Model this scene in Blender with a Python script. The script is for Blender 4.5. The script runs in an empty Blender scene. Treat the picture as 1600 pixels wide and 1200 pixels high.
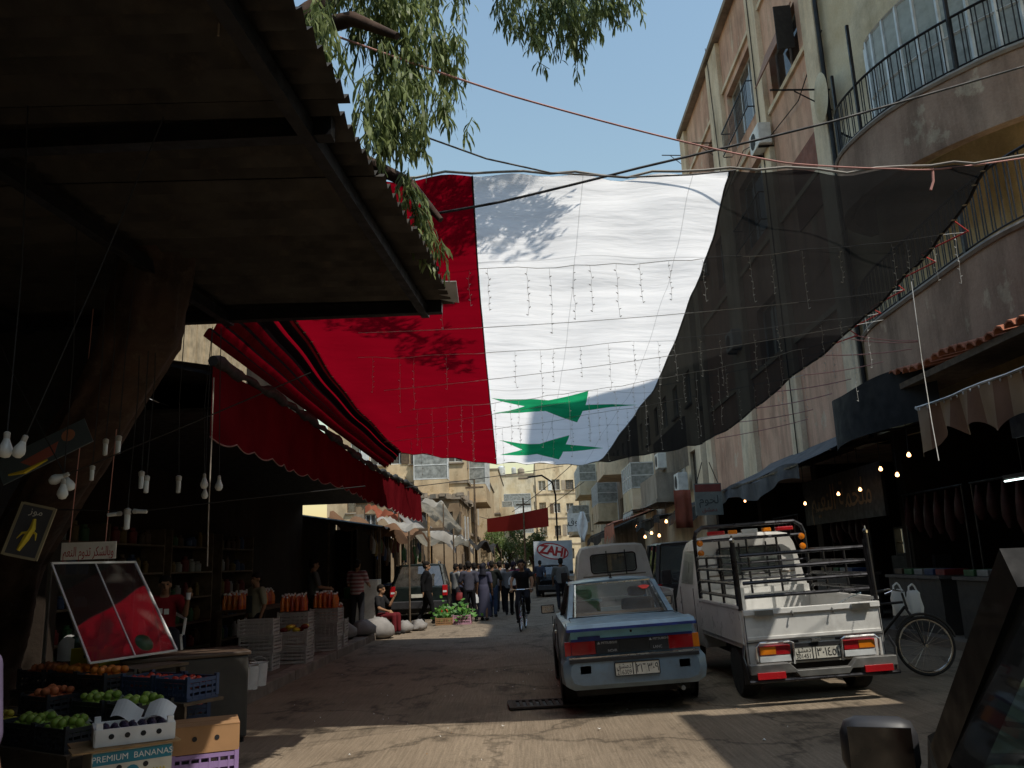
import bpy, bmesh, math, random
from math import sin, cos, pi, radians, sqrt
from mathutils import Vector, Matrix
random.seed(11)
SC = bpy.context.scene
COL = SC.collection

# ---------------------------------------------------------------- camera, sky, sun, exposure
CAM_H, FPX = 1.65, 1290.0
PITCH, ROLL, YAW = radians(12.25), radians(2.2), radians(0.65)
fw = Vector((-sin(YAW)*cos(PITCH), cos(YAW)*cos(PITCH), sin(PITCH)))
rt = fw.cross(Vector((0, 0, 1))).normalized(); up = rt.cross(fw)
RT = cos(ROLL)*rt - sin(ROLL)*up; UP = sin(ROLL)*rt + cos(ROLL)*up
EYE = Vector((0, 0, CAM_H))
cd = bpy.data.cameras.new('camera'); cam = bpy.data.objects.new('camera', cd); COL.objects.link(cam)
cam.matrix_world = Matrix(((RT.x, UP.x, -fw.x, 0), (RT.y, UP.y, -fw.y, 0), (RT.z, UP.z, -fw.z, CAM_H), (0, 0, 0, 1)))
cd.sensor_width = 36; cd.lens = 36*FPX/1600; cd.clip_start = .05; cd.clip_end = 3000
SC.camera = cam
SUN_EL, SUN_AZ = radians(58), radians(134)          # azimuth clockwise from the street's far end
w = bpy.data.worlds.new('World'); SC.world = w; w.use_nodes = True
nt = w.node_tree; bg = nt.nodes['Background']
sky = nt.nodes.new('ShaderNodeTexSky'); sky.sky_type = 'NISHITA'; sky.sun_disc = False
sky.sun_elevation = SUN_EL; sky.sun_rotation = SUN_AZ; sky.air_density = 2.5; sky.dust_density = 1.0; sky.ozone_density = 4.0
nt.links.new(sky.outputs[0], bg.inputs[0]); bg.inputs[1].default_value = .15
sd = bpy.data.lights.new('sun', 'SUN'); sun = bpy.data.objects.new('sun', sd); COL.objects.link(sun)
sd.energy = 3.8; sd.angle = radians(.53); sd.color = (1, .93, .82)
sdir = Vector((sin(SUN_AZ)*cos(SUN_EL), cos(SUN_AZ)*cos(SUN_EL), sin(SUN_EL)))
sun.rotation_euler = (-sdir).to_track_quat('-Z', 'Y').to_euler(); sun.location = (10, -10, 40)
vs = SC.view_settings; vs.view_transform = 'Standard'; vs.look = 'None'; vs.exposure = 0; vs.gamma = 1; vs.use_curve_mapping = False
SC.render.engine = 'CYCLES'; SC.cycles.use_denoising = True; SC.cycles.max_bounces = 8; SC.cycles.transparent_max_bounces = 16
SC.cycles.caustics_reflective = False; SC.cycles.caustics_refractive = False; SC.cycles.sample_clamp_indirect = 6

# ---------------------------------------------------------------- helpers
def ray(u, v): return ((u-800)/FPX)*RT + ((600-v)/FPX)*UP + fw      # survey: photo point -> direction
def aty(u, v, Y): q = ray(u, v); return EYE + q*(Y/q.y)
def atx(u, v, X): q = ray(u, v); return EYE + q*(X/q.x)
def atz(u, v, Z): q = ray(u, v); return EYE + q*((Z-CAM_H)/q.z)
def gz(x): return .03*max(0, min(x, 6.2)-.4)                        # the road rises a little to the right

_m = {}
def new_mat(name):
    m = bpy.data.materials.new(name); m.use_nodes = True
    n = m.node_tree.nodes; return m, n, m.node_tree.links, n['Principled BSDF'], n['Material Output']
def lin(c):
    if isinstance(c, str):
        c = [int(c[i:i+2], 16)/255 for i in (0, 2, 4)]
        return tuple(((x+.055)/1.055)**2.4 if x > .04 else x/12.92 for x in c)
    return tuple(c)
def MAT(name, col, rough=.7, metal=0., var=.18, scale=4., bump=0., bscale=60., spec=.4, dirt=0., coat=0., emit=0., grime=0.):
    """painted, cloth, plastic, wood ... : noise-varied colour, per-object variation, fine bump, optional dirt"""
    if name in _m: return _m[name]
    col = lin(col); m, n, l, b, o = new_mat(name); _m[name] = m
    tc = n.new('ShaderNodeTexCoord'); nz = n.new('ShaderNodeTexNoise'); nz.inputs['Scale'].default_value = scale; nz.inputs['Detail'].default_value = 6
    l.new(tc.outputs['Object'], nz.inputs['Vector'])
    oi = n.new('ShaderNodeObjectInfo'); mr = n.new('ShaderNodeMapRange'); mr.inputs[3].default_value = 1-var*.5; mr.inputs[4].default_value = 1+var*.5
    l.new(oi.outputs['Random'], mr.inputs[0])
    m2 = n.new('ShaderNodeMapRange'); m2.inputs[1].default_value = .3; m2.inputs[2].default_value = .7; m2.inputs[3].default_value = 1-var; m2.inputs[4].default_value = 1+var
    l.new(nz.outputs[0], m2.inputs[0])
    mu = n.new('ShaderNodeMath'); mu.operation = 'MULTIPLY'; l.new(mr.outputs[0], mu.inputs[0]); l.new(m2.outputs[0], mu.inputs[1])
    vm = n.new('ShaderNodeVectorMath'); vm.operation = 'SCALE'; vm.inputs[0].default_value = col; l.new(mu.outputs[0], vm.inputs['Scale'])
    out = vm.outputs[0]
    if dirt:
        d = n.new('ShaderNodeTexNoise'); d.inputs['Scale'].default_value = scale*2.3; d.inputs['Detail'].default_value = 9; d.inputs['Roughness'].default_value = .7
        l.new(tc.outputs['Object'], d.inputs['Vector'])
        r = n.new('ShaderNodeMapRange'); r.inputs[1].default_value = .52; r.inputs[2].default_value = .72; r.inputs[4].default_value = dirt; l.new(d.outputs[0], r.inputs[0])
        mx = n.new('ShaderNodeMix'); mx.data_type = 'RGBA'; l.new(r.outputs[0], mx.inputs[0]); l.new(out, mx.inputs[6]); mx.inputs[7].default_value = (.09, .07, .05, 1)
        out = mx.outputs[2]
    if grime:                                     # road dust thrown up on the lower panels
        sz = n.new('ShaderNodeSeparateXYZ'); l.new(tc.outputs['Object'], sz.inputs[0]); gn = n.new('ShaderNodeTexNoise'); gn.inputs['Scale'].default_value = 7; gn.inputs['Detail'].default_value = 8; l.new(tc.outputs['Object'], gn.inputs['Vector'])
        ga = n.new('ShaderNodeMath'); ga.operation = 'MULTIPLY_ADD'; ga.inputs[1].default_value = .7; l.new(gn.outputs[0], ga.inputs[0]); gs = n.new('ShaderNodeMath'); gs.operation = 'SUBTRACT'; gs.inputs[0].default_value = .35; l.new(sz.outputs[2], gs.inputs[1]); l.new(gs.outputs[0], ga.inputs[2])
        gr = n.new('ShaderNodeMapRange'); gr.inputs[1].default_value = -.15; gr.inputs[2].default_value = .35; gr.inputs[3].default_value = .06; gr.inputs[4].default_value = grime; l.new(ga.outputs[0], gr.inputs[0])
        gm_ = n.new('ShaderNodeMix'); gm_.data_type = 'RGBA'; l.new(gr.outputs[0], gm_.inputs[0]); l.new(out, gm_.inputs[6]); gm_.inputs[7].default_value = (.16, .125, .09, 1); out = gm_.outputs[2]
    l.new(out, b.inputs['Base Color'])
    rn = n.new('ShaderNodeTexNoise'); rn.inputs['Scale'].default_value = scale*1.7+2; rn.inputs['Detail'].default_value = 7; l.new(tc.outputs['Object'], rn.inputs['Vector'])
    rr = n.new('ShaderNodeMapRange'); rr.inputs[1].default_value = .3; rr.inputs[2].default_value = .7; rr.inputs[3].default_value = max(.04, rough-.12); rr.inputs[4].default_value = min(1, rough+.2); l.new(rn.outputs[0], rr.inputs[0]); l.new(rr.outputs[0], b.inputs['Roughness'])
    b.inputs['Roughness'].default_value = rough; b.inputs['Metallic'].default_value = metal
    b.inputs['Specular IOR Level'].default_value = spec; b.inputs['Coat Weight'].default_value = coat
    if bump:
        bn = n.new('ShaderNodeTexNoise'); bn.inputs['Scale'].default_value = bscale; bn.inputs['Detail'].default_value = 5; l.new(tc.outputs['Object'], bn.inputs['Vector'])
        bp = n.new('ShaderNodeBump'); bp.inputs['Strength'].default_value = bump; bp.inputs['Distance'].default_value = .01; l.new(bn.outputs[0], bp.inputs['Height']); l.new(bp.outputs[0], b.inputs['Normal'])
    if emit:
        b.inputs['Emission Color'].default_value = (*col, 1); b.inputs['Emission Strength'].default_value = emit
    return m
def CLOTH(name, col, trans=.5, clear=0., weave=0., seams=None, tcol=None, var=.05):
    """thin cloth: light falls through it; clear = open weave one can see through"""
    if name in _m: return _m[name]
    col = lin(col); tcol = lin(tcol) if tcol else col; m, n, l, b, o = new_mat(name); _m[name] = m; n.remove(b)
    tc = n.new('ShaderNodeTexCoord'); nz = n.new('ShaderNodeTexNoise'); nz.inputs['Scale'].default_value = 1.7; nz.inputs['Detail'].default_value = 5
    l.new(tc.outputs['Object'], nz.inputs['Vector'])
    mr = n.new('ShaderNodeMapRange'); mr.inputs[1].default_value = .3; mr.inputs[2].default_value = .7; mr.inputs[3].default_value = 1-var; mr.inputs[4].default_value = 1+var; l.new(nz.outputs[0], mr.inputs[0])
    fac = mr.outputs[0]
    if seams:                                     # sewn seams: double cloth along straight lines of the surface's UV
        uv = n.new('ShaderNodeUVMap'); sp = n.new('ShaderNodeSeparateXYZ'); l.new(uv.outputs[0], sp.inputs[0])
        for ax, pos, hw in seams:
            a = n.new('ShaderNodeMath'); a.operation = 'SUBTRACT'; l.new(sp.outputs[ax], a.inputs[0]); a.inputs[1].default_value = pos
            c = n.new('ShaderNodeMath'); c.operation = 'ABSOLUTE'; l.new(a.outputs[0], c.inputs[0])
            g = n.new('ShaderNodeMath'); g.operation = 'GREATER_THAN'; l.new(c.outputs[0], g.inputs[0]); g.inputs[1].default_value = hw
            k = n.new('ShaderNodeMapRange'); k.inputs[3].default_value = .72; l.new(g.outputs[0], k.inputs[0])
            mm = n.new('ShaderNodeMath'); mm.operation = 'MULTIPLY'; l.new(fac, mm.inputs[0]); l.new(k.outputs[0], mm.inputs[1]); fac = mm.outputs[0]
    def tint(c):
        v = n.new('ShaderNodeVectorMath'); v.operation = 'SCALE'; v.inputs[0].default_value = c; l.new(fac, v.inputs['Scale']); return v.outputs[0]
    df = n.new('ShaderNodeBsdfDiffuse'); tr = n.new('ShaderNodeBsdfTranslucent'); l.new(tint(col), df.inputs[0]); l.new(tint(tcol), tr.inputs[0])
    mx = n.new('ShaderNodeMixShader'); mx.inputs[0].default_value = trans; l.new(df.outputs[0], mx.inputs[1]); l.new(tr.outputs[0], mx.inputs[2])
    if weave:
        bn = n.new('ShaderNodeTexNoise'); bn.inputs['Scale'].default_value = 2.2; bn.inputs['Detail'].default_value = 4; mp = n.new('ShaderNodeMapping'); mp.inputs['Scale'].default_value = (.5, 2.2, 1)
        l.new(tc.outputs['Object'], mp.inputs[0]); l.new(mp.outputs[0], bn.inputs['Vector'])
        bp = n.new('ShaderNodeBump'); bp.inputs['Strength'].default_value = weave; bp.inputs['Distance'].default_value = .12; l.new(bn.outputs[0], bp.inputs['Height'])
        l.new(bp.outputs[0], df.inputs['Normal']); l.new(bp.outputs[0], tr.inputs['Normal'])
    out = mx.outputs[0]
    if clear:
        tp = n.new('ShaderNodeBsdfTransparent'); m3 = n.new('ShaderNodeMixShader'); m3.inputs[0].default_value = clear
        l.new(out, m3.inputs[1]); l.new(tp.outputs[0], m3.inputs[2]); out = m3.outputs[0]
    l.new(out, o.inputs[0]); return m
def GLASS(name, tint=(.8, .85, .85), refl=.08, rough=.03, dusty=.1, dcol=(.35, .33, .3), top=.9):
    if name in _m: return _m[name]
    m, n, l, b, o = new_mat(name); _m[name] = m; n.remove(b)
    tp = n.new('ShaderNodeBsdfTransparent'); tp.inputs[0].default_value = (*tint, 1)
    gl = n.new('ShaderNodeBsdfGlossy'); gl.inputs['Roughness'].default_value = rough
    lw = n.new('ShaderNodeLayerWeight'); lw.inputs[0].default_value = .5; mr = n.new('ShaderNodeMapRange'); mr.inputs[3].default_value = refl; mr.inputs[4].default_value = top
    pw = n.new('ShaderNodeMath'); pw.operation = 'POWER'; pw.inputs[1].default_value = 4; l.new(lw.outputs['Facing'], pw.inputs[0]); l.new(pw.outputs[0], mr.inputs[0])
    mx = n.new('ShaderNodeMixShader'); l.new(mr.outputs[0], mx.inputs[0]); l.new(tp.outputs[0], mx.inputs[1]); l.new(gl.outputs[0], mx.inputs[2])
    df = n.new('ShaderNodeBsdfDiffuse'); df.inputs[0].default_value = (*dcol, 1)
    tc = n.new('ShaderNodeTexCoord'); nz = n.new('ShaderNodeTexNoise'); nz.inputs['Scale'].default_value = 5; nz.inputs['Detail'].default_value = 6; l.new(tc.outputs['Object'], nz.inputs['Vector'])
    dm = n.new('ShaderNodeMath'); dm.operation = 'MULTIPLY'; dm.inputs[1].default_value = dusty*2; l.new(nz.outputs[0], dm.inputs[0])
    m2 = n.new('ShaderNodeMixShader'); l.new(dm.outputs[0], m2.inputs[0]); l.new(mx.outputs[0], m2.inputs[1]); l.new(df.outputs[0], m2.inputs[2])
    l.new(m2.outputs[0], o.inputs[0]); return m

class MB:
    """collects shapes; build() links them as ONE mesh object"""
    def __init__(s): s.v = []; s.f = []; s.uv = None
    def add(s, vs, fs):
        k = len(s.v); s.v += [tuple(p) for p in vs]; s.f += [tuple(i+k for i in f) for f in fs]; return s
    def box(s, c, d, rz=0, taper=1.):
        x, y, z = d[0]/2, d[1]/2, d[2]/2; ca, sa = cos(rz), sin(rz); vs = []
        for dz in (-z, z):
            t = taper if dz > 0 else 1
            for dx, dy in ((-x, -y), (x, -y), (x, y), (-x, y)):
                dx *= t; dy *= t; vs.append((c[0]+dx*ca-dy*sa, c[1]+dx*sa+dy*ca, c[2]+dz))
        return s.add(vs, [(3, 2, 1, 0), (4, 5, 6, 7), (0, 1, 5, 4), (1, 2, 6, 5), (2, 3, 7, 6), (3, 0, 4, 7)])
    def bb(s, x0, x1, y0, y1, z0, z1): return s.box(((x0+x1)/2, (y0+y1)/2, (z0+z1)/2), (abs(x1-x0), abs(y1-y0), abs(z1-z0)))
    def bar(s, p, q, wd, ht, upv=(0, 0, 1)):
        p, q = Vector(p), Vector(q); d = (q-p).normalized(); u = Vector(upv)
        if abs(d.dot(u)) > .98: u = Vector((1, 0, 0))
        r = d.cross(u).normalized(); u = r.cross(d); vs = []
        for e in (p, q):
            for a, b in ((-1, -1), (1, -1), (1, 1), (-1, 1)): vs.append(e+r*a*wd/2+u*b*ht/2)
        return s.add(vs, [(3, 2, 1, 0), (4, 5, 6, 7), (0, 1, 5, 4), (1, 2, 6, 5), (2, 3, 7, 6), (3, 0, 4, 7)])
    def tube(s, pts, r, n=6, closed=False):
        P = [Vector(p) for p in pts]; m = len(P); R = r if isinstance(r, (list, tuple)) else [r]*m; rings = []; ref = None
        for i, p in enumerate(P):
            a = P[(i-1) % m] if (i or closed) else p; b = P[(i+1) % m] if (i < m-1 or closed) else p
            d = (b-a); d = d.normalized() if d.length else Vector((0, 0, 1))
            if ref is None: ref = Vector((0, 0, 1)) if abs(d.z) < .9 else Vector((1, 0, 0))
            x = ref.cross(d); x = x.normalized() if x.length > 1e-6 else d.orthogonal().normalized(); y = d.cross(x); ref = y
            ref = y
            rings.append([p+(x*cos(2*pi*k/n)+y*sin(2*pi*k/n))*R[i] for k in range(n)])
            ref = d.cross(x)
        vs = [q for g in rings for q in g]; fs = []
        for i in range(m if closed else m-1):
            j = (i+1) % m
            for k in range(n): fs.append((i*n+k, i*n+(k+1) % n, j*n+(k+1) % n, j*n+k))
        if not closed: fs += [tuple(range(n))[::-1], tuple((m-1)*n+k for k in range(n))]
        return s.add(vs, fs)
    def lathe(s, prof, c=(0, 0, 0), n=12, axis='z', caps=True):
        vs = []
        for r, h in prof:
            for k in range(n):
                a = 2*pi*k/n; p = (r*cos(a), r*sin(a), h)
                if axis == 'x': p = (h, r*cos(a), r*sin(a))
                if axis == 'y': p = (r*cos(a), h, r*sin(a))
                vs.append((c[0]+p[0], c[1]+p[1], c[2]+p[2]))
        fs = [(i*n+k, i*n+(k+1) % n, (i+1)*n+(k+1) % n, (i+1)*n+k) for i in range(len(prof)-1) for k in range(n)]
        if caps: fs += [tuple(range(n))[::-1], tuple((len(prof)-1)*n+k for k in range(n))]
        return s.add(vs, fs)
    def ball(s, c, r, n=8, m=6):
        r = r if isinstance(r, (tuple, list)) else (r, r, r); vs = [(c[0], c[1], c[2]-r[2])]
        for i in range(1, m):
            t = -pi/2+pi*i/m
            for k in range(n): a = 2*pi*k/n; vs.append((c[0]+r[0]*cos(t)*cos(a), c[1]+r[1]*cos(t)*sin(a), c[2]+r[2]*sin(t)))
        vs.append((c[0], c[1], c[2]+r[2])); fs = []
        for k in range(n): fs.append((0, 1+(k+1) % n, 1+k)); fs.append((len(vs)-1, 1+(m-2)*n+k, 1+(m-2)*n+(k+1) % n))
        for i in range(m-2):
            for k in range(n): fs.append((1+i*n+k, 1+i*n+(k+1) % n, 1+(i+1)*n+(k+1) % n, 1+(i+1)*n+k))
        return s.add(vs, fs)
    def cap(s, p, r0, q, r1, n=10):
        """tapered capsule"""
        p, q = Vector(p), Vector(q); d = q-p; L = d.length or 1e-5; d = d/L if d.length else Vector((0, 0, 1))
        pts = []; rr = []
        for t in (-.97, -.7, 0): pts.append(p+d*(t*r0)); rr.append(r0*sqrt(max(0, 1-t*t)))
        for t in (0, .7, .97): pts.append(q+d*(t*r1)); rr.append(r1*sqrt(max(0, 1-t*t)))
        return s.tube(pts, rr, n)
    def loft(s, rings, n=16):
        """stack of ellipses: (centre, rx, ry)"""
        vs = [(c[0]+rx*cos(2*pi*k/n), c[1]+ry*sin(2*pi*k/n), c[2]) for c, rx, ry in rings for k in range(n)]
        fs = [(i*n+k, i*n+(k+1) % n, (i+1)*n+(k+1) % n, (i+1)*n+k) for i in range(len(rings)-1) for k in range(n)]
        fs += [tuple(range(n))[::-1], tuple((len(rings)-1)*n+k for k in range(n))]
        return s.add(vs, fs)
    def grid(s, fn, nu, nv, uv=False):
        k0 = len(s.v); vs = [fn(i/nu, j/nv) for j in range(nv+1) for i in range(nu+1)]
        fs = [(j*(nu+1)+i, j*(nu+1)+i+1, (j+1)*(nu+1)+i+1, (j+1)*(nu+1)+i) for j in range(nv) for i in range(nu)]
        s.add(vs, fs)
        if uv: s.uv = [(i/nu, j/nv) for j in range(nv+1) for i in range(nu+1)]
        return s
    def hull(s, stations):
        """stations (y, [(x, z) half profile from bottom centre to top centre]) mirrored in x"""
        vs = []; n = None
        for y, pr in stations:
            full = [(x, z) for x, z in pr]+[(-x, z) for x, z in pr[::-1] if x > 1e-6]
            n = len(full); vs += [(x, y, z) for x, z in full]
        fs = [(i*n+k, i*n+(k+1) % n, (i+1)*n+(k+1) % n, (i+1)*n+k) for i in range(len(stations)-1) for k in range(n)]
        fs += [tuple(range(n)), tuple((len(stations)-1)*n+k for k in range(n))[::-1]]
        return s.add(vs, fs)
    def prism(s, poly, axis, a, b):
        """polygon in the plane across an axis, extruded from a to b ('x': (y,z), 'y': (x,z), 'z': (x,y))"""
        def P(p, t): return (t, p[0], p[1]) if axis == 'x' else ((p[0], t, p[1]) if axis == 'y' else (p[0], p[1], t))
        n = len(poly); vs = [P(p, a) for p in poly]+[P(p, b) for p in poly]
        return s.add(vs, [tuple(range(n))[::-1], tuple(range(n, 2*n))]+[(k, (k+1) % n, n+(k+1) % n, n+k) for k in range(n)])
    def wall(s, o, du, dv, W, H, holes, dn, depth=.2):
        """flat wall with openings: origin, unit directions, size, holes (u0,u1,v0,v1); dn points into the wall, depth = reveal"""
        o, du, dv, dn = Vector(o), Vector(du), Vector(dv), Vector(dn)
        us = sorted({0, W, *[h[0] for h in holes], *[h[1] for h in holes]}); vv = sorted({0, H, *[h[2] for h in holes], *[h[3] for h in holes]})
        for i in range(len(us)-1):
            for j in range(len(vv)-1):
                cu, cv = (us[i]+us[i+1])/2, (vv[j]+vv[j+1])/2
                if any(h[0] < cu < h[1] and h[2] < cv < h[3] for h in holes): continue
                s.add([o+du*a+dv*b for a, b in ((us[i], vv[j]), (us[i+1], vv[j]), (us[i+1], vv[j+1]), (us[i], vv[j+1]))], [(0, 1, 2, 3)])
        for h in holes:
            c = [o+du*a+dv*b for a, b in ((h[0], h[2]), (h[1], h[2]), (h[1], h[3]), (h[0], h[3]))]
            s.add(c+[p+dn*depth for p in c], [(0, 1, 5, 4), (1, 2, 6, 5), (2, 3, 7, 6), (3, 0, 4, 7)])
        return s
    def mesh(s, name, mat, smooth=None):
        me = bpy.data.meshes.new(name); me.from_pydata(s.v, [], s.f); me.update()
        bm = bmesh.new(); bm.from_mesh(me); bmesh.ops.recalc_face_normals(bm, faces=bm.faces); bm.to_mesh(me); bm.free()
        if s.uv and len(s.uv) == len(s.v):
            ul = me.uv_layers.new(name='UVMap')
            for lp in me.loops: ul.data[lp.index].uv = s.uv[lp.vertex_index]
        if mat:
            for x in (mat if isinstance(mat, (list, tuple)) else [mat]): me.materials.append(x)
        if smooth: me.shade_smooth(); me.set_sharp_from_angle(angle=radians(smooth))
        return me
    def build(s, name, mat, parent=None, smooth=None, bevel=0, thick=0, **kw):
        o = link(name, s.mesh(name, mat, smooth), parent)
        if thick: md = o.modifiers.new('thickness', 'SOLIDIFY'); md.thickness = thick; md.offset = 0
        if bevel: md = o.modifiers.new('bevel', 'BEVEL'); md.width = bevel; md.segments = 2; md.limit_method = 'ANGLE'
        return tag(o, **kw)
def link(name, data, parent=None):
    o = bpy.data.objects.new(name, data); COL.objects.link(o)
    if parent: o.parent = parent
    return o
def tag(o, label=None, cat=None, group=None, kind=None):
    if label: o['label'] = label
    if cat: o['category'] = cat
    if group: o['group'] = group
    if kind: o['kind'] = kind
    return o
def thing(name, label, cat, loc=(0, 0, 0), rz=0, group=None, rot=None):
    o = link(name, None); o.location = loc; o.rotation_euler = rot or (0, 0, rz); o.empty_display_size = .2
    return tag(o, label, cat, group)
def copy_tree(o, parent=None):
    c = o.copy(); COL.objects.link(c); c.parent = parent
    for ch in list(o.children): copy_tree(ch, c)
    return c
def part(parent, name, mat, smooth=None, bevel=0, thick=0, **kw):
    class P(MB):
        def __enter__(s): return s
        def __exit__(s, *a): s.o = s.build(name, mat, parent, smooth, bevel, thick, **kw)
    return P()
def one(name, mat, label, cat, group=None, smooth=None, bevel=0, thick=0, kind=None):
    class P(MB):
        def __enter__(s): return s
        def __exit__(s, *a): s.o = s.build(name, mat, None, smooth, bevel, thick, label=label, cat=cat, group=group, kind=kind)
    return P()
def text(body, size, mat, parent, loc, rot, name='lettering', extrude=.002, align='CENTER', sx=1., shear=0, bold=0):
    c = bpy.data.curves.new(name, 'FONT'); c.body = body; c.size = size; c.extrude = extrude; c.align_x = align; c.align_y = 'CENTER'; c.resolution_u = 3; c.shear = shear; c.offset = bold
    tmp = bpy.data.objects.new('tmp_text', c); me = bpy.data.meshes.new_from_object(tmp); me.name = name; bpy.data.objects.remove(tmp)
    me.materials.clear(); me.materials.append(mat); o = link(name, me, parent); o.location = loc; o.rotation_euler = rot; o.scale = (sx, 1, 1); return o
# Arabic letters in their joined forms, laid out for a left-to-right typesetter
AR = {'ا': (0xFE8D, 2), 'ب': (0xFE8F, 4), 'ت': (0xFE95, 4), 'ح': (0xFEA1, 4), 'د': (0xFEA9, 2), 'ر': (0xFEAD, 2), 'س': (0xFEB1, 4), 'ش': (0xFEB5, 4), 'ع': (0xFEC9, 4),
      'ق': (0xFED5, 4), 'ك': (0xFED9, 4), 'ل': (0xFEDD, 4), 'م': (0xFEE1, 4), 'ن': (0xFEE5, 4), 'و': (0xFEED, 2), 'ي': (0xFEF1, 4), 'ة': (0xFE93, 2), 'ه': (0xFEE9, 4)}
def arabic(t):
    out = []
    for i, ch in enumerate(t):
        if ch not in AR: out.append(ch); continue
        base, nf = AR[ch]; prev = i > 0 and t[i-1] in AR and AR[t[i-1]][1] == 4; nxt = nf == 4 and i+1 < len(t) and t[i+1] in AR
        out.append(chr(base+(3 if prev and nxt else 1 if prev else 2 if nxt else 0)))
    return ''.join(out[::-1])
def lerp(a, b, t): return a+(b-a)*t
def sag(p, q, s, n=12): return [Vector(p).lerp(Vector(q), i/n)-Vector((0, 0, s*4*(i/n)*(1-i/n))) for i in range(n+1)]

# ---------------------------------------------------------------- materials
def ground_mat(name, a, b, crack=True, streak=1.):
    m, n, l, bs, o = new_mat(name); _m[name] = m
    tc = n.new('ShaderNodeTexCoord')
    def noise(sc, det, rot=0, s=(1, 1, 1), rough=.6):
        mp = n.new('ShaderNodeMapping'); mp.inputs['Scale'].default_value = s; mp.inputs['Rotation'].default_value = (0, 0, rot); l.new(tc.outputs['Object'], mp.inputs[0])
        z = n.new('ShaderNodeTexNoise'); z.inputs['Scale'].default_value = sc; z.inputs['Detail'].default_value = det; z.inputs['Roughness'].default_value = rough; l.new(mp.outputs[0], z.inputs['Vector']); return z
    big = noise(.7, 6); st = noise(5, 4, .5, (9, .35, 1)); fine = noise(60, 4)
    def ramp(z, lo, hi, c0, c1):
        r = n.new('ShaderNodeMapRange'); r.inputs[1].default_value = lo; r.inputs[2].default_value = hi; r.inputs[3].default_value = c0; r.inputs[4].default_value = c1; l.new(z.outputs[0], r.inputs[0]); return r.outputs[0]
    mx = n.new('ShaderNodeMix'); mx.data_type = 'RGBA'; l.new(ramp(big, .38, .66, 0, 1), mx.inputs[0]); mx.inputs[6].default_value = (*a, 1); mx.inputs[7].default_value = (*b, 1)
    f = ramp(st, .3, .7, 1-.22*streak, 1+.18*streak); g = ramp(fine, .3, .7, .82, 1.18)
    mu = n.new('ShaderNodeMath'); mu.operation = 'MULTIPLY'; l.new(f, mu.inputs[0]); l.new(g, mu.inputs[1]); fac = mu.outputs[0]
    stain = noise(1.6, 8, 1.2, (1, .6, 1), .7); s2 = n.new('ShaderNodeMath'); s2.operation = 'MULTIPLY'; l.new(fac, s2.inputs[0]); l.new(ramp(stain, .54, .66, 1, .42), s2.inputs[1]); fac = s2.outputs[0]
    if crack:
        vp = n.new('ShaderNodeTexVoronoi'); vp.inputs['Scale'].default_value = .3; l.new(tc.outputs['Object'], vp.inputs['Vector']); bw_ = n.new('ShaderNodeSeparateXYZ'); l.new(vp.outputs['Color'], bw_.inputs[0])
        rp = n.new('ShaderNodeMapRange'); rp.inputs[3].default_value = .84; rp.inputs[4].default_value = 1.1; l.new(bw_.outputs[0], rp.inputs[0]); mp2 = n.new('ShaderNodeMath'); mp2.operation = 'MULTIPLY'; l.new(fac, mp2.inputs[0]); l.new(rp.outputs[0], mp2.inputs[1]); fac = mp2.outputs[0]
        vo = n.new('ShaderNodeTexVoronoi'); vo.feature = 'DISTANCE_TO_EDGE'; vo.inputs['Scale'].default_value = .33
        wv = noise(1.6, 5); ad = n.new('ShaderNodeVectorMath'); ad.operation = 'SCALE'; ad.inputs['Scale'].default_value = 1.1; l.new(wv.outputs[1], ad.inputs[0])
        a2 = n.new('ShaderNodeVectorMath'); l.new(tc.outputs['Object'], a2.inputs[0]); l.new(ad.outputs[0], a2.inputs[1]); l.new(a2.outputs[0], vo.inputs['Vector'])
        r = n.new('ShaderNodeMapRange'); r.inputs[1].default_value = .002; r.inputs[2].default_value = .02; r.inputs[3].default_value = .55; r.inputs[4].default_value = 1; l.new(vo.outputs[0], r.inputs[0])
        m4 = n.new('ShaderNodeMath'); m4.operation = 'MULTIPLY'; l.new(fac, m4.inputs[0]); l.new(r.outputs[0], m4.inputs[1]); fac = m4.outputs[0]
    sc = n.new('ShaderNodeVectorMath'); sc.operation = 'SCALE'; l.new(mx.outputs[2], sc.inputs[0]); l.new(fac, sc.inputs['Scale']); l.new(sc.outputs[0], bs.inputs['Base Color'])
    bs.inputs['Roughness'].default_value = .9; bs.inputs['Specular IOR Level'].default_value = .2
    bp = n.new('ShaderNodeBump'); bp.inputs['Strength'].default_value = .5; bp.inputs['Distance'].default_value = .012; l.new(fac, bp.inputs['Height']); l.new(bp.outputs[0], bs.inputs['Normal'])
    return m
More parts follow.
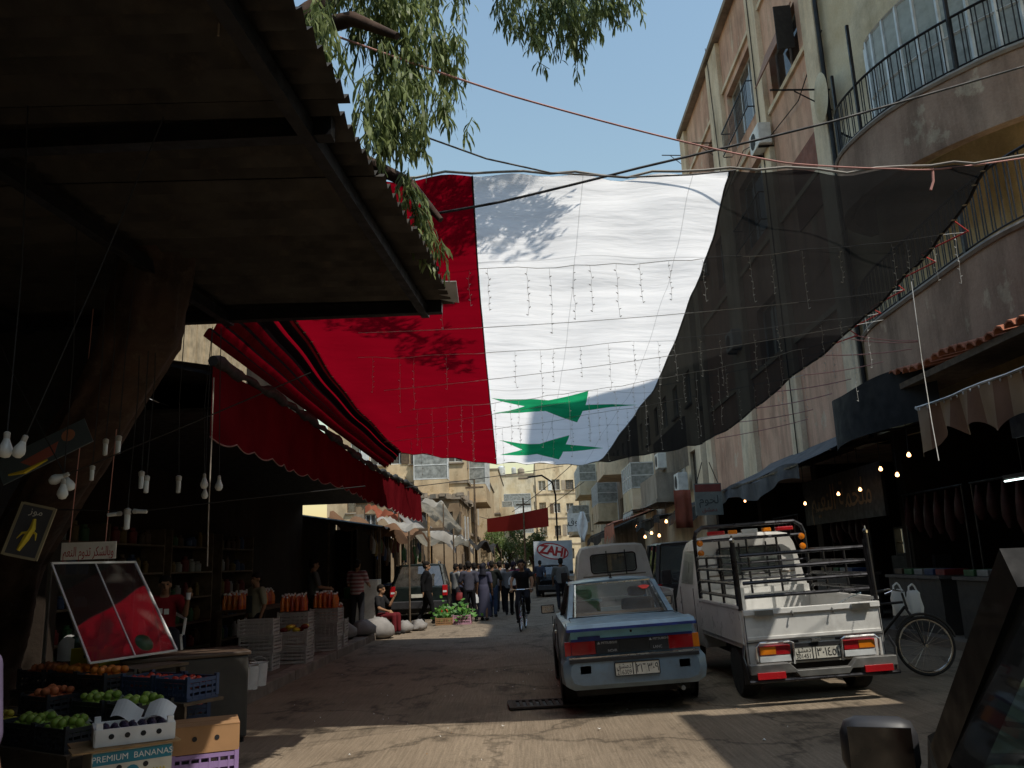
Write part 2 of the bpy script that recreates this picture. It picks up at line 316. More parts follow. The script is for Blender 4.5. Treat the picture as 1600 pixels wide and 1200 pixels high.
def plaster(name, a, b, streak=.6, patch=None):
    """weathered render: two tones, vertical rain streaks, bare patches"""
    m, n, l, bs, o = new_mat(name); _m[name] = m; a, b = lin(a), lin(b)
    tc = n.new('ShaderNodeTexCoord')
    def noise(sc, det, s=(1, 1, 1)):
        mp = n.new('ShaderNodeMapping'); mp.inputs['Scale'].default_value = s; l.new(tc.outputs['Object'], mp.inputs[0])
        z = n.new('ShaderNodeTexNoise'); z.inputs['Scale'].default_value = sc; z.inputs['Detail'].default_value = 8; z.inputs['Roughness'].default_value = .65; l.new(mp.outputs[0], z.inputs['Vector']); return z
    def ramp(z, lo, hi, c0, c1):
        r = n.new('ShaderNodeMapRange'); r.inputs[1].default_value = lo; r.inputs[2].default_value = hi; r.inputs[3].default_value = c0; r.inputs[4].default_value = c1; l.new(z.outputs[0], r.inputs[0]); return r.outputs[0]
    mx = n.new('ShaderNodeMix'); mx.data_type = 'RGBA'; l.new(ramp(noise(.55, 8), .4, .62, 0, 1), mx.inputs[0]); mx.inputs[6].default_value = (*a, 1); mx.inputs[7].default_value = (*b, 1)
    col = mx.outputs[2]
    if patch:
        m2 = n.new('ShaderNodeMix'); m2.data_type = 'RGBA'; l.new(ramp(noise(1.3, 8, (1, 1, .7)), .6, .64, 0, .8), m2.inputs[0]); l.new(col, m2.inputs[6]); m2.inputs[7].default_value = (*lin(patch), 1); col = m2.outputs[2]
    st = ramp(noise(1.6, 8, (1.6, 1.6, .22)), .45, .8, 1, 1-streak); fn = ramp(noise(25, 6), .3, .7, .9, 1.1)
    bl = ramp(noise(.9, 8, (1, 1, .6)), .5, .68, 1, .68); m9 = n.new('ShaderNodeMath'); m9.operation = 'MULTIPLY'; l.new(st, m9.inputs[0]); l.new(bl, m9.inputs[1]); st = m9.outputs[0]
    mu = n.new('ShaderNodeMath'); mu.operation = 'MULTIPLY'; l.new(st, mu.inputs[0]); l.new(fn, mu.inputs[1])
    sc = n.new('ShaderNodeVectorMath'); sc.operation = 'SCALE'; l.new(col, sc.inputs[0]); l.new(mu.outputs[0], sc.inputs['Scale']); l.new(sc.outputs[0], bs.inputs['Base Color'])
    bs.inputs['Roughness'].default_value = .92; bs.inputs['Specular IOR Level'].default_value = .15
    bp = n.new('ShaderNodeBump'); bp.inputs['Strength'].default_value = .35; bp.inputs['Distance'].default_value = .02; l.new(noise(18, 6).outputs[0], bp.inputs['Height']); l.new(bp.outputs[0], bs.inputs['Normal'])
    return m
m_road = ground_mat('road_concrete', (.25, .2, .145), (.19, .15, .108))
m_ground = ground_mat('dusty_ground', (.2, .17, .13), (.16, .13, .1), crack=False)
m_pave = ground_mat('pavement_concrete', (.19, .16, .13), (.13, .11, .09), crack=False, streak=.3)
m_kerb = MAT('kerb_concrete', (.2, .17, .14), .9, var=.3, scale=3, bump=.4, dirt=.6)
m_pink = plaster('pink_render', 'dab59d', 'c9a08a', .5, 'd8c4ac')
m_tan = plaster('tan_render', 'eadac0', 'd8c3a6', .4)
m_yel = plaster('yellow_render', 'd8c6a0', 'c8b28a', .3)
m_brown = plaster('brown_render', 'b39883', '9f8370', .6, 'c9b69c')
m_beige = plaster('beige_render', 'cdbb9c', 'bba586', .2, 'a8926f')
m_sand = plaster('sand_render', 'd6c8ab', 'c5b192', .2)
m_cream = plaster('cream_render', 'd8cdb5', 'c3b291', .14)
m_grey = plaster('grey_render', 'a3988a', '8d8172', .5)
m_rubble = plaster('rubble_brick', 'a8947a', '84705a', .3, 'c2ad8c')
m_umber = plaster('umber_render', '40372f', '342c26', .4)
m_iron = MAT('black_iron', (.02, .02, .022), .45, .6, dirt=.3)
m_dark = MAT('dark_paint', (.025, .024, .022), .7, dirt=.3)
m_wood = MAT('raw_wood', (.3, .19, .09), .8, var=.3, scale=9, bump=.3)
m_oldwood = MAT('old_wood', (.12, .085, .055), .85, var=.35, scale=8, bump=.4, dirt=.4)
m_white = MAT('white_paint', (.72, .72, .69), .5, dirt=.25)
m_alu = MAT('pale_aluminium', (.6, .62, .62), .45, .3)
m_wglass = GLASS('window_glass', (.35, .4, .4), .1, .04, .25)
m_mglass = GLASS('milky_glass', (.45, .5, .5), .06, .25, .45, (.55, .58, .56))
m_carglass = GLASS('car_glass', (.74, .78, .75), .03, .02, .1, top=.4)
m_tyre = MAT('tyre_rubber', (.018, .018, .018), .85, dirt=.5)
m_rim = MAT('wheel_steel', (.35, .35, .35), .4, .8, dirt=.5)
m_chrome = MAT('chrome', (.65, .65, .65), .18, 1, var=.1)
m_redlens = MAT('red_lens', (.38, .008, .012), .12, 0, spec=.6, coat=.6)
m_amber = MAT('amber_lens', (.7, .2, .01), .12, 0, coat=.6)
m_clear = MAT('clear_lens', (.6, .62, .62), .1, 0, coat=.5)
m_plate = MAT('plate_white', (.6, .58, .5), .5, dirt=.4)
m_black = MAT('black_print', (.012, .012, .014), .6, var=.05)
m_rubber = MAT('black_plastic', (.025, .025, .028), .5)
m_rope = MAT('pink_rope', (.55, .28, .24), .9, var=.2)
m_redrope = MAT('red_rope', (.5, .05, .04), .9)
m_cable = MAT('black_cable', (.015, .015, .016), .6)
m_wire = MAT('pale_wire', (.5, .5, .47), .5)
m_card = MAT('cardboard', (.32, .18, .085), .85, var=.15)
m_purple = MAT('lilac_plastic', (.3, .2, .42), .5)
m_crate_b = MAT('black_crate_plastic', (.02, .022, .026), .5)
m_crate_n = MAT('blue_crate_plastic', (.035, .06, .13), .5)
m_crate_w = MAT('white_crate_plastic', (.42, .41, .38), .5, dirt=.4)
m_foam = MAT('white_foam', (.75, .76, .76), .7)
m_steel = MAT('dull_steel', (.22, .22, .21), .45, .7, dirt=.4)
m_corr = MAT('rusty_corrugated_metal', (.045, .04, .034), .6, .5, var=.3, scale=3, dirt=.6)
m_bark = MAT('eucalyptus_bark', (.05, .028, .018), .9, var=.5, scale=3.5, bump=.8, bscale=14, dirt=.7)

# ---------------------------------------------------------------- the setting: ground, road, pavements
with one('ground', m_ground, None, None, kind='structure') as b:
    b.grid(lambda u, v: (-400+800*u, -60+1000*v, -.05), 8, 8)
def road_fn(x0, x1, y0, y1):
    def f(u, v):
        x = lerp(x0, x1, u); y = lerp(y0, y1, v); return (x, y, gz(x)+.012*sin(x*1.7+y*.23)*sin(y*.6+x*.3)*(.4 < u+v < 1.6))
    return f
with one('road', m_road, None, None, kind='structure', smooth=60) as b:
    b.grid(road_fn(-3.72, 6.2, -14, 120), 40, 260)
with one('pavement_left', m_pave, None, None, kind='structure') as b:
    b.bb(-9.5, -3.95, 3.0, 24, -.05, .145)
for i in range(22):
    y = 3+i*.955
    with part(bpy.data.objects['pavement_left'], 'kerb_stone', m_kerb, bevel=.012) as b:
        b.bb(-3.948, -3.70+random.uniform(-.01, .01), y, y+.94, -.05, .15+random.uniform(-.006, .008))
with one('pavement_right', m_pave, None, None, kind='structure') as b:
    b.bb(6.2, 12, 3, 70, -.05, .30)
# drain grating let into the road
g = thing('drain_grating', 'rusty iron drain grating set in the shaded road near the blue car', 'drain', (.32, 10.35, gz(.3)+.014), radians(4))
m_rustiron = MAT('rusty_iron', (.05, .036, .028), .85, dirt=.4)
with part(g, 'frame', m_rustiron) as b:
    for s in (-1, 1): b.bb(-.62, .62, s*.24-.03, s*.24+.03, 0, .02); b.bb(s*.6-.03, s*.6+.03, -.21, .21, 0, .02)
for i in range(15):
    with part(g, 'grating_bar', m_rustiron) as b: b.bb(-.55+i*.078-.018, -.55+i*.078+.018, -.21, .21, .0, .018)
with part(g, 'pit', m_black) as b: b.bb(-.57, .57, -.21, .21, -.012, .003)
for i in range(80):     # bits of litter and grit
    x, y = random.uniform(-3.2, 2.4), random.uniform(7.4, 14)
    with one('paper_scrap', m_white if i % 3 else m_card, 'tiny pale scrap of litter lying on the road', 'litter', 'litter scattered on the road') as b:
        r = random.choice((.006, .008, .012, .02)); a = random.uniform(0, 6)
        z = gz(x)+.014; b.add([(x+r*cos(a), y+r*sin(a), z), (x-r*sin(a), y+r*cos(a), z+.012), (x-r*cos(a)*.7, y-r*sin(a), z), (x+r*sin(a), y-r*cos(a)*.8, z+.008)], [(0, 1, 2, 3)])

# ---------------------------------------------------------------- buildings
def window(parent, o, du, dv, dn, w, h, depth=.16, fm=None, gm=None, mull=1, name='window'):
    """framed window set back in an opening: frame (this part) > pane"""
    o, du, dv, dn = Vector(o), Vector(du), Vector(dv), Vector(dn); fm = fm or m_white; gm = gm or m_wglass; c = o+dn*depth
    with part(parent, name, fm) as b:
        t = .055
        for a, e in ((0, t), (w-t, w)): b.add([c+du*x+dv*y+dn*z for z in (0, .05) for x, y in ((a, 0), (e, 0), (e, h), (a, h))], [(0, 1, 2, 3), (4, 5, 6, 7), (0, 1, 5, 4), (1, 2, 6, 5), (2, 3, 7, 6), (3, 0, 4, 7)])
        for a, e in ((0, t), (h-t, h)): b.add([c+du*x+dv*y+dn*z for z in (.002, .048) for x, y in ((t, a), (w-t, a), (w-t, e), (t, e))], [(0, 1, 2, 3), (4, 5, 6, 7), (0, 1, 5, 4), (1, 2, 6, 5), (2, 3, 7, 6), (3, 0, 4, 7)])
        for i in range(1, mull+1):
            a = w*i/(mull+1); b.add([c+du*x+dv*y+dn*z for z in (.004, .046) for x, y in ((a-.025, t), (a+.025, t), (a+.025, h-t), (a-.025, h-t))], [(0, 1, 2, 3), (4, 5, 6, 7), (0, 1, 5, 4), (1, 2, 6, 5), (2, 3, 7, 6), (3, 0, 4, 7)])
    f = b.o
    for i in range(mull+1):
        with part(f, 'pane', gm) as p:
            a, e = t+(w-2*t)*i/(mull+1), t+(w-2*t)*(i+1)/(mull+1)
            p.add([c+dn*.03+du*x+dv*y for x, y in ((a, t), (e, t), (e, h-t), (a, h-t))], [(0, 1, 2, 3)])
    return f
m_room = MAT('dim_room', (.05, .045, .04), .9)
def room_behind(b, x0, x1, y0, y1, z0, z1): b.bb(x0, x1, y0, y1, z0, z1)

# --- the tall building on the right: flat part with windows, then rounded balconies towards the side street
A = thing('apartment_building', 'tall weathered pink and tan apartment building with rounded iron-railed balconies', 'building', (7, 21, 0))
def AL(p): return Vector(p)-Vector((7, 21, 0))
y0, y1, ztop = 16.5, 31.0, 18.3
holes = [(21.3, 24.2, 13.95, 16.1), (17.8, 19.95, 13.4, 14.75), (26.2, 27.2, 13.9, 15.9), (21.2, 23.9, 10.5, 12.7), (17.3, 19.1, 9.3, 11.1), (26.4, 27.4, 10.6, 12.3), (21.6, 23.4, 6.9, 8.6)]
hl = [(a-y0, b-y0, c-3.7, d-3.7) for a, b, c, d in holes]
with part(A, 'wall', m_pink) as b:
    b.wall(AL((7, y0, 3.7)), (0, 1, 0), (0, 0, 1), y1-y0, ztop-3.7, hl, (1, 0, 0), .25)
    b.add([AL(p) for p in ((7, y1, 0), (17, y1, 0), (17, y1, ztop), (7, y1, ztop))], [(0, 1, 2, 3)])
    b.add([AL(p) for p in ((7, y0, 3.7), (17, y0, 3.7), (17, y1, 3.7), (7, y1, 3.7))], [(0, 1, 2, 3)])
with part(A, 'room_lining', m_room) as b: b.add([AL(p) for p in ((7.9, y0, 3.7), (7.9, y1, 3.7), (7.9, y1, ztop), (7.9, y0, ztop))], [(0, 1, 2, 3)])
with part(A, 'roof', m_grey) as b:
    b.add([AL(p) for p in ((7, 10.8, ztop-.3), (17, 10.8, ztop-.3), (17, y1, ztop-.3), (7, y1, ztop-.3))], [(0, 1, 2, 3)])
    b.bb(-.25, .0, -4.5, y1-21, ztop, ztop+.18)
for ya, yb in ((16.45, 17.2), (20.3, 21.1), (24.5, 26.0), (30.2, 31.02)):
    with part(A, 'pilaster', m_tan, bevel=.01) as b: b.bb(-.14, .01, ya-21, yb-21, 3.7, ztop-.05)
for zc in (6.85, 10.1, 13.2, 16.4):                      # string courses between the storeys
    for ya, yb in ((17.2, 20.3), (21.1, 24.5), (26.0, 30.2)):
        with part(A, 'string_course', m_tan) as b: b.bb(-.07, .004, ya-21, yb-21, zc-.05, zc+.08)
for i, (a, b_, c, d) in enumerate(holes):
    window(A, AL((7, a, c)), (0, 1, 0), (0, 0, 1), (1, 0, 0), b_-a, d-c, .17, m_alu if i in (0, 3) else m_white, mull=2 if b_-a > 2.5 else 1)
for i in (0, 3):                                         # low iron window guards
    a, b_, c, d = holes[i]
    with part(A, 'window_guard', m_iron) as g:
        for z in (.08, .85): g.bar(AL((6.72, a-.05, c+z)), AL((6.72, b_+.05, c+z)), .03, .03)
        for y in (a-.05, b_+.05): g.bar(AL((6.72, y, c+.85)), AL((7.02, y, c+.85)), .025, .025); g.bar(AL((6.72, y, c+.05)), AL((7.02, y, c+.05)), .025, .025)
    gg = g.o; k = 0
    while a+k*.13 < b_:
        with part(gg, 'guard_bar', m_iron) as p: p.bar(AL((6.72, a+k*.13, c+.08)), AL((6.72, a+k*.13, c+.85)), .016, .016)
        k += 1
a, b_, c, d = holes[1]                                   # the tilted shutter
with part(A, 'shutter', MAT('faded_shutter', (.3, .17, .12), .8, dirt=.4), thick=.03) as s: s.add([AL(p) for p in ((6.93, a, d), (6.93, b_, d), (6.55, b_, c+.35), (6.55, a, c+.35))], [(0, 1, 2, 3)])
with part(A, 'shutter', m_dark, thick=.03) as s: s.add([AL(p) for p in ((6.9, a, c+.1), (6.9, a, d-.1), (6.45, a-.1, d-.2), (6.45, a-.1, c))], [(0, 1, 2, 3)])
a, b_, c, d = holes[4]
with part(A, 'shutter', MAT('rust_red_panel', (.24, .09, .06), .8, dirt=.4), thick=.03) as s: s.bb(-.03, .0, a-21+.03, b_-21-.03, c+.02, d-.03)
for ya, za, L in ((16.4, 11.5, 1.3), (26.3, 15.6, 1.0), (31.0, 17.6, .9), (16.8, 16.0, 1.2)):   # iron clothes-line brackets
    with part(A, 'bracket', m_iron) as b: b.bar(AL((7, ya, za)), AL((7-L, ya, za+.05)), .03, .03); b.bar(AL((7, ya, za-.5)), AL((7-L*.6, ya, za)), .02, .02)
for ya, za in ((20.6, 12.6), (25.2, 8.2), (29.0, 12.0)):
    with part(A, 'air_conditioner', m_white, bevel=.02) as b: b.box(AL((6.75, ya, za)), (.35, .85, .6))
    with part(b.o, 'fan_grille', m_dark) as g: g.lathe([(.22, 0), (.22, .01)], AL((6.565, ya+.1, za)), 16, 'x')
    with part(b.o, 'bracket', m_iron) as g: g.bb(-.42, .0, ya-21-.3, ya-21-.26, za-.36, za-.31); g.bb(-.42, .0, ya-21+.26, ya-21+.3, za-.36, za-.31)
for pts in ([(6.95, 16.3, 12.9), (6.9, 18, 12.2), (6.9, 20.2, 12.5), (6.84, 22.5, 13.3), (6.84, 25, 13.0)], [(6.84, 20.7, 4), (6.84, 20.75, 10), (6.84, 20.8, 19)], [(6.84, 25.6, 18.8), (6.84, 25.2, 14), (6.88, 26.6, 12.8), (6.9, 30, 13.1)]):
    with part(A, 'facade_cable', m_cable) as b: b.tube([AL(p) for p in pts], .014, 5)
# rounded end with balconies
FU = [(7.0, 15.4), (6.4, 14.95), (6.05, 14.2), (6.08, 13.3), (6.33, 12.4), (6.85, 11.5), (7.47, 10.8), (8.4, 10.25), (10, 9.95)]
FL = [(7.0, 15.9), (6.5, 15.2), (6.27, 14.2), (6.22, 13.1), (6.2, 12.0), (6.18, 10.9), (6.25, 9.9), (6.6, 9.0), (7.4, 8.3), (10, 7.9)]
BW = [(7.0, 16.5), (7.25, 15.0), (7.55, 13.7), (8.1, 12.7), (8.9, 12.0), (10.2, 11.6), (17, 11.6)]
def smooth_path(P, n=5):
    out = []
    for i in range(len(P)-1):
        p0, p1, p2, p3 = [Vector((*P[max(0, min(len(P)-1, i+k))], 0)) for k in (-1, 0, 1, 2)]
        for j in range(n):
            t = j/n; out.append(.5*((2*p1)+(p2-p0)*t+(2*p0-5*p1+4*p2-p3)*t*t+(3*p1-p0-3*p2+p3)*t**3))
    return out+[Vector((*P[-1], 0))]
bw = smooth_path(BW, 6)
with part(A, 'rounded_wall', m_yel, smooth=40) as b:
    k = len(bw)
    b.add([AL((p.x, p.y, z)) for z in (3.7, 8.55) for p in bw], [(i, i+1, k+i+1, k+i) for i in range(k-1)])
with part(A, 'upper_rounded_wall', m_cream, smooth=40) as b:
    b.add([AL((p.x, p.y, z)) for z in (8.55, ztop) for p in bw], [(i, i+1, k+i+1, k+i) for i in range(k-1)])
def balcony(path, z, glazed, fascia, mat, soffit):
    pt = smooth_path(path, 6); k = len(pt)
    nrm = []
    for i in range(k):
        d = (pt[min(k-1, i+1)]-pt[max(0, i-1)]).normalized(); nrm.append(Vector((d.y, -d.x, 0)) if False else Vector((-d.y, d.x, 0)))
    ins = [p+n*.18 for p, n in zip(pt, nrm)]
    with part(A, 'balcony', mat, smooth=40) as b:         # deep fascia beam round the edge
        q = [AL((p.x, p.y, z)) for p in pt]+[AL((p.x, p.y, z-fascia)) for p in pt]+[AL((p.x, p.y, z)) for p in ins]+[AL((p.x, p.y, z-fascia)) for p in ins]
        fs = []
        for i in range(k-1): fs += [(i, i+1, k+i+1, k+i), (2*k+i, 2*k+i+1, i+1, i), (k+i, k+i+1, 3*k+i+1, 3*k+i), (2*k+i, 2*k+i+1, 3*k+i+1, 3*k+i)]
        b.add(q, fs)
    B = b.o
    with part(B, 'floor_slab', soffit) as s:              # slab between fascia and rounded wall
        m = min(k, len(bw)); idx = [int(j*(k-1)/(m-1)) for j in range(m)]; id2 = [int(j*(len(bw)-1)/(m-1)) for j in range(m)]
        for zz in (z-.02, z-.3):
            s.add([AL((ins[i].x, ins[i].y, zz)) for i in idx]+[AL((bw[i].x+.05, bw[i].y, zz)) for i in id2], [(i, i+1, m+i+1, m+i) for i in range(m-1)])
    with part(B, 'coping', MAT('worn_concrete', (.28, .24, .2), .9, dirt=.4)) as s: s.tube([AL((p.x, p.y, z+.03)) for p in pt], .05, 6)
    rail = [p+n*.05 for p, n in zip(pt, nrm)]
    with part(B, 'top_rail', m_iron) as s: s.tube([AL((p.x, p.y, z+1.0)) for p in rail], .022, 6)
    with part(B, 'bottom_rail', m_iron) as s: s.tube([AL((p.x, p.y, z+.14)) for p in rail], .014, 6)
    # balusters in pairs
    L = 0; nxt = .05; bal = MB().bar((0, 0, .14), (0, 0, 1.0), .014, .014).mesh('baluster', m_iron); cnt = 0
    for i in range(k-1):
        seg = (rail[i+1]-rail[i]).length
        while nxt < L+seg and cnt < 120:
            p = rail[i].lerp(rail[i+1], (nxt-L)/seg); o = link('baluster', bal, B); o.location = AL((p.x, p.y, z)); nxt += (.06 if cnt % 2 == 0 else .12); cnt += 1
        L += seg
    for i in (6, 18, 30):
        if i < k:
            with part(B, 'post', m_iron) as s: p = rail[i]; s.bar(AL((p.x, p.y, z)), AL((p.x, p.y, z+2.2 if glazed else z+1.05)), .05, .05)
    if glazed:                                            # glazed screen standing behind the railing
        gl = [p+n*.75 for p, n in zip(pt, nrm)]; step = 3
        with part(B, 'screen_frame', m_alu) as s:
            for z1 in (.1, 1.15, 2.35): s.tube([AL((p.x, p.y, z+z1)) for p in gl[3:]], .03, 4)
            for i in range(3, k, step): s.bar(AL((gl[i].x, gl[i].y, z+.1)), AL((gl[i].x, gl[i].y, z+2.35)), .06, .05)
        for i in range(3, k-step, step):
            with part(B, 'screen_pane', m_mglass) as s:
                a, e = gl[i], gl[i+step]
                s.add([AL((a.x, a.y, z+.12)), AL((e.x, e.y, z+.12)), AL((e.x, e.y, z+2.33)), AL((a.x, a.y, z+2.33))], [(0, 1, 2, 3)])
    return B
balcony(FU, 8.7, True, 1.05, m_brown, m_yel)
balcony(FL, 5.5, False, 1.15, m_brown, m_yel)
with part(A, 'upper_storeys', m_pink) as b: b.bb(-.5, 9.9, -13.7, -9.0, 12.2, ztop); b.bb(.6, 9.9, -8.998, -4.6, 12.2, ztop-.002)  # out of view, shaped so the building's shadow reaches the flag
with part(A, 'ceiling_lamp', m_dark, smooth=40) as b: b.lathe([(.02, -.16), (.17, -.14), (.2, -.05), (.2, 0)], AL((7.05, 12.35, 8.36)), 16)
with part(A, 'satellite_dish', m_cream, smooth=60) as b:
    c = AL((6.7, 16.2, 11.2))
    b.grid(lambda u, v: (c.x-.28*(1-(2*v*.5)**2)*.3, c.y+.4*v*cos(u*2*pi), c.z+.55*v*sin(u*2*pi)), 18, 5)
with part(A, 'drain_pipe', m_iron) as b: b.tube([AL((6.9, 16.35, z)) for z in (3.8, 8, 12, 18)], .05, 8)
# ground floor under it: open shops
for y in (10.9, 15.6, 20.2, 25.2, 30.8):
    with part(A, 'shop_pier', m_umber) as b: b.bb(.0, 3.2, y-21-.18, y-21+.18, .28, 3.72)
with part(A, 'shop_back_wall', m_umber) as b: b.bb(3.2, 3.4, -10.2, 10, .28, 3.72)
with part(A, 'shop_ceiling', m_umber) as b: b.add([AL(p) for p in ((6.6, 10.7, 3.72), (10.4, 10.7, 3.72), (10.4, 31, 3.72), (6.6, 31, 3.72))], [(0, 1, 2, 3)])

def block(name, label, x0, x1, y0, y1, h, wm, faces, fm=None, winsize=(1.0, 1.4), parapet=.6, z0=0, gm=None, extra=None, floors=None, group=None):
    """plain town house: faces = {'+x': (cols, zlist), '-y': ..., '-x': ...}; openings cut through the wall, framed windows in them"""
    B = thing(name, label, 'building', ((x0+x1)/2, (y0+y1)/2, z0), group=group); cx, cy = (x0+x1)/2, (y0+y1)/2; L = lambda p: Vector((p[0]-cx, p[1]-cy, p[2]))
    F = {'+x': ((x1, y0, 0), (0, 1, 0), (-1, 0, 0), y1-y0), '-x': ((x0, y0, 0), (0, 1, 0), (1, 0, 0), y1-y0), '-y': ((x0, y0, 0), (1, 0, 0), (0, 1, 0), x1-x0), '+y': ((x0, y1, 0), (1, 0, 0), (0, -1, 0), x1-x0)}
    wins = []
    with part(B, 'wall', wm) as b:
        for k, (o, du, dn, W) in F.items():
            hs = []
            if k in faces:
                cols, zs = faces[k]
                for z in zs:
                    for c in range(cols):
                        u = W*(c+.5)/cols+random.uniform(-.12, .12)-winsize[0]/2; ww = winsize[0]*random.uniform(.85, 1.15); hh = winsize[1]*random.uniform(.92, 1.1)
                        if u < .2 or u+ww > W-.2: continue
                        hs.append((u, u+ww, z, z+hh)); wins.append((k, u, z, ww, hh))
            b.wall(L(o), du, (0, 0, 1), W, h+parapet, hs, dn, .2)
        b.add([L(p) for p in ((x0, y0, h), (x1, y0, h), (x1, y1, h), (x0, y1, h))], [(0, 1, 2, 3)])
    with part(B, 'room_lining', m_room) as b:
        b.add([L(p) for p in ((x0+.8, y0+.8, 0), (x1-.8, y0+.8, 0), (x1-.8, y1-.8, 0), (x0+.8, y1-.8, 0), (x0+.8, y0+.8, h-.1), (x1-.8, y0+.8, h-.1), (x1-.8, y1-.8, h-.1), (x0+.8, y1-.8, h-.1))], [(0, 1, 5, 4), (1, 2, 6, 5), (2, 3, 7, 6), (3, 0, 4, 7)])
    with part(B, 'coping', m_grey) as b:
        b.bb(x0-cx-.08, x1-cx+.08, y0-cy-.08, y0-cy+.16, h+parapet, h+parapet+.12); b.bb(x1-cx-.16, x1-cx+.08, y0-cy+.16, y1-cy+.08, h+parapet, h+parapet+.12); b.bb(x0-cx-.08, x0-cx+.16, y0-cy+.16, y1-cy+.08, h+parapet, h+parapet+.12)
    for k, u, z, ww, hh in wins:
        o, du, dn, W = F[k]; window(B, L(o)+Vector(du)*u+Vector((0, 0, z)), du, (0, 0, 1), dn, ww, hh, .12, fm or random.choice((m_white, m_alu, m_oldwood)), gm)
        if random.random() < .5:
            with part(B, 'sill', m_grey) as s: c = L(o)+Vector(du)*(u+ww/2)+Vector((0, 0, z-.06))-Vector(dn)*.06; s.box(c, (ww+.2, .14, .08) if du[0] else (.14, ww+.2, .08))
        if random.random() < .3:
            with part(B, 'shutter', random.choice((m_oldwood, m_grey, m_alu))) as s: c = L(o)+Vector(du)*(u-.28)+Vector((0, 0, z+hh/2))-Vector(dn)*.035; s.box(c, (.5, .05, hh) if du[0] else (.05, .5, hh))
    for fz in floors or ():
        with part(B, 'string_course', m_grey) as s: s.bb(x1-cx-.02, x1-cx+.09, y0-cy-.09, y1-cy, fz, fz+.16); s.bb(x0-cx, x1-cx+.02, y0-cy-.09, y0-cy+.02, fz+.003, fz+.157)
    return B, L
def bay(B, L, x0, x1, y0, y1, z0, z1, mat, name='balcony', glass=None, out=(1, 0)):
    """projecting closed or open balcony box"""
    with part(B, name, mat) as b:
        b.bb(*[q for p in zip(L((x0, y0, z0)), L((x1, y1, z1))) for q in p])
        b.bb(*[q for p in zip(L((x0-.06, y0-.06, z0-.14)), L((x1+.06, y1+.06, z0))) for q in p])
    o = b.o
    if glass:
        with part(o, 'glazing_frame', m_alu) as g:
            for z in (z1+.02, (z1+glass)/2, glass): g.bb(*[q for p in zip(L((x0, y0, z)), L((x1, y1, z+.06))) for q in p])
            n = max(2, int((y1-y0)/.7))
            for i in range(n+1):
                y = lerp(y0, y1, i/n)
                for x in (x0, x1): g.bar(L((x, y, z1)), L((x, y, glass+.06)), .05, .05)
        with part(o, 'glazing', m_mglass) as g: g.bb(*[q for p in zip(L((x0+.02, y0+.02, z1+.06)), L((x1-.02, y1-.02, glass))) for q in p])
    return o
def tanks(B, L, pts, h):
    for x, y in pts:
        with part(B, 'roof_tank', random.choice((m_white, m_grey, m_alu)), smooth=40) as b: b.lathe([(.4, 0), (.45, .1), (.45, 1.0), (.2, 1.2)], L((x, y, h+.35)), 12); b.bb(*[q for p in zip(L((x-.4, y-.4, h)), L((x+.4, y+.4, h+.35))) for q in p])
# near left row, mostly hidden behind stall roof and awnings
B, L = block('shop_house', 'old house with board cladding behind the red awning on the market side', -14, -6.6, 9.5, 24.5, 11.5, m_umber, {'+x': (5, (4.7,))}, winsize=(1.1, 1.6))
with part(B, 'boarding', MAT('sunlit_boards', (.5, .4, .26), .8, var=.3, scale=6)) as b:
    for i in range(24): b.bb(-6.6+10.3-.002, -6.6+10.3+.04+.02*(i % 2), 2.3+i*.2-5, 2.3+i*.2-5+.185, 5.4, 8.5)
B, L = block('corner_house', 'beige stone house with a balcony at the end of the red awning', -12, -3.5, 50, 62, 10.4, m_beige, {'+x': (5, (1.0, 4.4, 7.4)), '-y': (7, (5.0, 7.8))}, winsize=(1.05, 1.7), floors=(3.4, 6.5))
bay(B, L, -6.6, -4.6, 49.1, 50, 5.9, 6.7, m_beige, glass=8.4); bay(B, L, -3.5, -2.5, 52, 58, 5.6, 6.6, m_beige, glass=8.6); bay(B, L, -8.6, -7.2, 49.2, 50, 6.2, 7.0, m_beige)
with part(B, 'laundry_line', m_white, thick=.01) as b: b.grid(lambda u, v: L((-6.5+1.8*u, 49.0, 5.6-.5*v*sin(pi*u)-.5*sin(pi*u))), 10, 4)
B, L = block('rubble_house', 'low rubble-brick house with crumbling roof edge and narrow windows behind the white tarps', -8.4, -3.3, 41, 48.6, 4.7, m_rubble, {'+x': (7, (1.0, 3.0)), '-y': (4, (3.1,))}, winsize=(.5, 1.25), parapet=.15)
with part(B, 'roof_debris', m_grey, kind='stuff') as b:
    for i in range(70):
        t = random.random(); x, y = (lerp(-8.4, -3.3, t), 41.0) if i % 2 else (-3.3, lerp(41, 48.6, t)); b.box(L((x+random.uniform(-.2, .12), y+random.uniform(-.12, .2), 4.95+random.uniform(0, .16))), (random.uniform(.12, .5), random.uniform(.12, .4), random.uniform(.08, .22)), random.uniform(0, 3))
B, L = block('long_house', 'ochre house with a row of narrow windows beyond the balcony house', -9.5, -3.0, 63.5, 78, 7.6, m_beige, {'+x': (8, (1.2, 3.7)), '-y': (3, (3.7,))}, winsize=(.7, 1.6), floors=(3.2,))
B, L = block('terraced_house', 'pale sunlit house with stepped balconies further up the street', -10, -2.6, 80, 98, 10.0, m_sand, {'+x': (7, (1.2, 4.0, 6.8)), '-y': (3, (4.0, 6.8))}, floors=(3.4, 6.3))
bay(B, L, -2.6, -1.2, 82, 87, 6.0, 7.1, m_sand); bay(B, L, -2.6, -1.5, 90, 97, 5.6, 6.7, m_cream, glass=8.2); tanks(B, L, [(-4, 84), (-5, 92), (-6, 87)], 10.6)
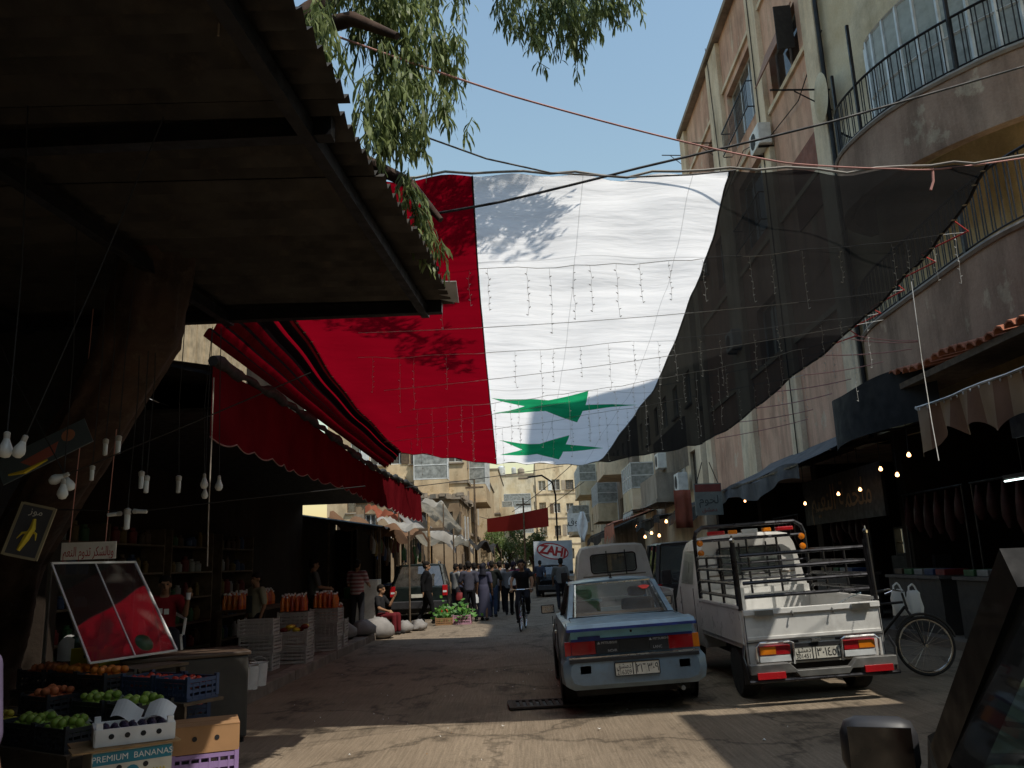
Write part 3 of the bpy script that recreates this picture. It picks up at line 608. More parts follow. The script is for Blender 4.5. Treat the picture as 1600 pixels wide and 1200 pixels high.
B, L = block('distant_house', 'whitish house with glazed balcony near the end of the street', -6, 1.0, 104, 122, 11.8, m_cream, {'-y': (4, (1.5, 4.8, 8.0)), '+x': (5, (4.8, 8.0))}, floors=(3.6, 7.1))
bay(B, L, -3, .6, 102.8, 104, 7.3, 8.3, m_white, glass=10); bay(B, L, -1.5, .8, 102.6, 104, 4.2, 5.2, m_cream, glass=6.8); tanks(B, L, [(-3, 106), (-.5, 109)], 12.4)
B, L = block('distant_house', 'ochre block rising highest beside the sky gap at the street end', 1.5, 9, 118, 140, 15.5, m_sand, {'-y': (4, (2, 5.2, 8.4, 11.6)), '-x': (5, (5.2, 8.4, 11.6))}, floors=(4, 7.6, 11)); tanks(B, L, [(3, 120), (6, 122)], 16.1)
B, L = block('distant_house', 'tan roof-terraced block on the slope left of the sky gap', -14, -6.5, 125, 145, 15.0, m_beige, {'-y': (4, (4, 8, 11.5)), '+x': (5, (4, 8, 11.5))}); tanks(B, L, [(-9, 127), (-12, 129)], 15.6)
B, L = block('distant_house', 'small flat-roofed house stacked behind the whitish house', -7, 2, 150, 165, 16.8, m_cream, {'-y': (5, (8, 11, 14))}); tanks(B, L, [(-2, 152), (-4, 152)], 17.4)
# right row beyond the tall building
B, L = block('side_house', 'shaded tan house with boxed balconies beyond the tall building', 6.7, 15, 31.3, 48, 15.4, m_tan, {'-x': (6, (4.3, 7.6)), '-y': (2, (7.6,))}, floors=(3.7, 7.1))
bay(B, L, 5.6, 6.7, 35.5, 40.5, 4.1, 5.2, m_grey); bay(B, L, 5.5, 6.7, 43, 47, 4.2, 5.2, m_cream, glass=6.5)
with part(B, 'slatted_screen', m_grey) as b:
    for i in range(26): b.bar(L((6.5, 33+i*.32, 5.2)), L((6.5, 33+i*.32, 7.2)), .05, .1)
for y, z in ((38.2, 5.4+.6), (33.6, 4.6)):
    with part(B, 'air_conditioner', m_white, bevel=.02) as b: b.box(L((6.3, y, z)), (.4, .9, .7))
    with part(b.o, 'fan_grille', m_dark) as g: g.lathe([(.26, 0), (.26, .01)], L((6.09, y+.05, z)), 16, 'x')
B, L = block('side_house', 'darker house with deep overhanging balcony far along the shady side', 6.4, 14, 49, 66, 20.5, m_grey, {'-x': (6, (4.3, 7.6, 10.2)), '-y': (2, (8,))}, floors=(3.7, 7.1))
bay(B, L, 4.9, 6.4, 51, 56, 6.9, 7.9, m_tan); bay(B, L, 5.0, 6.4, 58, 63, 4.4, 5.5, m_sand, glass=6.9)
B, L = block('side_house', 'last house on the shady side with blue-grey glazed bays', 6.0, 13, 68, 95, 17, m_cream, {'-x': (8, (4.3, 7.6, 10.6)), '-y': (2, (8, 11))}, floors=(3.7, 7.1, 10.2))
bay(B, L, 4.6, 6.0, 70, 77, 7.2, 8.2, m_cream, glass=9.6); bay(B, L, 4.4, 6.0, 80, 88, 4.2, 5.2, m_sand, glass=6.8)
# junction house shades the lower right road; the other two are added skylight blockers
B, L = block('junction_house', 'plain rendered house across the side street, behind the viewer', 5.2, 12, -8, 5.6, 7.4, m_tan, {'-x': (4, (4.0,)), '+y': (3, (4.0,))})
B, L = block('rear_sky_blocker', 'plain unseen block added behind the viewer to cut the skylight', -14, 3.5, -16, -8.5, 14.5, m_umber, {'+y': (6, (1.2, 5.0))})  # unseen, put in to block skylight from behind
B, L = block('side_sky_blocker', 'dark block added behind the fruit stall wall to cut the skylight', -14, -7.3, -8, 9.3, 12, m_umber, {'+x': (4, (6.5,))})  # put in to block the sky on the left
# hills
with one('hills', MAT('pale_hills', (.34, .3, .25), .95, var=.2, scale=.02), None, None, kind='structure', smooth=60) as b:
    b.grid(lambda u, v: (-400+800*u, 420+260*v, -3+max(0, 40*sin(pi*min(1, v*1.0))*(.75+.25*sin(u*9)+.15*sin(u*23+1)))), 60, 10)

# ---------------------------------------------------------------- the flag canopy across the street
ROWS = [(7.2, (336, 284), (738, 278), (1140, 268), (1545, 262)), (8.3, (400, 408), (745, 393), (1108, 388), (1463, 376)), (9.5, (456, 494), (752, 486), (1076, 480), (1382, 466)), (12, (522, 592), (763, 600), (1024, 600), (1258, 574)),
        (15, (580, 662), (770, 668), (980, 664), (1170, 646)), (18.5, (627, 706), (776, 722), (935, 723), (1096, 692))]
RP = [[aty(*px, Y) for px in pts] for Y, *pts in ROWS]
def cr(p0, p1, p2, p3, t): return .5*((2*p1)+(p2-p0)*t+(2*p0-5*p1+4*p2-p3)*t*t+(3*p1-p0-3*p2+p3)*t**3)
def flag_pt(s, t):
    """s 0..3 across the stripes, t 0..1 along the street"""
    def col(k):
        x = t*(len(RP)-1); i = min(int(x), len(RP)-2); q = [RP[max(0, min(len(RP)-1, i+j))][k] for j in (-1, 0, 1, 2)]; return cr(*q, x-i)
    i = min(int(s), 2); q = [col(max(0, min(3, i+j))) for j in (-1, 0, 1, 2)]; p = cr(*q, s-i)
    wob = .02*sin(s*7+t*17)+.018*sin(s*2.3+t*41)+.012*sin(s*15-t*9)+.010*sin(t*95+s*3)*sin(s*5)
    if t > .985 or t < .01: wob += .02*sin(s*23)
    return p+Vector((0, 0, wob))
flag = thing('flag_canopy', 'huge red, white and black flag with two green stars stretched over the street', 'flag', (0, 12, 0))
fo = Vector((0, 12, 0))
m_fred = CLOTH('red_flag_cloth', (.16, .002, .008), .6, 0, .25, tcol=(.22, .0015, .009), seams=[(0, .02, .006), (1, .33, .003)])
m_fwhite = CLOTH('white_flag_cloth', (.84, .84, .84), .67, .0, .45, tcol=(.97, .97, .97), seams=[(0, .43, .002), (0, .86, .002), (1, .23, .002), (1, .62, .0015), (1, .8, .0015)])
m_fblack = CLOTH('black_flag_mesh', (.012, .0115, .011), .5, .06, .2, tcol=(.016, .0155, .015), seams=[(0, .5, .003)])
m_star = CLOTH('green_star_cloth', (.01, .12, .05), .75, 0, .1, tcol=(.02, .42, .17), var=.2)
for s0, nm, mt in ((0, 'red_stripe', m_fred), (1, 'white_stripe', m_fwhite), (2, 'black_stripe', m_fblack)):
    with part(flag, nm, mt, smooth=60) as b: b.grid(lambda u, v: flag_pt(s0+u, v)-fo, 26, 90, uv=True)
def t_at(Y):
    for k in range(len(ROWS)-1):
        if ROWS[k][0] <= Y <= ROWS[k+1][0]: return (k+(Y-ROWS[k][0])/(ROWS[k+1][0]-ROWS[k][0]))/(len(ROWS)-1)
for Yc, R in ((13.35, 1.28), (16.7, 1.2)):
    with part(flag, 'star', m_star, smooth=60) as b:
        c = (1.5-.06, Yc); pts = [(R*(1 if k % 2 == 0 else .40)*cos(k*pi/5), R*(1 if k % 2 == 0 else .40)*sin(k*pi/5)) for k in range(10)]
        def P(x, y): s = min(1.995, max(1.005, c[0]+x/2.42)); return flag_pt(s, t_at(c[1]+y*.92))-fo-Vector((0, 0, .012))
        n = 8                                             # fan of small cells so the star follows the cloth
        for k in range(10):
            a, e = pts[k], pts[(k+1) % 10]
            b.grid(lambda u, v: P(*[v*lerp(a[q], e[q], u) for q in (0, 1)]), 4, n)
for s0 in (0, 1, 2, 3):                                   # hem ropes and dark seams between the stripes
    with part(flag, 'hem_rope' if s0 in (0, 3) else 'seam', m_cable if s0 else m_dark) as b: b.tube([flag_pt(s0, i/60)-fo for i in range(61)], .016 if s0 in (0, 3) else .009, 5)
with part(flag, 'edge_rope', MAT('grey_rope', (.3, .28, .25), .9)) as b: b.tube([aty(150, 288, 7.15)-fo]+[flag_pt(i*.1, 0)-fo+Vector((0, -.02, .02)) for i in range(31)]+[aty(1660, 232, 7.25)-fo], .012, 6)
with part(flag, 'edge_rope', m_cable) as b: b.tube([flag_pt(i*.1, 1)-fo for i in range(31)], .012, 5)
m_eye = MAT('brass_eyelet', (.6, .55, .4), .4, .5)
for s0, n in ((3, 26), (0, 30)):                          # eyelets along the hems
    em = MB().lathe([(.012, 0), (.024, .004), (.012, .008)], n=8).mesh('eyelet', m_eye)
    for i in range(n): o = link('eyelet', em, flag); o.location = flag_pt(abs(s0-.02), (i+.5)/n)-fo-Vector((0, 0, .022))
# red lacing between the hem and the side lines
lace = thing('lacing_rope', 'red rope zigzagging from the flag hem towards the curved balcony', 'rope', (5, 12, 4))
lo = Vector((5, 12, 4)); zz = []
for u, v, Y in ((1487, 343, 8.0), (1513, 361, 8.1), (1438, 397, 8.6), (1462, 409, 8.75), (1398, 441, 9.3), (1413, 453, 9.45), (1360, 481, 10), (1376, 489, 10.15), (1327, 515, 10.7), (1340, 524, 10.8), (1300, 538, 11.2)):
    zz.append(aty(u, v, Y)-lo)
with part(lace, 'zigzag', m_redrope) as b: b.tube(zz, .009, 5)
for (a, Ya), (c, Yc) in ((((1335, 524), 10.8), ((1434, 532), 11.6)), (((1330, 530), 10.9), ((1434, 534), 11.6)), (((1290, 555), 11.5), ((1425, 545), 11.8)), (((1255, 586), 12.4), ((1380, 565), 13)), (((1210, 612), 13.6), ((1330, 592), 14.6)), (((1180, 638), 14.5), ((1300, 615), 15.5)), (((1150, 660), 15.8), ((1270, 640), 17)), (((1120, 685), 17.2), ((1262, 655), 18.2))):
    with part(lace, 'side_line', m_rope if Ya < 13 else MAT('mauve_line', (.35, .16, .17), .9)) as b: b.tube(sag(aty(*a, Ya)-lo, aty(*c, Yc)-lo, .03, 6), .007, 4)

# ---------------------------------------------------------------- strings of little lights hung across the street
def light_string(label, p, q, s, drops, seed, dl=(.5, .95), skip=0):
    rnd = random.Random(seed); p, q = Vector(p), Vector(q)
    T = thing('light_string', label, 'light string', p, group='strings of tiny lights under the flag')
    pts = sag(p-p, q-p, s, 30); pts = [a+Vector((0, 0, rnd.uniform(-.015, .015))) for a in pts]
    with part(T, 'cable', m_wire) as b: b.tube(pts, .004, 4)
    for i in range(drops):
        if rnd.random() < .1: continue
        t = min(.985, max(.01, (i+.6+rnd.uniform(-.3, .3))/drops)); k = t*30; a = pts[int(k)].lerp(pts[min(30, int(k)+1)], k-int(k)); L = rnd.uniform(*dl)*(.6+.4*abs(sin(i*1.1)))
        with part(T, 'strand', m_wire) as b:
            n = 7; pp = [a+Vector((rnd.uniform(-.009, .009), rnd.uniform(-.012, .012), -L*j/n)) for j in range(n+1)]; b.tube(pp, .0019, 3)
            for j in range(1, n+1): c = pp[j]; d = rnd.choice((-1, 1)); b.bar(c, c+Vector((d*.02, rnd.uniform(-.01, .01), .012)), .007, .007)
    return T
light_string('icicle light string nearest the viewer, hung below the flag middle', aty(600, 420, 8.6), aty(1510, 362, 8.4), .12, 26, 1, (.45, .75))
light_string('icicle light string hung second from the viewer under the flag', aty(560, 560, 10.6), aty(1376, 489, 10.2), .10, 22, 2, (.5, .8))
light_string('icicle light string crossing just before the larger green star', aty(640, 640, 12.3), aty(1340, 524, 10.9), .16, 28, 3, (.6, 1.0))
light_string('icicle light string furthest down the street by the second star', aty(600, 690, 15), aty(1255, 586, 12.6), .1, 24, 4, (.5, .9))
for i, (a, Ya, c, Yc) in enumerate((((560, 520), 9.4, (1413, 453), 9.5), ((600, 610), 11.4, (1380, 500), 10.3), ((620, 668), 14, (1300, 548), 11.4))):
    p = aty(*a, Ya); T = thing('guide_wire', ('thin guide wire crossing under the flag near its front', 'thin guide wire crossing under the flag at mid length', 'thin guide wire crossing below the green stars')[i], 'wire', p, group='wires under the flag')
    with part(T, 'strand_wire', m_wire) as b: b.tube(sag(Vector(), aty(*c, Yc)-p, .08, 20), .004, 4)
def cable(name, label, pts, r, mat, s=0., cat='cable'):
    P = [aty(u, v, Y) for u, v, Y in pts]; full = []
    for i in range(len(P)-1): full += sag(P[i], P[i+1], s, 10)[(1 if i else 0):]
    T = thing(name, label, cat, P[0]); n = 'strand'
    with part(T, n, mat) as b: b.tube([q-P[0] for q in full], r, 6)
    return T
cable('pink_rope', 'pink rope running from the eucalyptus down to the balcony end', [(530, 58, 5.2), (800, 150, 6.2), (1070, 222, 7.0), (1230, 255, 7.2), (1400, 264, 7.15), (1470, 264, 7.2), (1640, 240, 7.5)], .008, m_rope, .01, 'rope')
cable('tied_rope_end', 'frayed rope end dangling from the flag edge rope', [(1457, 262, 7.2), (1458, 284, 7.2), (1454, 297, 7.2)], .012, m_rope, 0, 'rope')
cable('power_cable', 'thick black cable rising from the stall roof to the top right', [(640, 340, 7.0), (780, 316, 7.0), (1000, 262, 7.2), (1300, 190, 7.6), (1640, 92, 8.2)], .012, m_cable, .004)
cable('dashed_cable', 'thin twisted cable sagging from the leaves along the flag top', [(640, 205, 6.4), (760, 248, 6.8), (860, 270, 7.0), (980, 277, 7.1), (1080, 273, 7.1), (1150, 266, 7.12)], .008, MAT('twisted_wire', (.12, .11, .1), .6), 0)
cable('street_cable', 'long thin cable over the far street below the flag', [(560, 770, 20), (880, 728, 34)], .012, m_cable, .05)
cable('street_cable', 'thin cable slanting down from the far right houses', [(900, 720, 34), (800, 800, 40)], .014, m_cable, .1)
cable('balcony_rope', 'pale rope hanging from lower balcony past the striped awning', [(1424, 440, 9.4), (1440, 560, 9.2), (1456, 660, 8.8), (1467, 720, 8.6)], .0045, m_wire, 0, 'rope')

# ---------------------------------------------------------------- the stall roof of corrugated metal
RZ = 4.0
roof = thing('stall_roof', 'dark corrugated metal roof over the fruit stall', 'roof', (-3.5, 3, 0))
def RF(u, v):      # u 0 street edge .. 1 wall ; v 0 near .. 1 far
    y = lerp(-2.2, 7.3, v); e = lerp(-1.35, -.58, v); x = lerp(e, -7.0, u); return Vector((x, y, RZ+.02+.16*u*0+.05*sin(u*3)))
nsh = 11
m_corr2 = MAT('dark_corrugated_metal', (.045, .04, .034), .6, .4, var=.4, scale=3, dirt=.6)
for k in range(nsh):
    with part(roof, 'corrugated_sheet', random.choice((m_corr, m_corr2))) as b:
        v0, v1 = k/nsh, (k+1)/nsh+.004; zo = .006*(k % 2)+random.uniform(0, .01); e0 = random.uniform(-.008, .008); n = 26
        b.grid(lambda u, v: RF(u+e0*(1-u), lerp(v0, v1, v))+Vector((3.5, -3, zo+.034*sin(v*n*pi*.5))), 3, n)
for x0, x1 in ((-1.05, -.95), (-2.85, -2.75), (-4.6, -4.6), (-6.2, -6.2)):
    with part(roof, 'purlin', m_iron) as b: b.bar(Vector((x0-.45, -2.2, RZ-.08))+Vector((3.5, -3, 0)), Vector((x1+.1, 7.25, RZ-.08))+Vector((3.5, -3, 0)), .07, .09)
for y in (.6, 4.0, 7.18):
    with part(roof, 'cross_beam', m_iron) as b: b.bar((-3.4, y-3, RZ-.05), (lerp(-1.35, -.58, (y+2.2)/9.5)+3.5-.1, y-3, RZ-.05), .09, .11)
for x, y in ((-4.9, 6.9), (-6.6, 4.0), (-6.6, 6.9), (-6.6, .6)):
    with part(roof, 'post', m_iron) as b: b.bb(x+3.5-.05, x+3.5+.05, y-3-.05, y-3+.05, .1, RZ-.12)
with part(roof, 'bent_corner', m_alu, thick=.006) as b: b.add([(2.72, 3.75, RZ+.05), (2.98, 3.72, RZ+.03), (2.96, 4.22, RZ+.0), (2.70, 4.2, RZ+.05)], [(0, 1, 2, 3)])
with part(roof, 'dangling_string', MAT('pale_string', (.4, .33, .24), .9)) as b: b.tube([aty(345, -30, 3.2)-Vector((3.5*-1, 3, 0)), aty(343, 20, 3.2)-Vector((-3.5, 3, 0)), aty(341, 56, 3.2)-Vector((-3.5, 3, 0))], .005, 4)

# ---------------------------------------------------------------- eucalyptus
m_leaf = None
def leaf_mat(name, a, b_, trans=.35):
    m, n, l, bs, o = new_mat(name); _m[name] = m
    ge = n.new('ShaderNodeNewGeometry'); mx = n.new('ShaderNodeMix'); mx.data_type = 'RGBA'; l.new(ge.outputs['Random Per Island'], mx.inputs[0]); mx.inputs[6].default_value = (*a, 1); mx.inputs[7].default_value = (*b_, 1)
    l.new(mx.outputs[2], bs.inputs['Base Color']); bs.inputs['Roughness'].default_value = .45; bs.inputs['Specular IOR Level'].default_value = .35
    tr = n.new('ShaderNodeBsdfTranslucent'); l.new(mx.outputs[2], tr.inputs[0]); ms = n.new('ShaderNodeMixShader'); ms.inputs[0].default_value = trans; l.new(bs.outputs[0], ms.inputs[1]); l.new(tr.outputs[0], ms.inputs[2]); l.new(ms.outputs[0], o.inputs[0]); return m
m_euc = leaf_mat('eucalyptus_leaf', (.085, .125, .04), (.32, .38, .15), .48)
euc = thing('eucalyptus_tree', 'old eucalyptus growing through the stall roof, long leaves hanging over the street', 'tree', (-2.75, 6.0, .1))
eo = Vector((-2.75, 6.0, .1))
with part(euc, 'trunk', m_bark, smooth=60) as b:
    tp = [(-6.0, 9.2, .1), (-5.8, 8.95, .8), (-5.15, 8.3, 1.8), (-3.8, 6.9, 2.7), (-2.92, 6.15, 3.4), (-2.78, 6.0, 4.1), (-2.6, 5.8, 5.2), (-2.2, 5.6, 6.6), (-1.6, 5.3, 8.2), (-.8, 5.2, 9.6)]
    rr = [.42, .36, .31, .31, .30, .26, .24, .2, .15, .1]; fine = []; fr = []
    for i in range(len(tp)-1):
        for j in range(16): t = j/16; fine.append(Vector(tp[i]).lerp(Vector(tp[i+1]), t)-eo); fr.append(lerp(rr[i], rr[i+1], t))
    n = 40; rings = []; bn = random.Random(3); ph = [bn.uniform(0, 6) for _ in range(8)]
    def bk_(k, i):
        a = 2*pi*k/n; return 1+.10*sin(2*a+i*.045+ph[0])+.07*sin(3*a-i*.11+ph[1])+.055*sin(7*a+i*.07+1.2*sin(i*.16+ph[2]))+.035*sin(13*a-i*.05+ph[3]+sin(i*.3))+.05*sin(i*.21+ph[4])*sin(a+ph[5])+bn.uniform(-.018, .018)
    for i, (p, r) in enumerate(zip(fine, fr)):
        rings += [(p.x+r*cos(2*pi*k/n)*bk_(k, i), p.y+r*sin(2*pi*k/n)*bk_(k, i), p.z) for k in range(n)]
    b.add(rings, [(i*n+k, i*n+(k+1) % n, (i+1)*n+(k+1) % n, (i+1)*n+k) for i in range(len(fine)-1) for k in range(n)])
limbs = [[(-2.6, 5.8, 5.2), (-1.6, 5.9, 6.1), (-.8, 6.2, 6.9), (.2, 6.6, 7.2)], [(-2.2, 5.6, 6.6), (-1.0, 6.6, 7.8), (.2, 7.6, 8.9), (.9, 8.4, 9.2)], [(-1.6, 5.3, 8.2), (-.2, 5.3, 9.3), (1.2, 5.6, 9.8)], [(-2.6, 5.8, 5.2), (-1.7, 5.5, 5.6), (-1.1, 5.2, 5.5), (-.75, 5.0, 5.2)], [(-2.2, 5.6, 6.6), (-1.4, 4.6, 7.0), (-.6, 4.4, 6.6)],
         [(-2.6, 5.8, 5.2), (-1.6, 6.6, 5.3), (-.9, 6.6, 4.9), (-.62, 6.5, 4.5)], [(-2.2, 5.6, 6.6), (-3.6, 5.2, 8), (-5, 5.5, 8.6)], [(-1.6, 5.3, 8.2), (-2.5, 3.6, 9.2), (-3, 2.6, 9.4)]]
for Lm in limbs:
    with part(euc, 'limb', m_bark, smooth=60) as b:
        k = len(Lm); b.tube([Vector(p)-eo for p in Lm], [lerp(.11, .025, i/(k-1)) for i in range(k)], 8)
def leaf_clump(b, c, rx, ry, rz, n, L=(.1, .175), rnd=random, droop=1.):
    """hanging sprays: short twigs inside the clump, each carrying long curved leaves pointing down"""
    for _ in range(max(1, int(n*1.3)//9)):
        while True:
            d = Vector((rnd.uniform(-1, 1), rnd.uniform(-1, 1), rnd.uniform(-1, 1)))
            if d.length < 1: break
        p = Vector(c)+Vector((d.x*rx, d.y*ry, d.z*rz)); q = p+Vector((rnd.uniform(-.12, .12), rnd.uniform(-.12, .12), -rnd.uniform(.1, .35)*droop))
        b.bar(p-eo, q-eo, .006, .006)
        for k in range(9):
            t = k/9; a = p.lerp(q, t); l = rnd.uniform(*L); ang = rnd.uniform(0, 2*pi); sp = rnd.uniform(.1, .75)
            dr = Vector((cos(ang)*sp, sin(ang)*sp, -1)).normalized(); side = Vector((-sin(ang+rnd.uniform(-1, 1)), cos(ang), rnd.uniform(-.3, .3))).normalized(); wv = l*.085
            cv = Vector((cos(ang), sin(ang), 0))*l*.12
            pts = [a, a+dr*l*.4+cv+side*wv, a+dr*l, a+dr*l*.4+cv-side*wv, a+dr*l*.75+cv*.7+side*wv*.7, a+dr*l*.75+cv*.7-side*wv*.7]
            b.add([x-eo for x in pts], [(0, 1, 3), (1, 4, 5, 3), (4, 2, 5)])
with part(euc, 'crown', m_euc) as b:
    rnd = random.Random(5)
    for u, v, Y, rx, rz, n in ((500, 30, 4.9, .12, .18, 90), (520, 70, 4.9, .12, .15, 70), (600, 10, 5.6, .3, .3, 420), (640, 60, 5.8, .3, .35, 520), (620, 130, 5.6, .25, .3, 320), (700, 90, 5.9, .12, .2, 150), (585, 150, 5.0, .1, .2, 110), (640, 170, 5.4, .2, .2, 150), (690, 150, 5.6, .1, .15, 70), (620, 205, 5.5, .14, .14, 90), (655, 200, 5.6, .1, .1, 40), (600, 215, 5.3, .05, .1, 50), (640, 290, 6.0, .045, .12, 70), (655, 330, 6.1, .06, .12, 80), (670, 365, 6.3, .05, .08, 60), (690, 385, 6.4, .02, .05, 14), (735, 195, 5.8, .03, .05, 12),
                               (560, -40, 5.4, .4, .3, 400), (700, -20, 6, .2, .2, 140)):
        leaf_clump(b, aty(u, v-12, Y), rx, .35 if v < 200 else .08, rz, n, rnd=rnd)
    for u, v, Y, rx, rz, n in ((800, 5, 6.8, .18, .2, 180), (830, 40, 6.9, .15, .18, 150), (870, 20, 7, .2, .2, 220), (900, 40, 7, .2, .18, 220), (940, 10, 7, .2, .16, 200), (975, -5, 7, .15, .15, 130), (850, -40, 7, .5, .25, 400), (905, 72, 7, .03, .1, 20), (840, 85, 6.9, .05, .1, 28)):
        leaf_clump(b, aty(u, v-15, Y), rx, .3, rz, n, L=(.1, .15), rnd=rnd)
    # higher boughs over the street: out of the picture, their shade falls on the flag
    for c, r, n in (((1.3, 5.7, 8.9), .55, 420), ((1.75, 6.2, 9.1), .5, 320), ((.75, 5.5, 8.6), .5, 260), ((1.0, 6.3, 8.5), .4, 200), ((.1, 8.2, 8.6), .5, 330), ((.6, 8.9, 8.7), .5, 330), ((1.0, 9.4, 8.8), .35, 200), ((-.3, 8.0, 8.4), .5, 300), ((-1.2, 7.2, 8.2), .7, 420), ((.9, 7.4, 8.8), .25, 110), ((-1.5, 5.4, 8.6), .9, 600), ((-.3, 5.2, 9.4), .8, 500), ((-2.6, 3.4, 9), 1, 600), ((-4.6, 5.4, 8.6), 1, 600), ((-3, 5.5, 7.4), .9, 500)):
        leaf_clump(b, c, r, r, r*.55, n, L=(.13, .19), rnd=rnd)

# ---------------------------------------------------------------- left side: awnings and shop fronts
m_awn = CLOTH('red_awning_cloth', (.13, .008, .012), .2, 0, .2, tcol=(.1, .004, .006), var=.2)
m_piping = MAT('pale_piping', (.3, .18, .16), .9)
aw = thing('red_awning', 'long plain red awning with scalloped edge over the market side', 'awning', (-3.2, 8.3, 0))
def valance(u, v):
    y = lerp(0, 17.0, u); zt = 3.78+.07*sin(u*9)-.02*u; zb = 3.03-.055*abs(sin(u*26*pi))+.03*sin(u*5)
    return Vector((.05*sin(u*21)*v+.02*sin(u*60)*v, y, lerp(zt, zb, v)))
with part(aw, 'valance', m_awn, smooth=60) as b: b.grid(valance, 260, 6)
with part(aw, 'scallop_piping', m_piping) as b: b.tube([valance(i/260, 1) for i in range(261)], .008, 4)
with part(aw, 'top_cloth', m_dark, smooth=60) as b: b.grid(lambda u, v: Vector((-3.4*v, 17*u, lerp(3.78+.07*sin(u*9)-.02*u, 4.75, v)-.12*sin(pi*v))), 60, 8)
with part(aw, 'rolled_edge', m_dark, smooth=60) as b: b.tube([valance(i/90, 0)+Vector((0, 0, .05+.02*sin(i*1.3))) for i in range(91)], [.055+.02*sin(i*.7)+.015*sin(i*2.1) for i in range(91)], 8)
for y in (0.05, 5.6, 11.2, 16.9):
    with part(aw, 'support_arm', m_iron) as b: b.bar((-.02, y, 3.7), (-3.4, y, 4.6), .04, .04)
# striped cloth slung between flag hem and awning
st = thing('striped_cloth', 'red and black striped cloth slung in lengthwise folds beside the flag hem', 'cloth', (-3.2, 13, 4)); so = Vector((-3.2, 13, 4))
def strip_pt(u, v):
    t = t_at(lerp(8.6, 18.4, v)); h = flag_pt(0, t); y = h.y; e = Vector((lerp(-3.42, -3.12, v), y, lerp(4.2, 3.86, v)))
    p = h.lerp(e, u); return p+Vector((0, 0, .05*abs(sin(u*6*pi))-.06*sin(pi*u)-.02))-so
m_folds = CLOTH('black_fold_cloth', (.012, .008, .009), .2)
for i in range(12):
    with part(st, 'fold', m_fred if i in (2, 5, 9) else (m_awn if i in (0, 7, 11) else m_folds), smooth=60) as b: b.grid(lambda u, v: strip_pt((i+u)/12, v), 3, 40)
# back wall of the fruit stall with a rolling shutter
wl = thing('stall_back_wall', 'dark wall with rolling shutter at the back of the fruit stall', 'wall', (-6.3, 4, 0))
with part(wl, 'wall', m_umber) as b: b.bb(-.9, -.3, -8, 5.4, 0, 4.6)
with part(wl, 'end_wall', m_umber) as b: b.bb(-.9, .9, 5.4, 5.65, 0, 3.5)
for i in range(34):
    with part(wl, 'shutter_slat', m_steel) as b: b.bb(-.298, -.24, .6, 5.0, .2+i*.085, .2+i*.085+.075)
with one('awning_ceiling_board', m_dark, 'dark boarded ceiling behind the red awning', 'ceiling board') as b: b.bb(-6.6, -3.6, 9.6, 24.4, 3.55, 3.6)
T = thing('shade_sheet', 'black sheet added for the deep shade behind the eucalyptus trunk', 'tarpaulin', (-5.4, 7.36, 0))  # black sheet stands in for the deep shade behind the trunk
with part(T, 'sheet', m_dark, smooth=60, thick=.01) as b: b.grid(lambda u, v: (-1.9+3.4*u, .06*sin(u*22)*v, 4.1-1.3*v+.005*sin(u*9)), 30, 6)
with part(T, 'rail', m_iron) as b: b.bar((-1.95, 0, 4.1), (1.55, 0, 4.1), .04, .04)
# shop shelving in the gloom under the awning
m_goods = [MAT('tin_'+n, tuple(q*.5 for q in c), .5) for n, c in (('ochre', (.3, .2, .05)), ('red', (.3, .03, .03)), ('blue', (.05, .1, .25)), ('white', (.5, .5, .47)), ('green', (.06, .2, .07)), ('brown', (.15, .08, .04)))]
for k, (y, lab) in enumerate(((11.2, 'dim shop shelf of jars behind the white buckets'), (13.2, 'dim shop shelf of jars behind the standing boy'), (15.4, 'dim shop shelf of jars behind the drink bottles'), (17.8, 'dim shop shelf of jars nearest the striped-shirt shopper'))):
    sh = thing('shelf_unit', lab, 'shelf', (-6.35, y, .145), group='shop shelves under the awning')
    for s in (-1, 1):
        with part(sh, 'side_board', m_oldwood) as b: b.bb(-.2, .2, s*.95-.02, s*.95+.02, 0, 2.3)
    for z in (.2, .65, 1.1, 1.55, 2.0):
        with part(sh, 'shelf_board', m_oldwood) as b: b.bb(-.2, .2, -.93, .93, z, z+.03)
        for i in range(6):
            with part(sh, 'jar', random.choice(m_goods), smooth=40) as b: yy = -.78+i*.29+random.uniform(-.06, .06); h = random.uniform(.14, .3); r_ = random.uniform(.05, .09); b.lathe([(r_*.9, 0), (r_, .02), (r_, h*.75), (r_*.6, h*.85), (r_*.62, h)], (.02, yy, z+.031), 10)

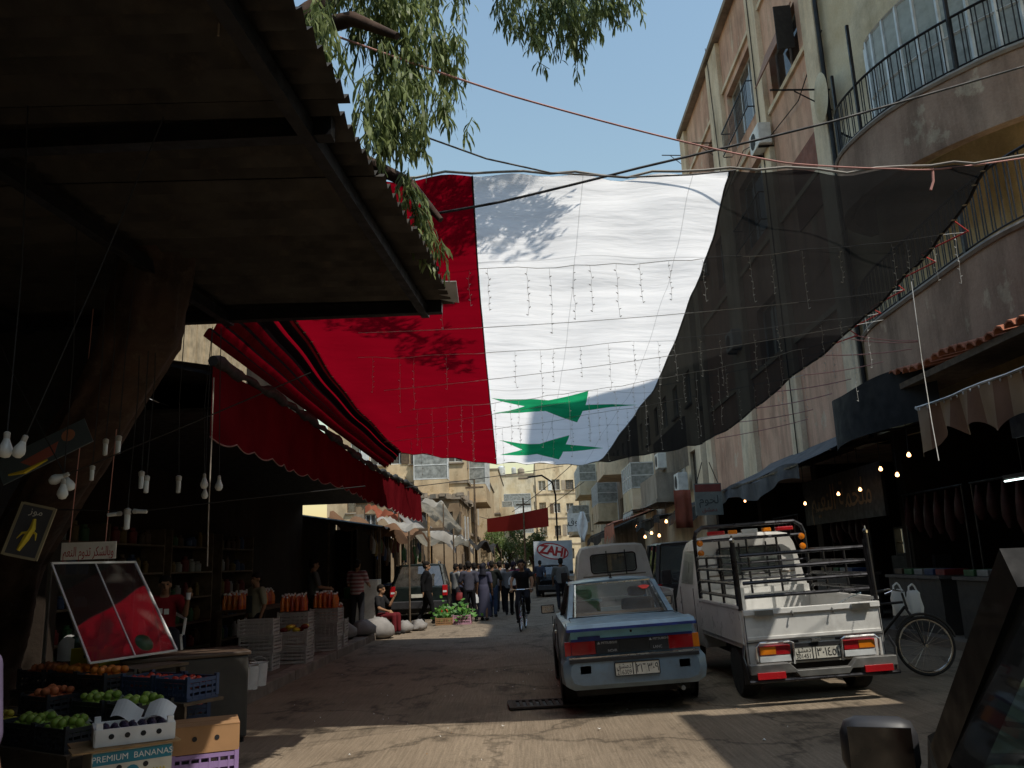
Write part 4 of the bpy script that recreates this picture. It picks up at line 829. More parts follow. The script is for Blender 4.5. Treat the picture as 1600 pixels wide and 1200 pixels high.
# ---------------------------------------------------------------- crates, cartons, fruit
def crate(label, loc, rz, size, mat, rows=3, group=None, cat='crate', name='crate', solid=False):
    """open plastic crate: base, four corner posts, slatted sides"""
    w_, d, h = size; T = thing(name, label, cat, loc, rz, group)
    with part(T, 'base', mat) as b: b.bb(-w_/2, w_/2, -d/2, d/2, 0, .015)
    for sx in (-1, 1):
        for sy in (-1, 1):
            with part(T, 'corner_post', mat) as b: b.box((sx*(w_/2-.012), sy*(d/2-.012), h/2+.008+.012), (.03, .03, h-.0))
    for s in (-1, 1):
        with part(T, 'long_side', mat) as b:
            for r in range(rows): z = .016+(h-.03)*(r/rows); b.bb(-w_/2+.027, w_/2-.027, s*(d/2-.008)-.006, s*(d/2-.008)+.006, z, z+(h/rows)*.45)
            b.bb(-w_/2+.027, w_/2-.027, s*(d/2-.009)-.008, s*(d/2-.009)+.008, h-.03, h)
            for i in range(1, 7): x = lerp(-w_/2, w_/2, i/7); b.bb(x-.006, x+.006, s*(d/2-.004)-.005, s*(d/2-.004)+.005, .018, h-.032)
        with part(T, 'short_side', mat) as b:
            for r in range(rows): z = .016+(h-.03)*(r/rows); b.bb(s*(w_/2-.008)-.006, s*(w_/2-.008)+.006, -d/2+.027, d/2-.027, z, z+(h/rows)*.45)
            b.bb(s*(w_/2-.009)-.008, s*(w_/2-.009)+.008, -d/2+.027, d/2-.027, h-.03, h)
            for i in range(1, 5): y = lerp(-d/2, d/2, i/5); b.bb(s*(w_/2-.004)-.005, s*(w_/2-.004)+.005, y-.006, y+.006, .018, h-.032)
    return T
def carton(label, loc, rz, size, mat, lid=None, holes=2, wall=.008, name='carton', closed=True, group=None):
    w_, d, h = size; T = thing(name, label, 'carton', loc, rz, group)
    for s in (-1, 1):
        with part(T, 'side_panel', mat) as b: b.bb(-w_/2, w_/2, s*(d/2)-wall/2, s*(d/2)+wall/2, 0, h)
        with part(T, 'end_panel', mat) as b: b.bb(s*(w_/2)-wall/2, s*(w_/2)+wall/2, -d/2+wall/2, d/2-wall/2, 0, h)
        for i in range(holes):
            with part(T, 'hand_hole', m_black) as b: x = lerp(-w_/2, w_/2, (i+1)/(holes+1)); b.lathe([(.018, 0), (.018, .003)], (x, s*(d/2+wall/2) if s > 0 else -(d/2+wall/2)-.003, h*.55), 10, 'y')
    with part(T, 'bottom', mat) as b: b.bb(-w_/2, w_/2, -d/2, d/2, -.002, .006)
    if closed:
        with part(T, 'top_flap', lid or mat) as b: b.bb(-w_/2-.004, w_/2+.004, -d/2-.006, 0, h+.001, h+.007)
        with part(T, 'top_flap', lid or mat) as b: b.bb(-w_/2-.004, w_/2+.004, .002, d/2+.006, h+.001, h+.009)
    return T
def fruits(label, cat, name, parent_loc, rz, area, z, r, mat, n, group, layers=1, squash=.92, seed=0):
    rnd = random.Random(seed); me = MB().ball((0, 0, 0), (r, r, r*squash), 10, 8); me.lathe([(.003, r*squash*.85), (.002, r*squash*1.15)], n=5); mesh = me.mesh(name, mat, 70); nx = max(1, int(area[0]/(2*r))); k = 0
    ny = max(1, int(area[1]/(2*r)))
    for Lr in range(layers):
        for i in range(nx):
            for j in range(ny):
                if k >= n: return
                x = -area[0]/2+(i+.5)*area[0]/nx+rnd.uniform(-.004, .004); y = -area[1]/2+(j+.5)*area[1]/ny+rnd.uniform(-.004, .004)
                if Lr and (abs(x) > area[0]/2*.75 or abs(y) > area[1]/2*.75): continue
                o = link(name, mesh); o.location = Vector(parent_loc)+Vector((x*cos(rz)-y*sin(rz), x*sin(rz)+y*cos(rz), z+Lr*r*1.5+rnd.uniform(-.006, .008))); o.rotation_euler = (rnd.uniform(-.5, .5), rnd.uniform(-.5, .5), rnd.uniform(0, 6)); o.scale = [rnd.uniform(.84, 1.08)*rnd.uniform(.94, 1.06) for _ in range(3)]; tag(o, label, cat, group); k += 1
m_apple = MAT('green_apple', (.22, .34, .05), .35, var=.25, scale=20); m_plum = MAT('dark_plum', (.025, .018, .05), .4, var=.4, scale=20)
m_orange = MAT('orange_peel', (.6, .19, .02), .5, bump=.2, bscale=200); m_tomato = MAT('tomato_skin', (.45, .04, .015), .25); m_lemon = MAT('lemon_peel', (.5, .42, .05), .45, var=.25); m_peach = MAT('peach_skin', (.5, .16, .06), .6, var=.4, scale=20)
m_melon = MAT('melon_rind', (.02, .055, .02), .4, var=.6, scale=14)
SX, SY = Vector((.87, -.5, 0)), Vector((.5, .87, 0)); SR = radians(-29.9); S0 = Vector((-3.75, 6.8, 0))
def SP(a, b_, z=0): return S0+SX*a+SY*b_+Vector((0, 0, z))
stand = thing('fruit_stand', 'low stepped wooden fruit stand under the metal roof', 'stand', S0, SR)
for k, (y0_, y1_, z) in enumerate(((-.2, .18, .40), (.19, .55, .52), (.56, .95, .66), (.96, 1.5, .84))):
    with part(stand, 'shelf_plank', m_oldwood) as b: b.bb(-1.7, (.5, .76, .8, -.35)[k], y0_, y1_, z-.025, z)
    with part(stand, 'riser', m_oldwood) as b: b.bb(-1.7, (.5, .76, .8, -.35)[k], y0_+.01, y0_+.03, (0, .4, .52, .66)[k]+.0, z-.026)
for x in (-1.66, -.4):
    with part(stand, 'leg', m_oldwood) as b: b.bb(x-.03, x+.03, 1.42, 1.48, 0, .8)
CS = (.42, .31, .17)
G1 = 'black crates of green apples'; GA = 'green apples in the black crates'
for i, (a, b_, z, lab) in enumerate(((-.24, 0, .40, 'black crate of green apples, front row, left of the white paper'), (.22, -.02, .40, 'black crate of green apples, front row, beside the plum tray'), (.06, .36, .52, 'black crate of green apples, second row, left one'), (.52, .36, .52, 'black crate of green apples, second row, under the glass lid'))):
    crate(lab, SP(a, b_, z+.001), SR, CS, m_crate_b, group=G1)
    fruits('green apple lying in a black crate on the stand', 'apple', 'green_apple', SP(a, b_, z+.1), SR, (.36, .26), .04, .037, m_apple, 30, GA, 2, seed=i)
    with one('paper_sheet', m_foam, ('white paper lining standing up in the front left apple crate', 'white paper lining standing up in the front right apple crate', 'white paper lining behind the second-row left apples', 'white paper lining behind the second-row right apples')[i], 'paper', 'paper linings of the apple crates', thick=.002) as b:
        b.grid(lambda u, v: SP(a-.16+.3*u, b_+.115+.03*v, z+.1+.13*v*(.7+.3*sin(u*5))), 6, 3)
crate('black crate of lemons low at the picture edge', SP(-.78, -.05, .401), SR, CS, m_crate_b, group='citrus crates'); fruits('lemon in the low black crate', 'lemon', 'lemon', SP(-.78, -.05, .5), SR, (.36, .26), .04, .034, m_lemon, 30, 'lemons', 2, seed=7)
for i, (a, b_, z, mt, nm, lab, fl) in enumerate(((-.75, .4, .52, m_peach, 'peach', 'black crate of peaches on the second step of the stand', 'peach in a black crate on the second step'), (-.5, .74, .66, m_orange, 'orange', 'black crate of oranges on the third step, middle', 'orange in the middle crate of the third step'), (-.96, .76, .66, m_orange, 'orange', 'black crate of oranges on the third step, left', 'orange in the left crate of the third step'), (-1.42, .74, .66, m_peach, 'peach', 'black crate of peaches at the left end of the stand', 'peach in the left end crate'))):
    crate(lab, SP(a, b_, z+.001), SR, CS, m_crate_b, group='citrus crates'); fruits(fl, nm, nm, SP(a, b_, z+.1), SR, (.36, .26), .04, .038, mt, 26, 'fruit of the upper steps', 2, seed=20+i)
for i, (a, b_, lab, fl) in enumerate(((.12, .76, 'dark blue crate of red peppers left of the glass lid foot', 'red pepper in the left blue crate'), (.56, .76, 'dark blue crate of red peppers right under the glass lid', 'red pepper in the right blue crate'))):
    crate(lab, SP(a, b_, .661), SR, CS, m_crate_n, group='blue crates on the stand'); fruits(fl, 'pepper', 'red_pepper', SP(a, b_, .76), SR, (.36, .26), .03, .038, m_tomato, 22, 'red peppers', 1, 1.2, seed=30+i)
yc = carton('bright yellow fruit carton with printed orange carrots on the top step', SP(-1.25, 1.16, .842), SR, (.46, .3, .15), MAT('yellow_card', (.55, .5, .03), .7), holes=1, closed=False)
for x in (.08, .17):
    with part(yc, 'printed_carrot', MAT('carrot_print', (.6, .2, .03), .7)) as b: b.prism([(x-.03, .12), (x+.03, .13), (x+.01, .02), (x-.015, .02)], 'y', -.157, -.155)
for i, (a, b_, z, lab) in enumerate(((-1.75, 1.25, .97, 'dark watermelon wrapped in white paper at the stand back'), (-1.5, 1.4, .98, 'dark watermelon beside the paper-wrapped one'), (-1.2, 1.42, .98, 'dark watermelon sitting behind the yellow carton'), (-.88, 1.32, .975, 'smallest watermelon, next to the yellow carton'))):
    with one('watermelon', m_melon, lab, 'watermelon', 'watermelons on the top step', smooth=70) as b: b.ball(SP(a, b_, z), (.14, .13, .13), 14, 10)
with one('wrapping_paper', m_foam, 'white paper wrapped round a watermelon', 'paper', thick=.003) as b: b.grid(lambda u, v: SP(-1.75+.17*cos(2.4+u*3.2), 1.22+.16*sin(2.4+u*3.2), .86+.24*v*(.8+.2*sin(u*9))), 14, 4)
# cartons in front
pc = atz(322, 1118, .62); pr = radians(22)
crate('lilac plastic crate standing on the road under the brown carton', (pc.x, pc.y, .0), pr, (.46, .36, .385), m_purple, rows=4)
carton('open brown cardboard carton on the lilac crate', (pc.x, pc.y, .392), pr, (.46, .36, .18), m_card)
bc = atz(226, 1160, .53); br = radians(35)
bb = carton('white and teal printed banana carton at the road edge', (bc.x-.14, bc.y+.05, .27), br, (.5, .4, .25), MAT('banana_card', (.6, .58, .5), .7, dirt=.2), closed=False, holes=2)
carton('plain carton under the printed banana carton', (bc.x-.14, bc.y+.05, .01), br, (.5, .4, .25), m_card, holes=0)
m_teal = MAT('teal_print', (.03, .2, .28), .6); m_ban = MAT('banana_print', (.65, .5, .04), .6)
with part(bb, 'printed_band', m_teal) as b: b.bb(-.248, .248, -.2075, -.2055, .165, .243); b.bb(.2545, .2565, -.197, .197, .165, .243)
with part(bb, 'printed_emblem', m_teal) as b: b.lathe([(.045, 0), (.045, .002)], (0, -.2075, .1), 14, 'y'); b.bb(-.045, .045, -.2075, -.2055, .0, .1)
for x in (-.14, .14):
    for k in range(5):
        with part(bb, 'printed_banana', m_ban) as b: b.tube([(x-.06+k*.025, -.206, .02+.02*(k % 2)), (x-.05+k*.028, -.206, .06), (x-.025+k*.022, -.206, .105)], [.004, .011, .004], 5)
text('PREMIUM  BANANAS', .055, m_white, bb, (0, -.2085, .203), (pi/2, 0, 0), extrude=.0008)
text('PREMIUM  BANANAS', .045, m_white, bb, (.2575, 0, .203), (pi/2, 0, pi/2), extrude=.0008)
bd = thing('wooden_board', 'thin wooden board lying on the banana carton', 'board', (bc.x-.14, bc.y+.06, .523), br)
with part(bd, 'plank', m_wood) as b: b.bb(-.38, .3, -.23, -.01, 0, .012)
with part(bd, 'plank', m_wood) as b: b.bb(-.36, .32, 0, .22, 0, .012)
tr = carton('white foam plum tray with scalloped walls on the wooden board', (bc.x-.13, bc.y+.1, .539), br-.1, (.5, .36, .11), m_foam, closed=False, holes=4, wall=.018, name='fruit_tray')
with part(tr, 'divider', m_foam) as b: b.bb(.01, .025, -.17, .17, .006, .1)
for sx in (-1, 1):
    for sy in (-1, 1):
        with part(tr, 'corner_block', m_foam) as b: b.box((sx*.225, sy*.155, .075), (.05, .05, .15), taper=.8)
fruits('dark plum in the white foam tray', 'plum', 'plum', (bc.x-.13, bc.y+.1, .539), br-.1, (.42, .3), .085, .03, m_plum, 40, 'plums in the foam tray', 1, seed=50)
for i, (a, t) in enumerate(((-.12, .5), (.12, -.4))):
    with one('paper_sheet', m_foam, ('curled blue-white paper over the left plums', 'curled blue-white paper over the right plums')[i], 'paper', 'papers on the plum tray', thick=.002) as b:
        c0 = Vector((bc.x-.13, bc.y+.1, .65)); b.grid(lambda u, v: c0+Vector((a-.1+.2*u, .1+.1*v, .01+.1*v+.03*sin(u*4+t)-.03*u)), 8, 6)
tc_ = atz(288, 1096, .6); crate('dark blue crate of tomatoes in front of the steel freezer', (tc_.x, tc_.y, .42), radians(25), (.4, .3, .16), m_crate_n); fruits('red tomato in the dark blue crate', 'tomato', 'tomato', (tc_.x, tc_.y, .5), radians(25), (.34, .25), .045, .035, m_tomato, 24, 'tomatoes', 2, seed=60)
crate('upturned black crate holding up the tomato crate', (tc_.x, tc_.y, .0), radians(25), (.42, .32, .41), m_crate_b, rows=4)
pt_ = thing('plank_table', 'rough low plank table at the lower left picture edge', 'table', (-3.62, 5.75, 0), SR)
for i in range(3):
    with part(pt_, 'plank', m_wood) as b: b.bb(-.9, .28, -.3+i*.2, -.3+i*.2+.19, .36, .385)
for x in (-.85, .2):
    for y in (-.22, .22):
        with part(pt_, 'leg', m_oldwood) as b: b.bb(x-.03, x+.03, y-.03, y+.03, 0, .359)
# freezer with raised glass lid
fz = thing('chest_freezer', 'dull steel chest freezer with a tilted glass lid', 'freezer', (-3.5, 8.75, 0), radians(29))
with part(fz, 'body', MAT('dark_enamel', (.045, .043, .04), .5, dirt=.4), bevel=.02) as b: b.bb(-.62, .55, -.25, .45, .05, .84)
with part(fz, 'top_rim', MAT('brown_rim', (.1, .07, .05), .4), bevel=.01) as b: b.bb(-.64, .57, -.27, .47, .84, .88)
with part(fz, 'foot_strip', m_black) as b: b.bb(-.6, .53, -.2, .4, 0, .05)
nn = Vector((.70, -.36, .62)); P0 = Vector((-3.8, 8.15, .92)); q4 = []
for u, v in ((140, 1036), (276, 1016), (211, 878), (80, 880)):
    d = ray(u, v); t = (P0-EYE).dot(nn)/d.dot(nn); q4.append(EYE+d*t)
gl = thing('glass_lid', 'tilted glass lid with pale frame mirroring the red flag', 'glass lid', q4[0])
go = q4[0]
with part(gl, 'pane', GLASS('mirror_glass', (.3, .3, .3), .55, .03, .06)) as b: b.add([p-go for p in q4], [(0, 1, 2, 3)])
with part(gl, 'frame', m_alu) as b:
    for i in range(4): b.bar(q4[i]-go, q4[(i+1) % 4]-go, .02, .02)
    b.bar((q4[0]+q4[1])/2-go, (q4[2]+q4[3])/2-go, .012, .012)
with part(gl, 'prop', m_steel) as b:
    b.bar(q4[2]-go, Vector((q4[2].x, q4[2].y, .15))-go, .025, .025)
with part(gl, 'prop', m_steel) as b: b.bar(q4[3]-go, Vector((q4[3].x, q4[3].y, .15))-go, .025, .025)
# signs and hanging bulbs of the stall
p, q = aty(100, 847, 6.6), aty(178, 874, 6.6); sg = thing('hanging_sign', 'white sign with red Arabic lettering hung above the glass lid', 'sign', (p+q)/2, 0, rot=(0, 0, radians(8)))
with part(sg, 'board', m_white) as b: b.box((0, 0, 0), (.41, .012, .135))
text(arabic('وبالشكر تدوم النعم'), .105, MAT('red_print', (.35, .02, .03), .6), sg, (0, -.0075, -.01), (pi/2, 0, 0), extrude=.0008, sx=.5)
for x, dz in ((-.15, 2.0), (.12, 2.0)):
    with part(sg, 'cord', m_rope) as b: b.tube([(x, 0, .06), (x+.03, 0, 1.0), (x+.05, 0, dz)], .004, 4)
p = aty(46, 830, 5.3); po = thing('banana_poster', 'framed dark poster of a peeled banana leaning at the stall side', 'poster', p, rot=(radians(-6), radians(14), radians(14)))
with part(po, 'frame', MAT('gilt_frame', (.28, .24, .15), .6)) as b:
    for s in (-1, 1): b.bb(s*.1-.008, s*.1+.008, -.01, .01, -.17, .17); b.bb(-.092, .092, -.009, .009, s*.165-.008, s*.165+.008)
with part(po, 'print', MAT('dark_print', (.05, .05, .055), .5)) as b: b.bb(-.093, .093, -.004, .004, -.158, .158)
with part(po, 'printed_banana', m_ban) as b: b.tube([(-.02, -.006, -.13), (.0, -.006, -.05), (.015, -.006, .02), (.005, -.006, .08)], [.012, .022, .02, .01], 6)
with part(po, 'printed_peel', m_ban) as b: b.tube([(.0, -.006, -.01), (-.035, -.006, -.02), (-.055, -.006, -.06)], [.01, .008, .002], 5); b.tube([(.02, -.006, 0), (.045, -.006, -.01), (.055, -.006, -.05)], [.01, .008, .002], 5)
text(arabic('موز'), .06, m_plate, po, (0, -.006, .125), (pi/2, 0, 0), extrude=.0006)
p = aty(70, 705, 5.4); fp = thing('fruit_poster', 'faded fruit poster hanging slanted below the roof', 'poster', p, rot=(radians(-20), radians(-28), radians(10)))
with part(fp, 'sheet', MAT('poster_sheet', (.1, .13, .15), .6, dirt=.4)) as b: b.bb(-.3, .3, -.004, .004, -.1, .1)
with part(fp, 'printed_slice', MAT('melon_print', (.4, .12, .09), .6)) as b: b.prism([(-.16, .0), (.1, .02), (.05, -.06), (-.1, -.07)], 'y', -.007, -.0045)
with part(fp, 'printed_banana', m_ban) as b: b.tube([(-.25, -.007, -.05), (-.15, -.007, -.085), (0, -.007, -.075)], [.006, .016, .006], 5)
with part(fp, 'printed_peach', MAT('peach_print', (.45, .2, .12), .6)) as b: b.lathe([(.045, 0), (.045, .0025)], (.17, -.007, .03), 12, 'y')
m_bulb = MAT('opal_bulb', (.62, .66, .66), .25, coat=.3); m_sock = MAT('socket', (.45, .45, .42), .5)
def bulb(label, u, v, Y, r, kind, tilt=0):
    p = aty(u, v, Y); T = thing('hanging_bulb', label, 'light bulb', p, rot=(0, tilt, 0), group='unlit bulbs hanging in the stall')
    if kind == 'pear':
        with part(T, 'glass', m_bulb, smooth=60) as b: b.lathe([(r*.05, -r*1.5), (r*.6, -r*1.35), (r, -r*.6), (r*.95, 0), (r*.6, r*.9), (r*.42, r*1.4)], n=14)
        with part(T, 'socket', m_sock, smooth=40) as b: b.lathe([(r*.45, r*1.4), (r*.45, r*2.3), (r*.2, r*2.5)], n=10)
    else:
        with part(T, 'tube', m_bulb, smooth=60) as b: b.lathe([(r*.2, -r*4), (r*.75, -r*3.8), (r*.8, 0), (r*.6, r*.3)], n=12)
        with part(T, 'socket', m_sock, smooth=40) as b: b.lathe([(r*.95, r*.2), (r, r*1.6), (r*.4, r*2)], n=10)
    with part(T, 'cord', m_cable) as b: b.tube([(0, 0, r*2.2), (random.uniform(-.03, .03), 0, (3.9-p.z)*.5), (random.uniform(-.05, .05), 0, max(.3, 3.92-p.z))], .004, 4)
for a in (('large oval bulb at the left picture edge', 9, 700, 3.6, .03, 'pear', 0), ('large oval bulb second from the left picture edge', 31, 702, 3.6, .027, 'pear', .35), ('round bulb left of a cluster by the fruit poster', 89, 748, 5, .032, 'pear', 1.2), ('round bulb lowest in the cluster by the fruit poster', 98, 768, 5, .032, 'pear', 0), ('round bulb hidden at the right of the cluster', 108, 756, 5.05, .03, 'pear', -.5),
          ('white tube lamp in the red-based cluster', 185, 690, 5.6, .022, 'tube', 0), ('small tube lamp on the left of the red-based cluster', 165, 694, 5.65, .02, 'tube', 0), ('white tube lamp with a red tip above the shutter', 221, 745, 6, .022, 'tube', 0), ('pale tube lamp next to the red-tipped one', 229, 752, 6.05, .022, 'tube', 0), ('long white tube lamp hanging lowest', 199, 805, 6, .026, 'tube', 0), ('tube lamp pointing left above the sign', 183, 803, 6, .018, 'tube', 1.5), ('tube lamp pointing right above the sign', 215, 799, 6, .018, 'tube', -1.5),
          ('slim spiral lamp under the awning corner', 279, 752, 7.2, .026, 'tube', 0), ('clear bulb beside the white cord', 319, 755, 7.4, .035, 'pear', 0), ('clear bulb right of the white cord', 342, 758, 7.4, .035, 'pear', 0), ('small clear bulb under the pair by the cord', 320, 772, 7.5, .03, 'pear', 0), ('slim bulb hanging alone behind the poster cord', 144, 735, 5.6, .018, 'tube', 0)):
    bulb(*a)
cable('awning_cord', 'white cord hanging down from the awning corner', [(334, 590, 8.0), (331, 680, 8.0), (326, 800, 8.0), (324, 885, 8.0)], .006, MAT('white_cord', (.4, .36, .3), .8), 0, 'cord')
# buckets, bottle stalls further along the pavement
for i, (u, v, lab) in enumerate(((384, 1081, 'white bucket on the kerb, left one'), (399, 1077, 'white bucket on the kerb, middle one'), (413, 1071, 'white bucket on the kerb, right one'))):
    p = atz(u, v, .148); T = thing('bucket', lab, 'bucket', (p.x-.08, p.y, .149), group='white buckets on the kerb')
    with part(T, 'shell', m_white, smooth=40) as b: b.lathe([(.1, 0), (.12, .3), (.128, .305), (.115, .3), (.095, .02)], n=18, caps=False); b.lathe([(.098, .0), (.098, .012)], n=18)
    with part(T, 'handle', m_wire) as b: b.tube([(.122*cos(a), 0, .28+.1*sin(a)) for a in [pi*k/10 for k in range(11)]], .004, 4)
    with part(T, 'brown_contents', m_oldwood) as b: b.lathe([(.112, .26), (.0, .28)], n=14)
GW = 'white crates stacked on the pavement'; kx = -4.2
for i, (x, y, n, lab) in enumerate(((-4.35, 13.7, 3, 'nearest stack'), (-4.05, 14.6, 2, 'low stack with yellow packets'), (-4.3, 15.6, 3, 'middle stack'), (-3.98, 16.6, 3, 'stack with yellow label'), (-4.05, 17.5, 2, 'stack nearest the sacks'))):
    for k in range(n):
        crate('white plastic crate, %s, %s' % (lab, ('bottom one', 'second from the ground', 'third from the ground')[k]), (x+random.uniform(-.02, .02), y, .147+k*.262), random.uniform(-.06, .06), (.56, .4, .255), m_crate_w, 4, GW)
m_juice = [MAT('juice_'+n, c, .2, coat=.4) for n, c in (('orange', (.62, .17, .02)), ('red', (.4, .05, .02)), ('amber', (.5, .1, .02)))]
def bottle_mesh(m, name='drink_bottle'):
    b = MB().lathe([(.035, 0), (.038, .02), (.038, .16), (.015, .23), (.014, .26)], n=10); return b.mesh(name, m, 50)
bms = [bottle_mesh(m) for m in m_juice]; capm = MB().lathe([(.017, .255), (.017, .285)], n=8).mesh('cap', m_white)
def bottles(x0, x1, y0, y1, z, n, lab, g, seed):
    rnd = random.Random(seed); nx = max(1, int((x1-x0)/.09)); k = 0
    for i in range(nx):
        for j in range(int((y1-y0)/.09)):
            if k >= n: return
            o = link('drink_bottle', rnd.choice(bms)); o.location = (x0+(i+.5)*.09, y0+(j+.5)*.09, z); o.scale = (1, 1, rnd.uniform(.9, 1.15)); tag(o, lab, 'bottle', g); link('cap', capm, o); k += 1
bottles(-4.55, -4.05, 15.4, 15.8, .147+.786+.016, 20, 'orange drink bottle on the middle white stack', 'drink bottles on crates', 1)
bottles(-4.2, -3.75, 16.4, 16.8, .147+.786+.016, 20, 'orange drink bottle on the yellow-label stack', 'drink bottles on crates', 2)
bottles(-4.3, -3.8, 17.3, 17.7, .147+.524+.016, 20, 'red drink bottle by the sacks', 'drink bottles on crates', 3)
ck = thing('drinks_table', 'low wooden table of red drink bottles behind the white crates', 'table', (-5.1, 16, .147))
with part(ck, 'top', m_oldwood) as b: b.bb(-.35, .35, -1.3, 1.3, .85, .89)
for x in (-.3, .3):
    for y in (-1.2, 1.2):
        with part(ck, 'leg', m_oldwood) as b: b.bb(x-.03, x+.03, y-.03, y+.03, 0, .849)
bottles(-5.4, -4.8, 14.8, 17.2, 1.04, 90, 'tall bottle on the drinks table', 'drink bottles on the table', 4)
m_pack = MAT('yellow_pack', (.6, .42, .03), .4, var=.3)
for i in range(10):
    with one('snack_packet', m_pack if i % 3 else m_goods[1], 'yellow snack packet heaped on the low white stack', 'packet', 'snack packets', smooth=60) as b: b.ball((-4.2+.12*(i % 4)+random.uniform(-.02, .02), 14.48+.1*(i//4), .147+.54+.05*(i % 2)), (.07, .05, .04), 8, 6)
m_sack = MAT('pale_sack', (.24, .23, .22), .85, bump=.5, bscale=12)
for i, (x, y, z, lab) in enumerate(((-4.2, 19, .43, 'pale sack leaning nearest the bottles'), (-3.9, 19.8, .4, 'pale sack in the middle of the row'), (-3.7, 20.7, .36, 'pale sack at the kerb in the row'), (-3.3, 22.2, .22, 'white bag on the ground by the seated man'), (-3.0, 22.8, .2, 'white bag lying nearest the dark car'))):
    with one('sack', m_sack, lab, 'sack', 'sacks along the kerb', smooth=70) as b:
        rz_ = z-.147 if x < -3.7 else z; b.loft([((x, y, z-rz_+.001), rz_*.6, rz_*.6), ((x, y, z-rz_*.75), rz_*1.1, rz_*1.2), ((x+.03, y, z-rz_*.2), rz_*1.05, rz_*1.1), ((x-.02, y, z+rz_*.25), rz_*.6, rz_*.9), ((x+.03, y, z+rz_*.36), rz_*.2, rz_*.5)], 14); b.v = [(px_+.03*sin(py_*31+pz_*17), py_+.03*sin(px_*29), pz_+.02*sin(px_*23+py_*19)) for px_, py_, pz_ in b.v]
# plastic chair
def chair(label, loc, rz):
    T = thing('plastic_chair', label, 'chair', loc, rz); m = m_white
    with part(T, 'seat', m, bevel=.01) as b: b.bb(-.23, .23, -.24, .22, .42, .445)
    for sx in (-1, 1):
        for sy in (-1, 1):
            with part(T, 'leg', m) as b: b.bar((sx*.25, sy*.24, 0), (sx*.21, sy*.2, .42), .045, .03)
        with part(T, 'armrest', m) as b: b.tube([(sx*.24, -.2, .44), (sx*.26, -.22, .64), (sx*.26, .1, .67), (sx*.23, .24, .7)], .02, 6)
    with part(T, 'backrest', m, smooth=50, thick=.012) as b: b.grid(lambda u, v: ((-.23+.46*u)*(1-.25*max(0, v-.6)/.4*abs(2*u-1)), .2+.1*v-.05*sin(pi*u)+.05, .445+.42*v-(.08*(2*u-1)**2 if v > .8 else 0)), 8, 6)
    return T
with one('shop_step', m_umber, 'raised shop step under the white plastic chair', 'step') as b: b.bb(-6.5, -4.3, 10.6, 12.6, .146, .45)
chair('white plastic garden chair behind the freezer', (-4.93, 11.35, .452), radians(35))

# ---------------------------------------------------------------- right side: awnings, shop goods, lamps
m_canvas = MAT('dark_canvas', (.014, .014, .014), .85, var=.4, scale=2, bump=.3, bscale=8)
m_gcanvas = MAT('grey_canvas', (.11, .11, .115), .8, var=.3, scale=2, bump=.3, bscale=6)
def awning(name, label, y0, y1, xf, zf, xb, zb, mat, drop, wav=.03, n=30, scallop=0, arms=3):
    T = thing(name, label, 'awning', (xf, y0, 0)); W = y1-y0
    with part(T, 'top_cloth', mat, smooth=60) as b: b.grid(lambda u, v: (lerp(0, xb-xf, v), W*u, lerp(zf, zb, v)-.1*sin(pi*v)*(.6+.4*sin(u*7))+wav*sin(u*11)*(1-v)), n, 8)
    with part(T, 'valance', mat, smooth=60) as b: b.grid(lambda u, v: (-.01+.04*sin(u*31)*v, W*u, zf+wav*sin(u*11)-drop*v*(1-(scallop*abs(sin(u*n*.5*pi)) if scallop else .15*sin(u*8+1)))), n*3, 4)
    with part(T, 'front_bar', m_iron) as b: b.bar((.0, 0, zf-.02), (.0, W, zf-.02), .035, .035)
    for i in range(arms):
        with part(T, 'support_arm', m_iron) as b: y = .1+(W-.2)*i/(arms-1); b.bar((0.02, y, zf-.03), (xb-xf, y, zb-.12), .03, .03)
    return T
# big curved dark awning
T = thing('curved_awning', 'big dark canvas awning with a curved front below the lower balcony', 'awning', (5.5, 11.9, 0))
def cv(u, v): return Vector((1.3*(1-sin(pi*(.12+.76*u)))*.7, 4.0*u, lerp(4.3+.05*sin(u*9), 3.5-.1*u, v)))
with part(T, 'curved_front', m_canvas, smooth=60) as b: b.grid(cv, 40, 6)
with part(T, 'top_cloth', m_canvas, smooth=60) as b: b.grid(lambda u, v: cv(u, 0).lerp(Vector((1.5, 4*u, 4.5)), v), 40, 4)
for y in (.1, 2, 3.9):
    with part(T, 'support_arm', m_iron) as b: b.bar((.1 if y == 2 else .35, y, 3.55), (1.5, y, 3.7), .04, .04)
awning('grey_awning', 'grey sheet awning sloping over the shops beyond the curved awning', 16.2, 23.6, 5.35, 3.35, 7.0, 4.15, m_gcanvas, .35, .08)
awning('dark_awning', 'sagging dark awning over the butcher shops past the grey sheet', 23.9, 30.6, 5.2, 3.2, 6.9, 3.9, m_canvas, .4, .1)
awning('dark_awning', 'dark awning in front of the tan house with boxed balconies', 31.5, 38.5, 5.0, 3.2, 6.6, 3.6, m_canvas, .35, .08)
awning('orange_awning', 'orange awning with a torn edge over the far shady side', 39.5, 44.5, 4.1, 3.35, 6.4, 4.1, MAT('orange_canvas', (.45, .16, .09), .8, var=.2), .9, .08, scallop=.35)
awning('white_awning', 'small pale awning with sawtooth edge beside the orange one', 33.0, 36.2, 4.2, 3.55, 5.0, 3.75, MAT('pale_canvas', (.5, .5, .48), .8), .3, .02, scallop=.5)
awning('dark_awning', 'ragged dark awning over the farthest shops on the shady side', 47, 62, 4.4, 3.2, 6.3, 4.0, m_canvas, .5, .12)
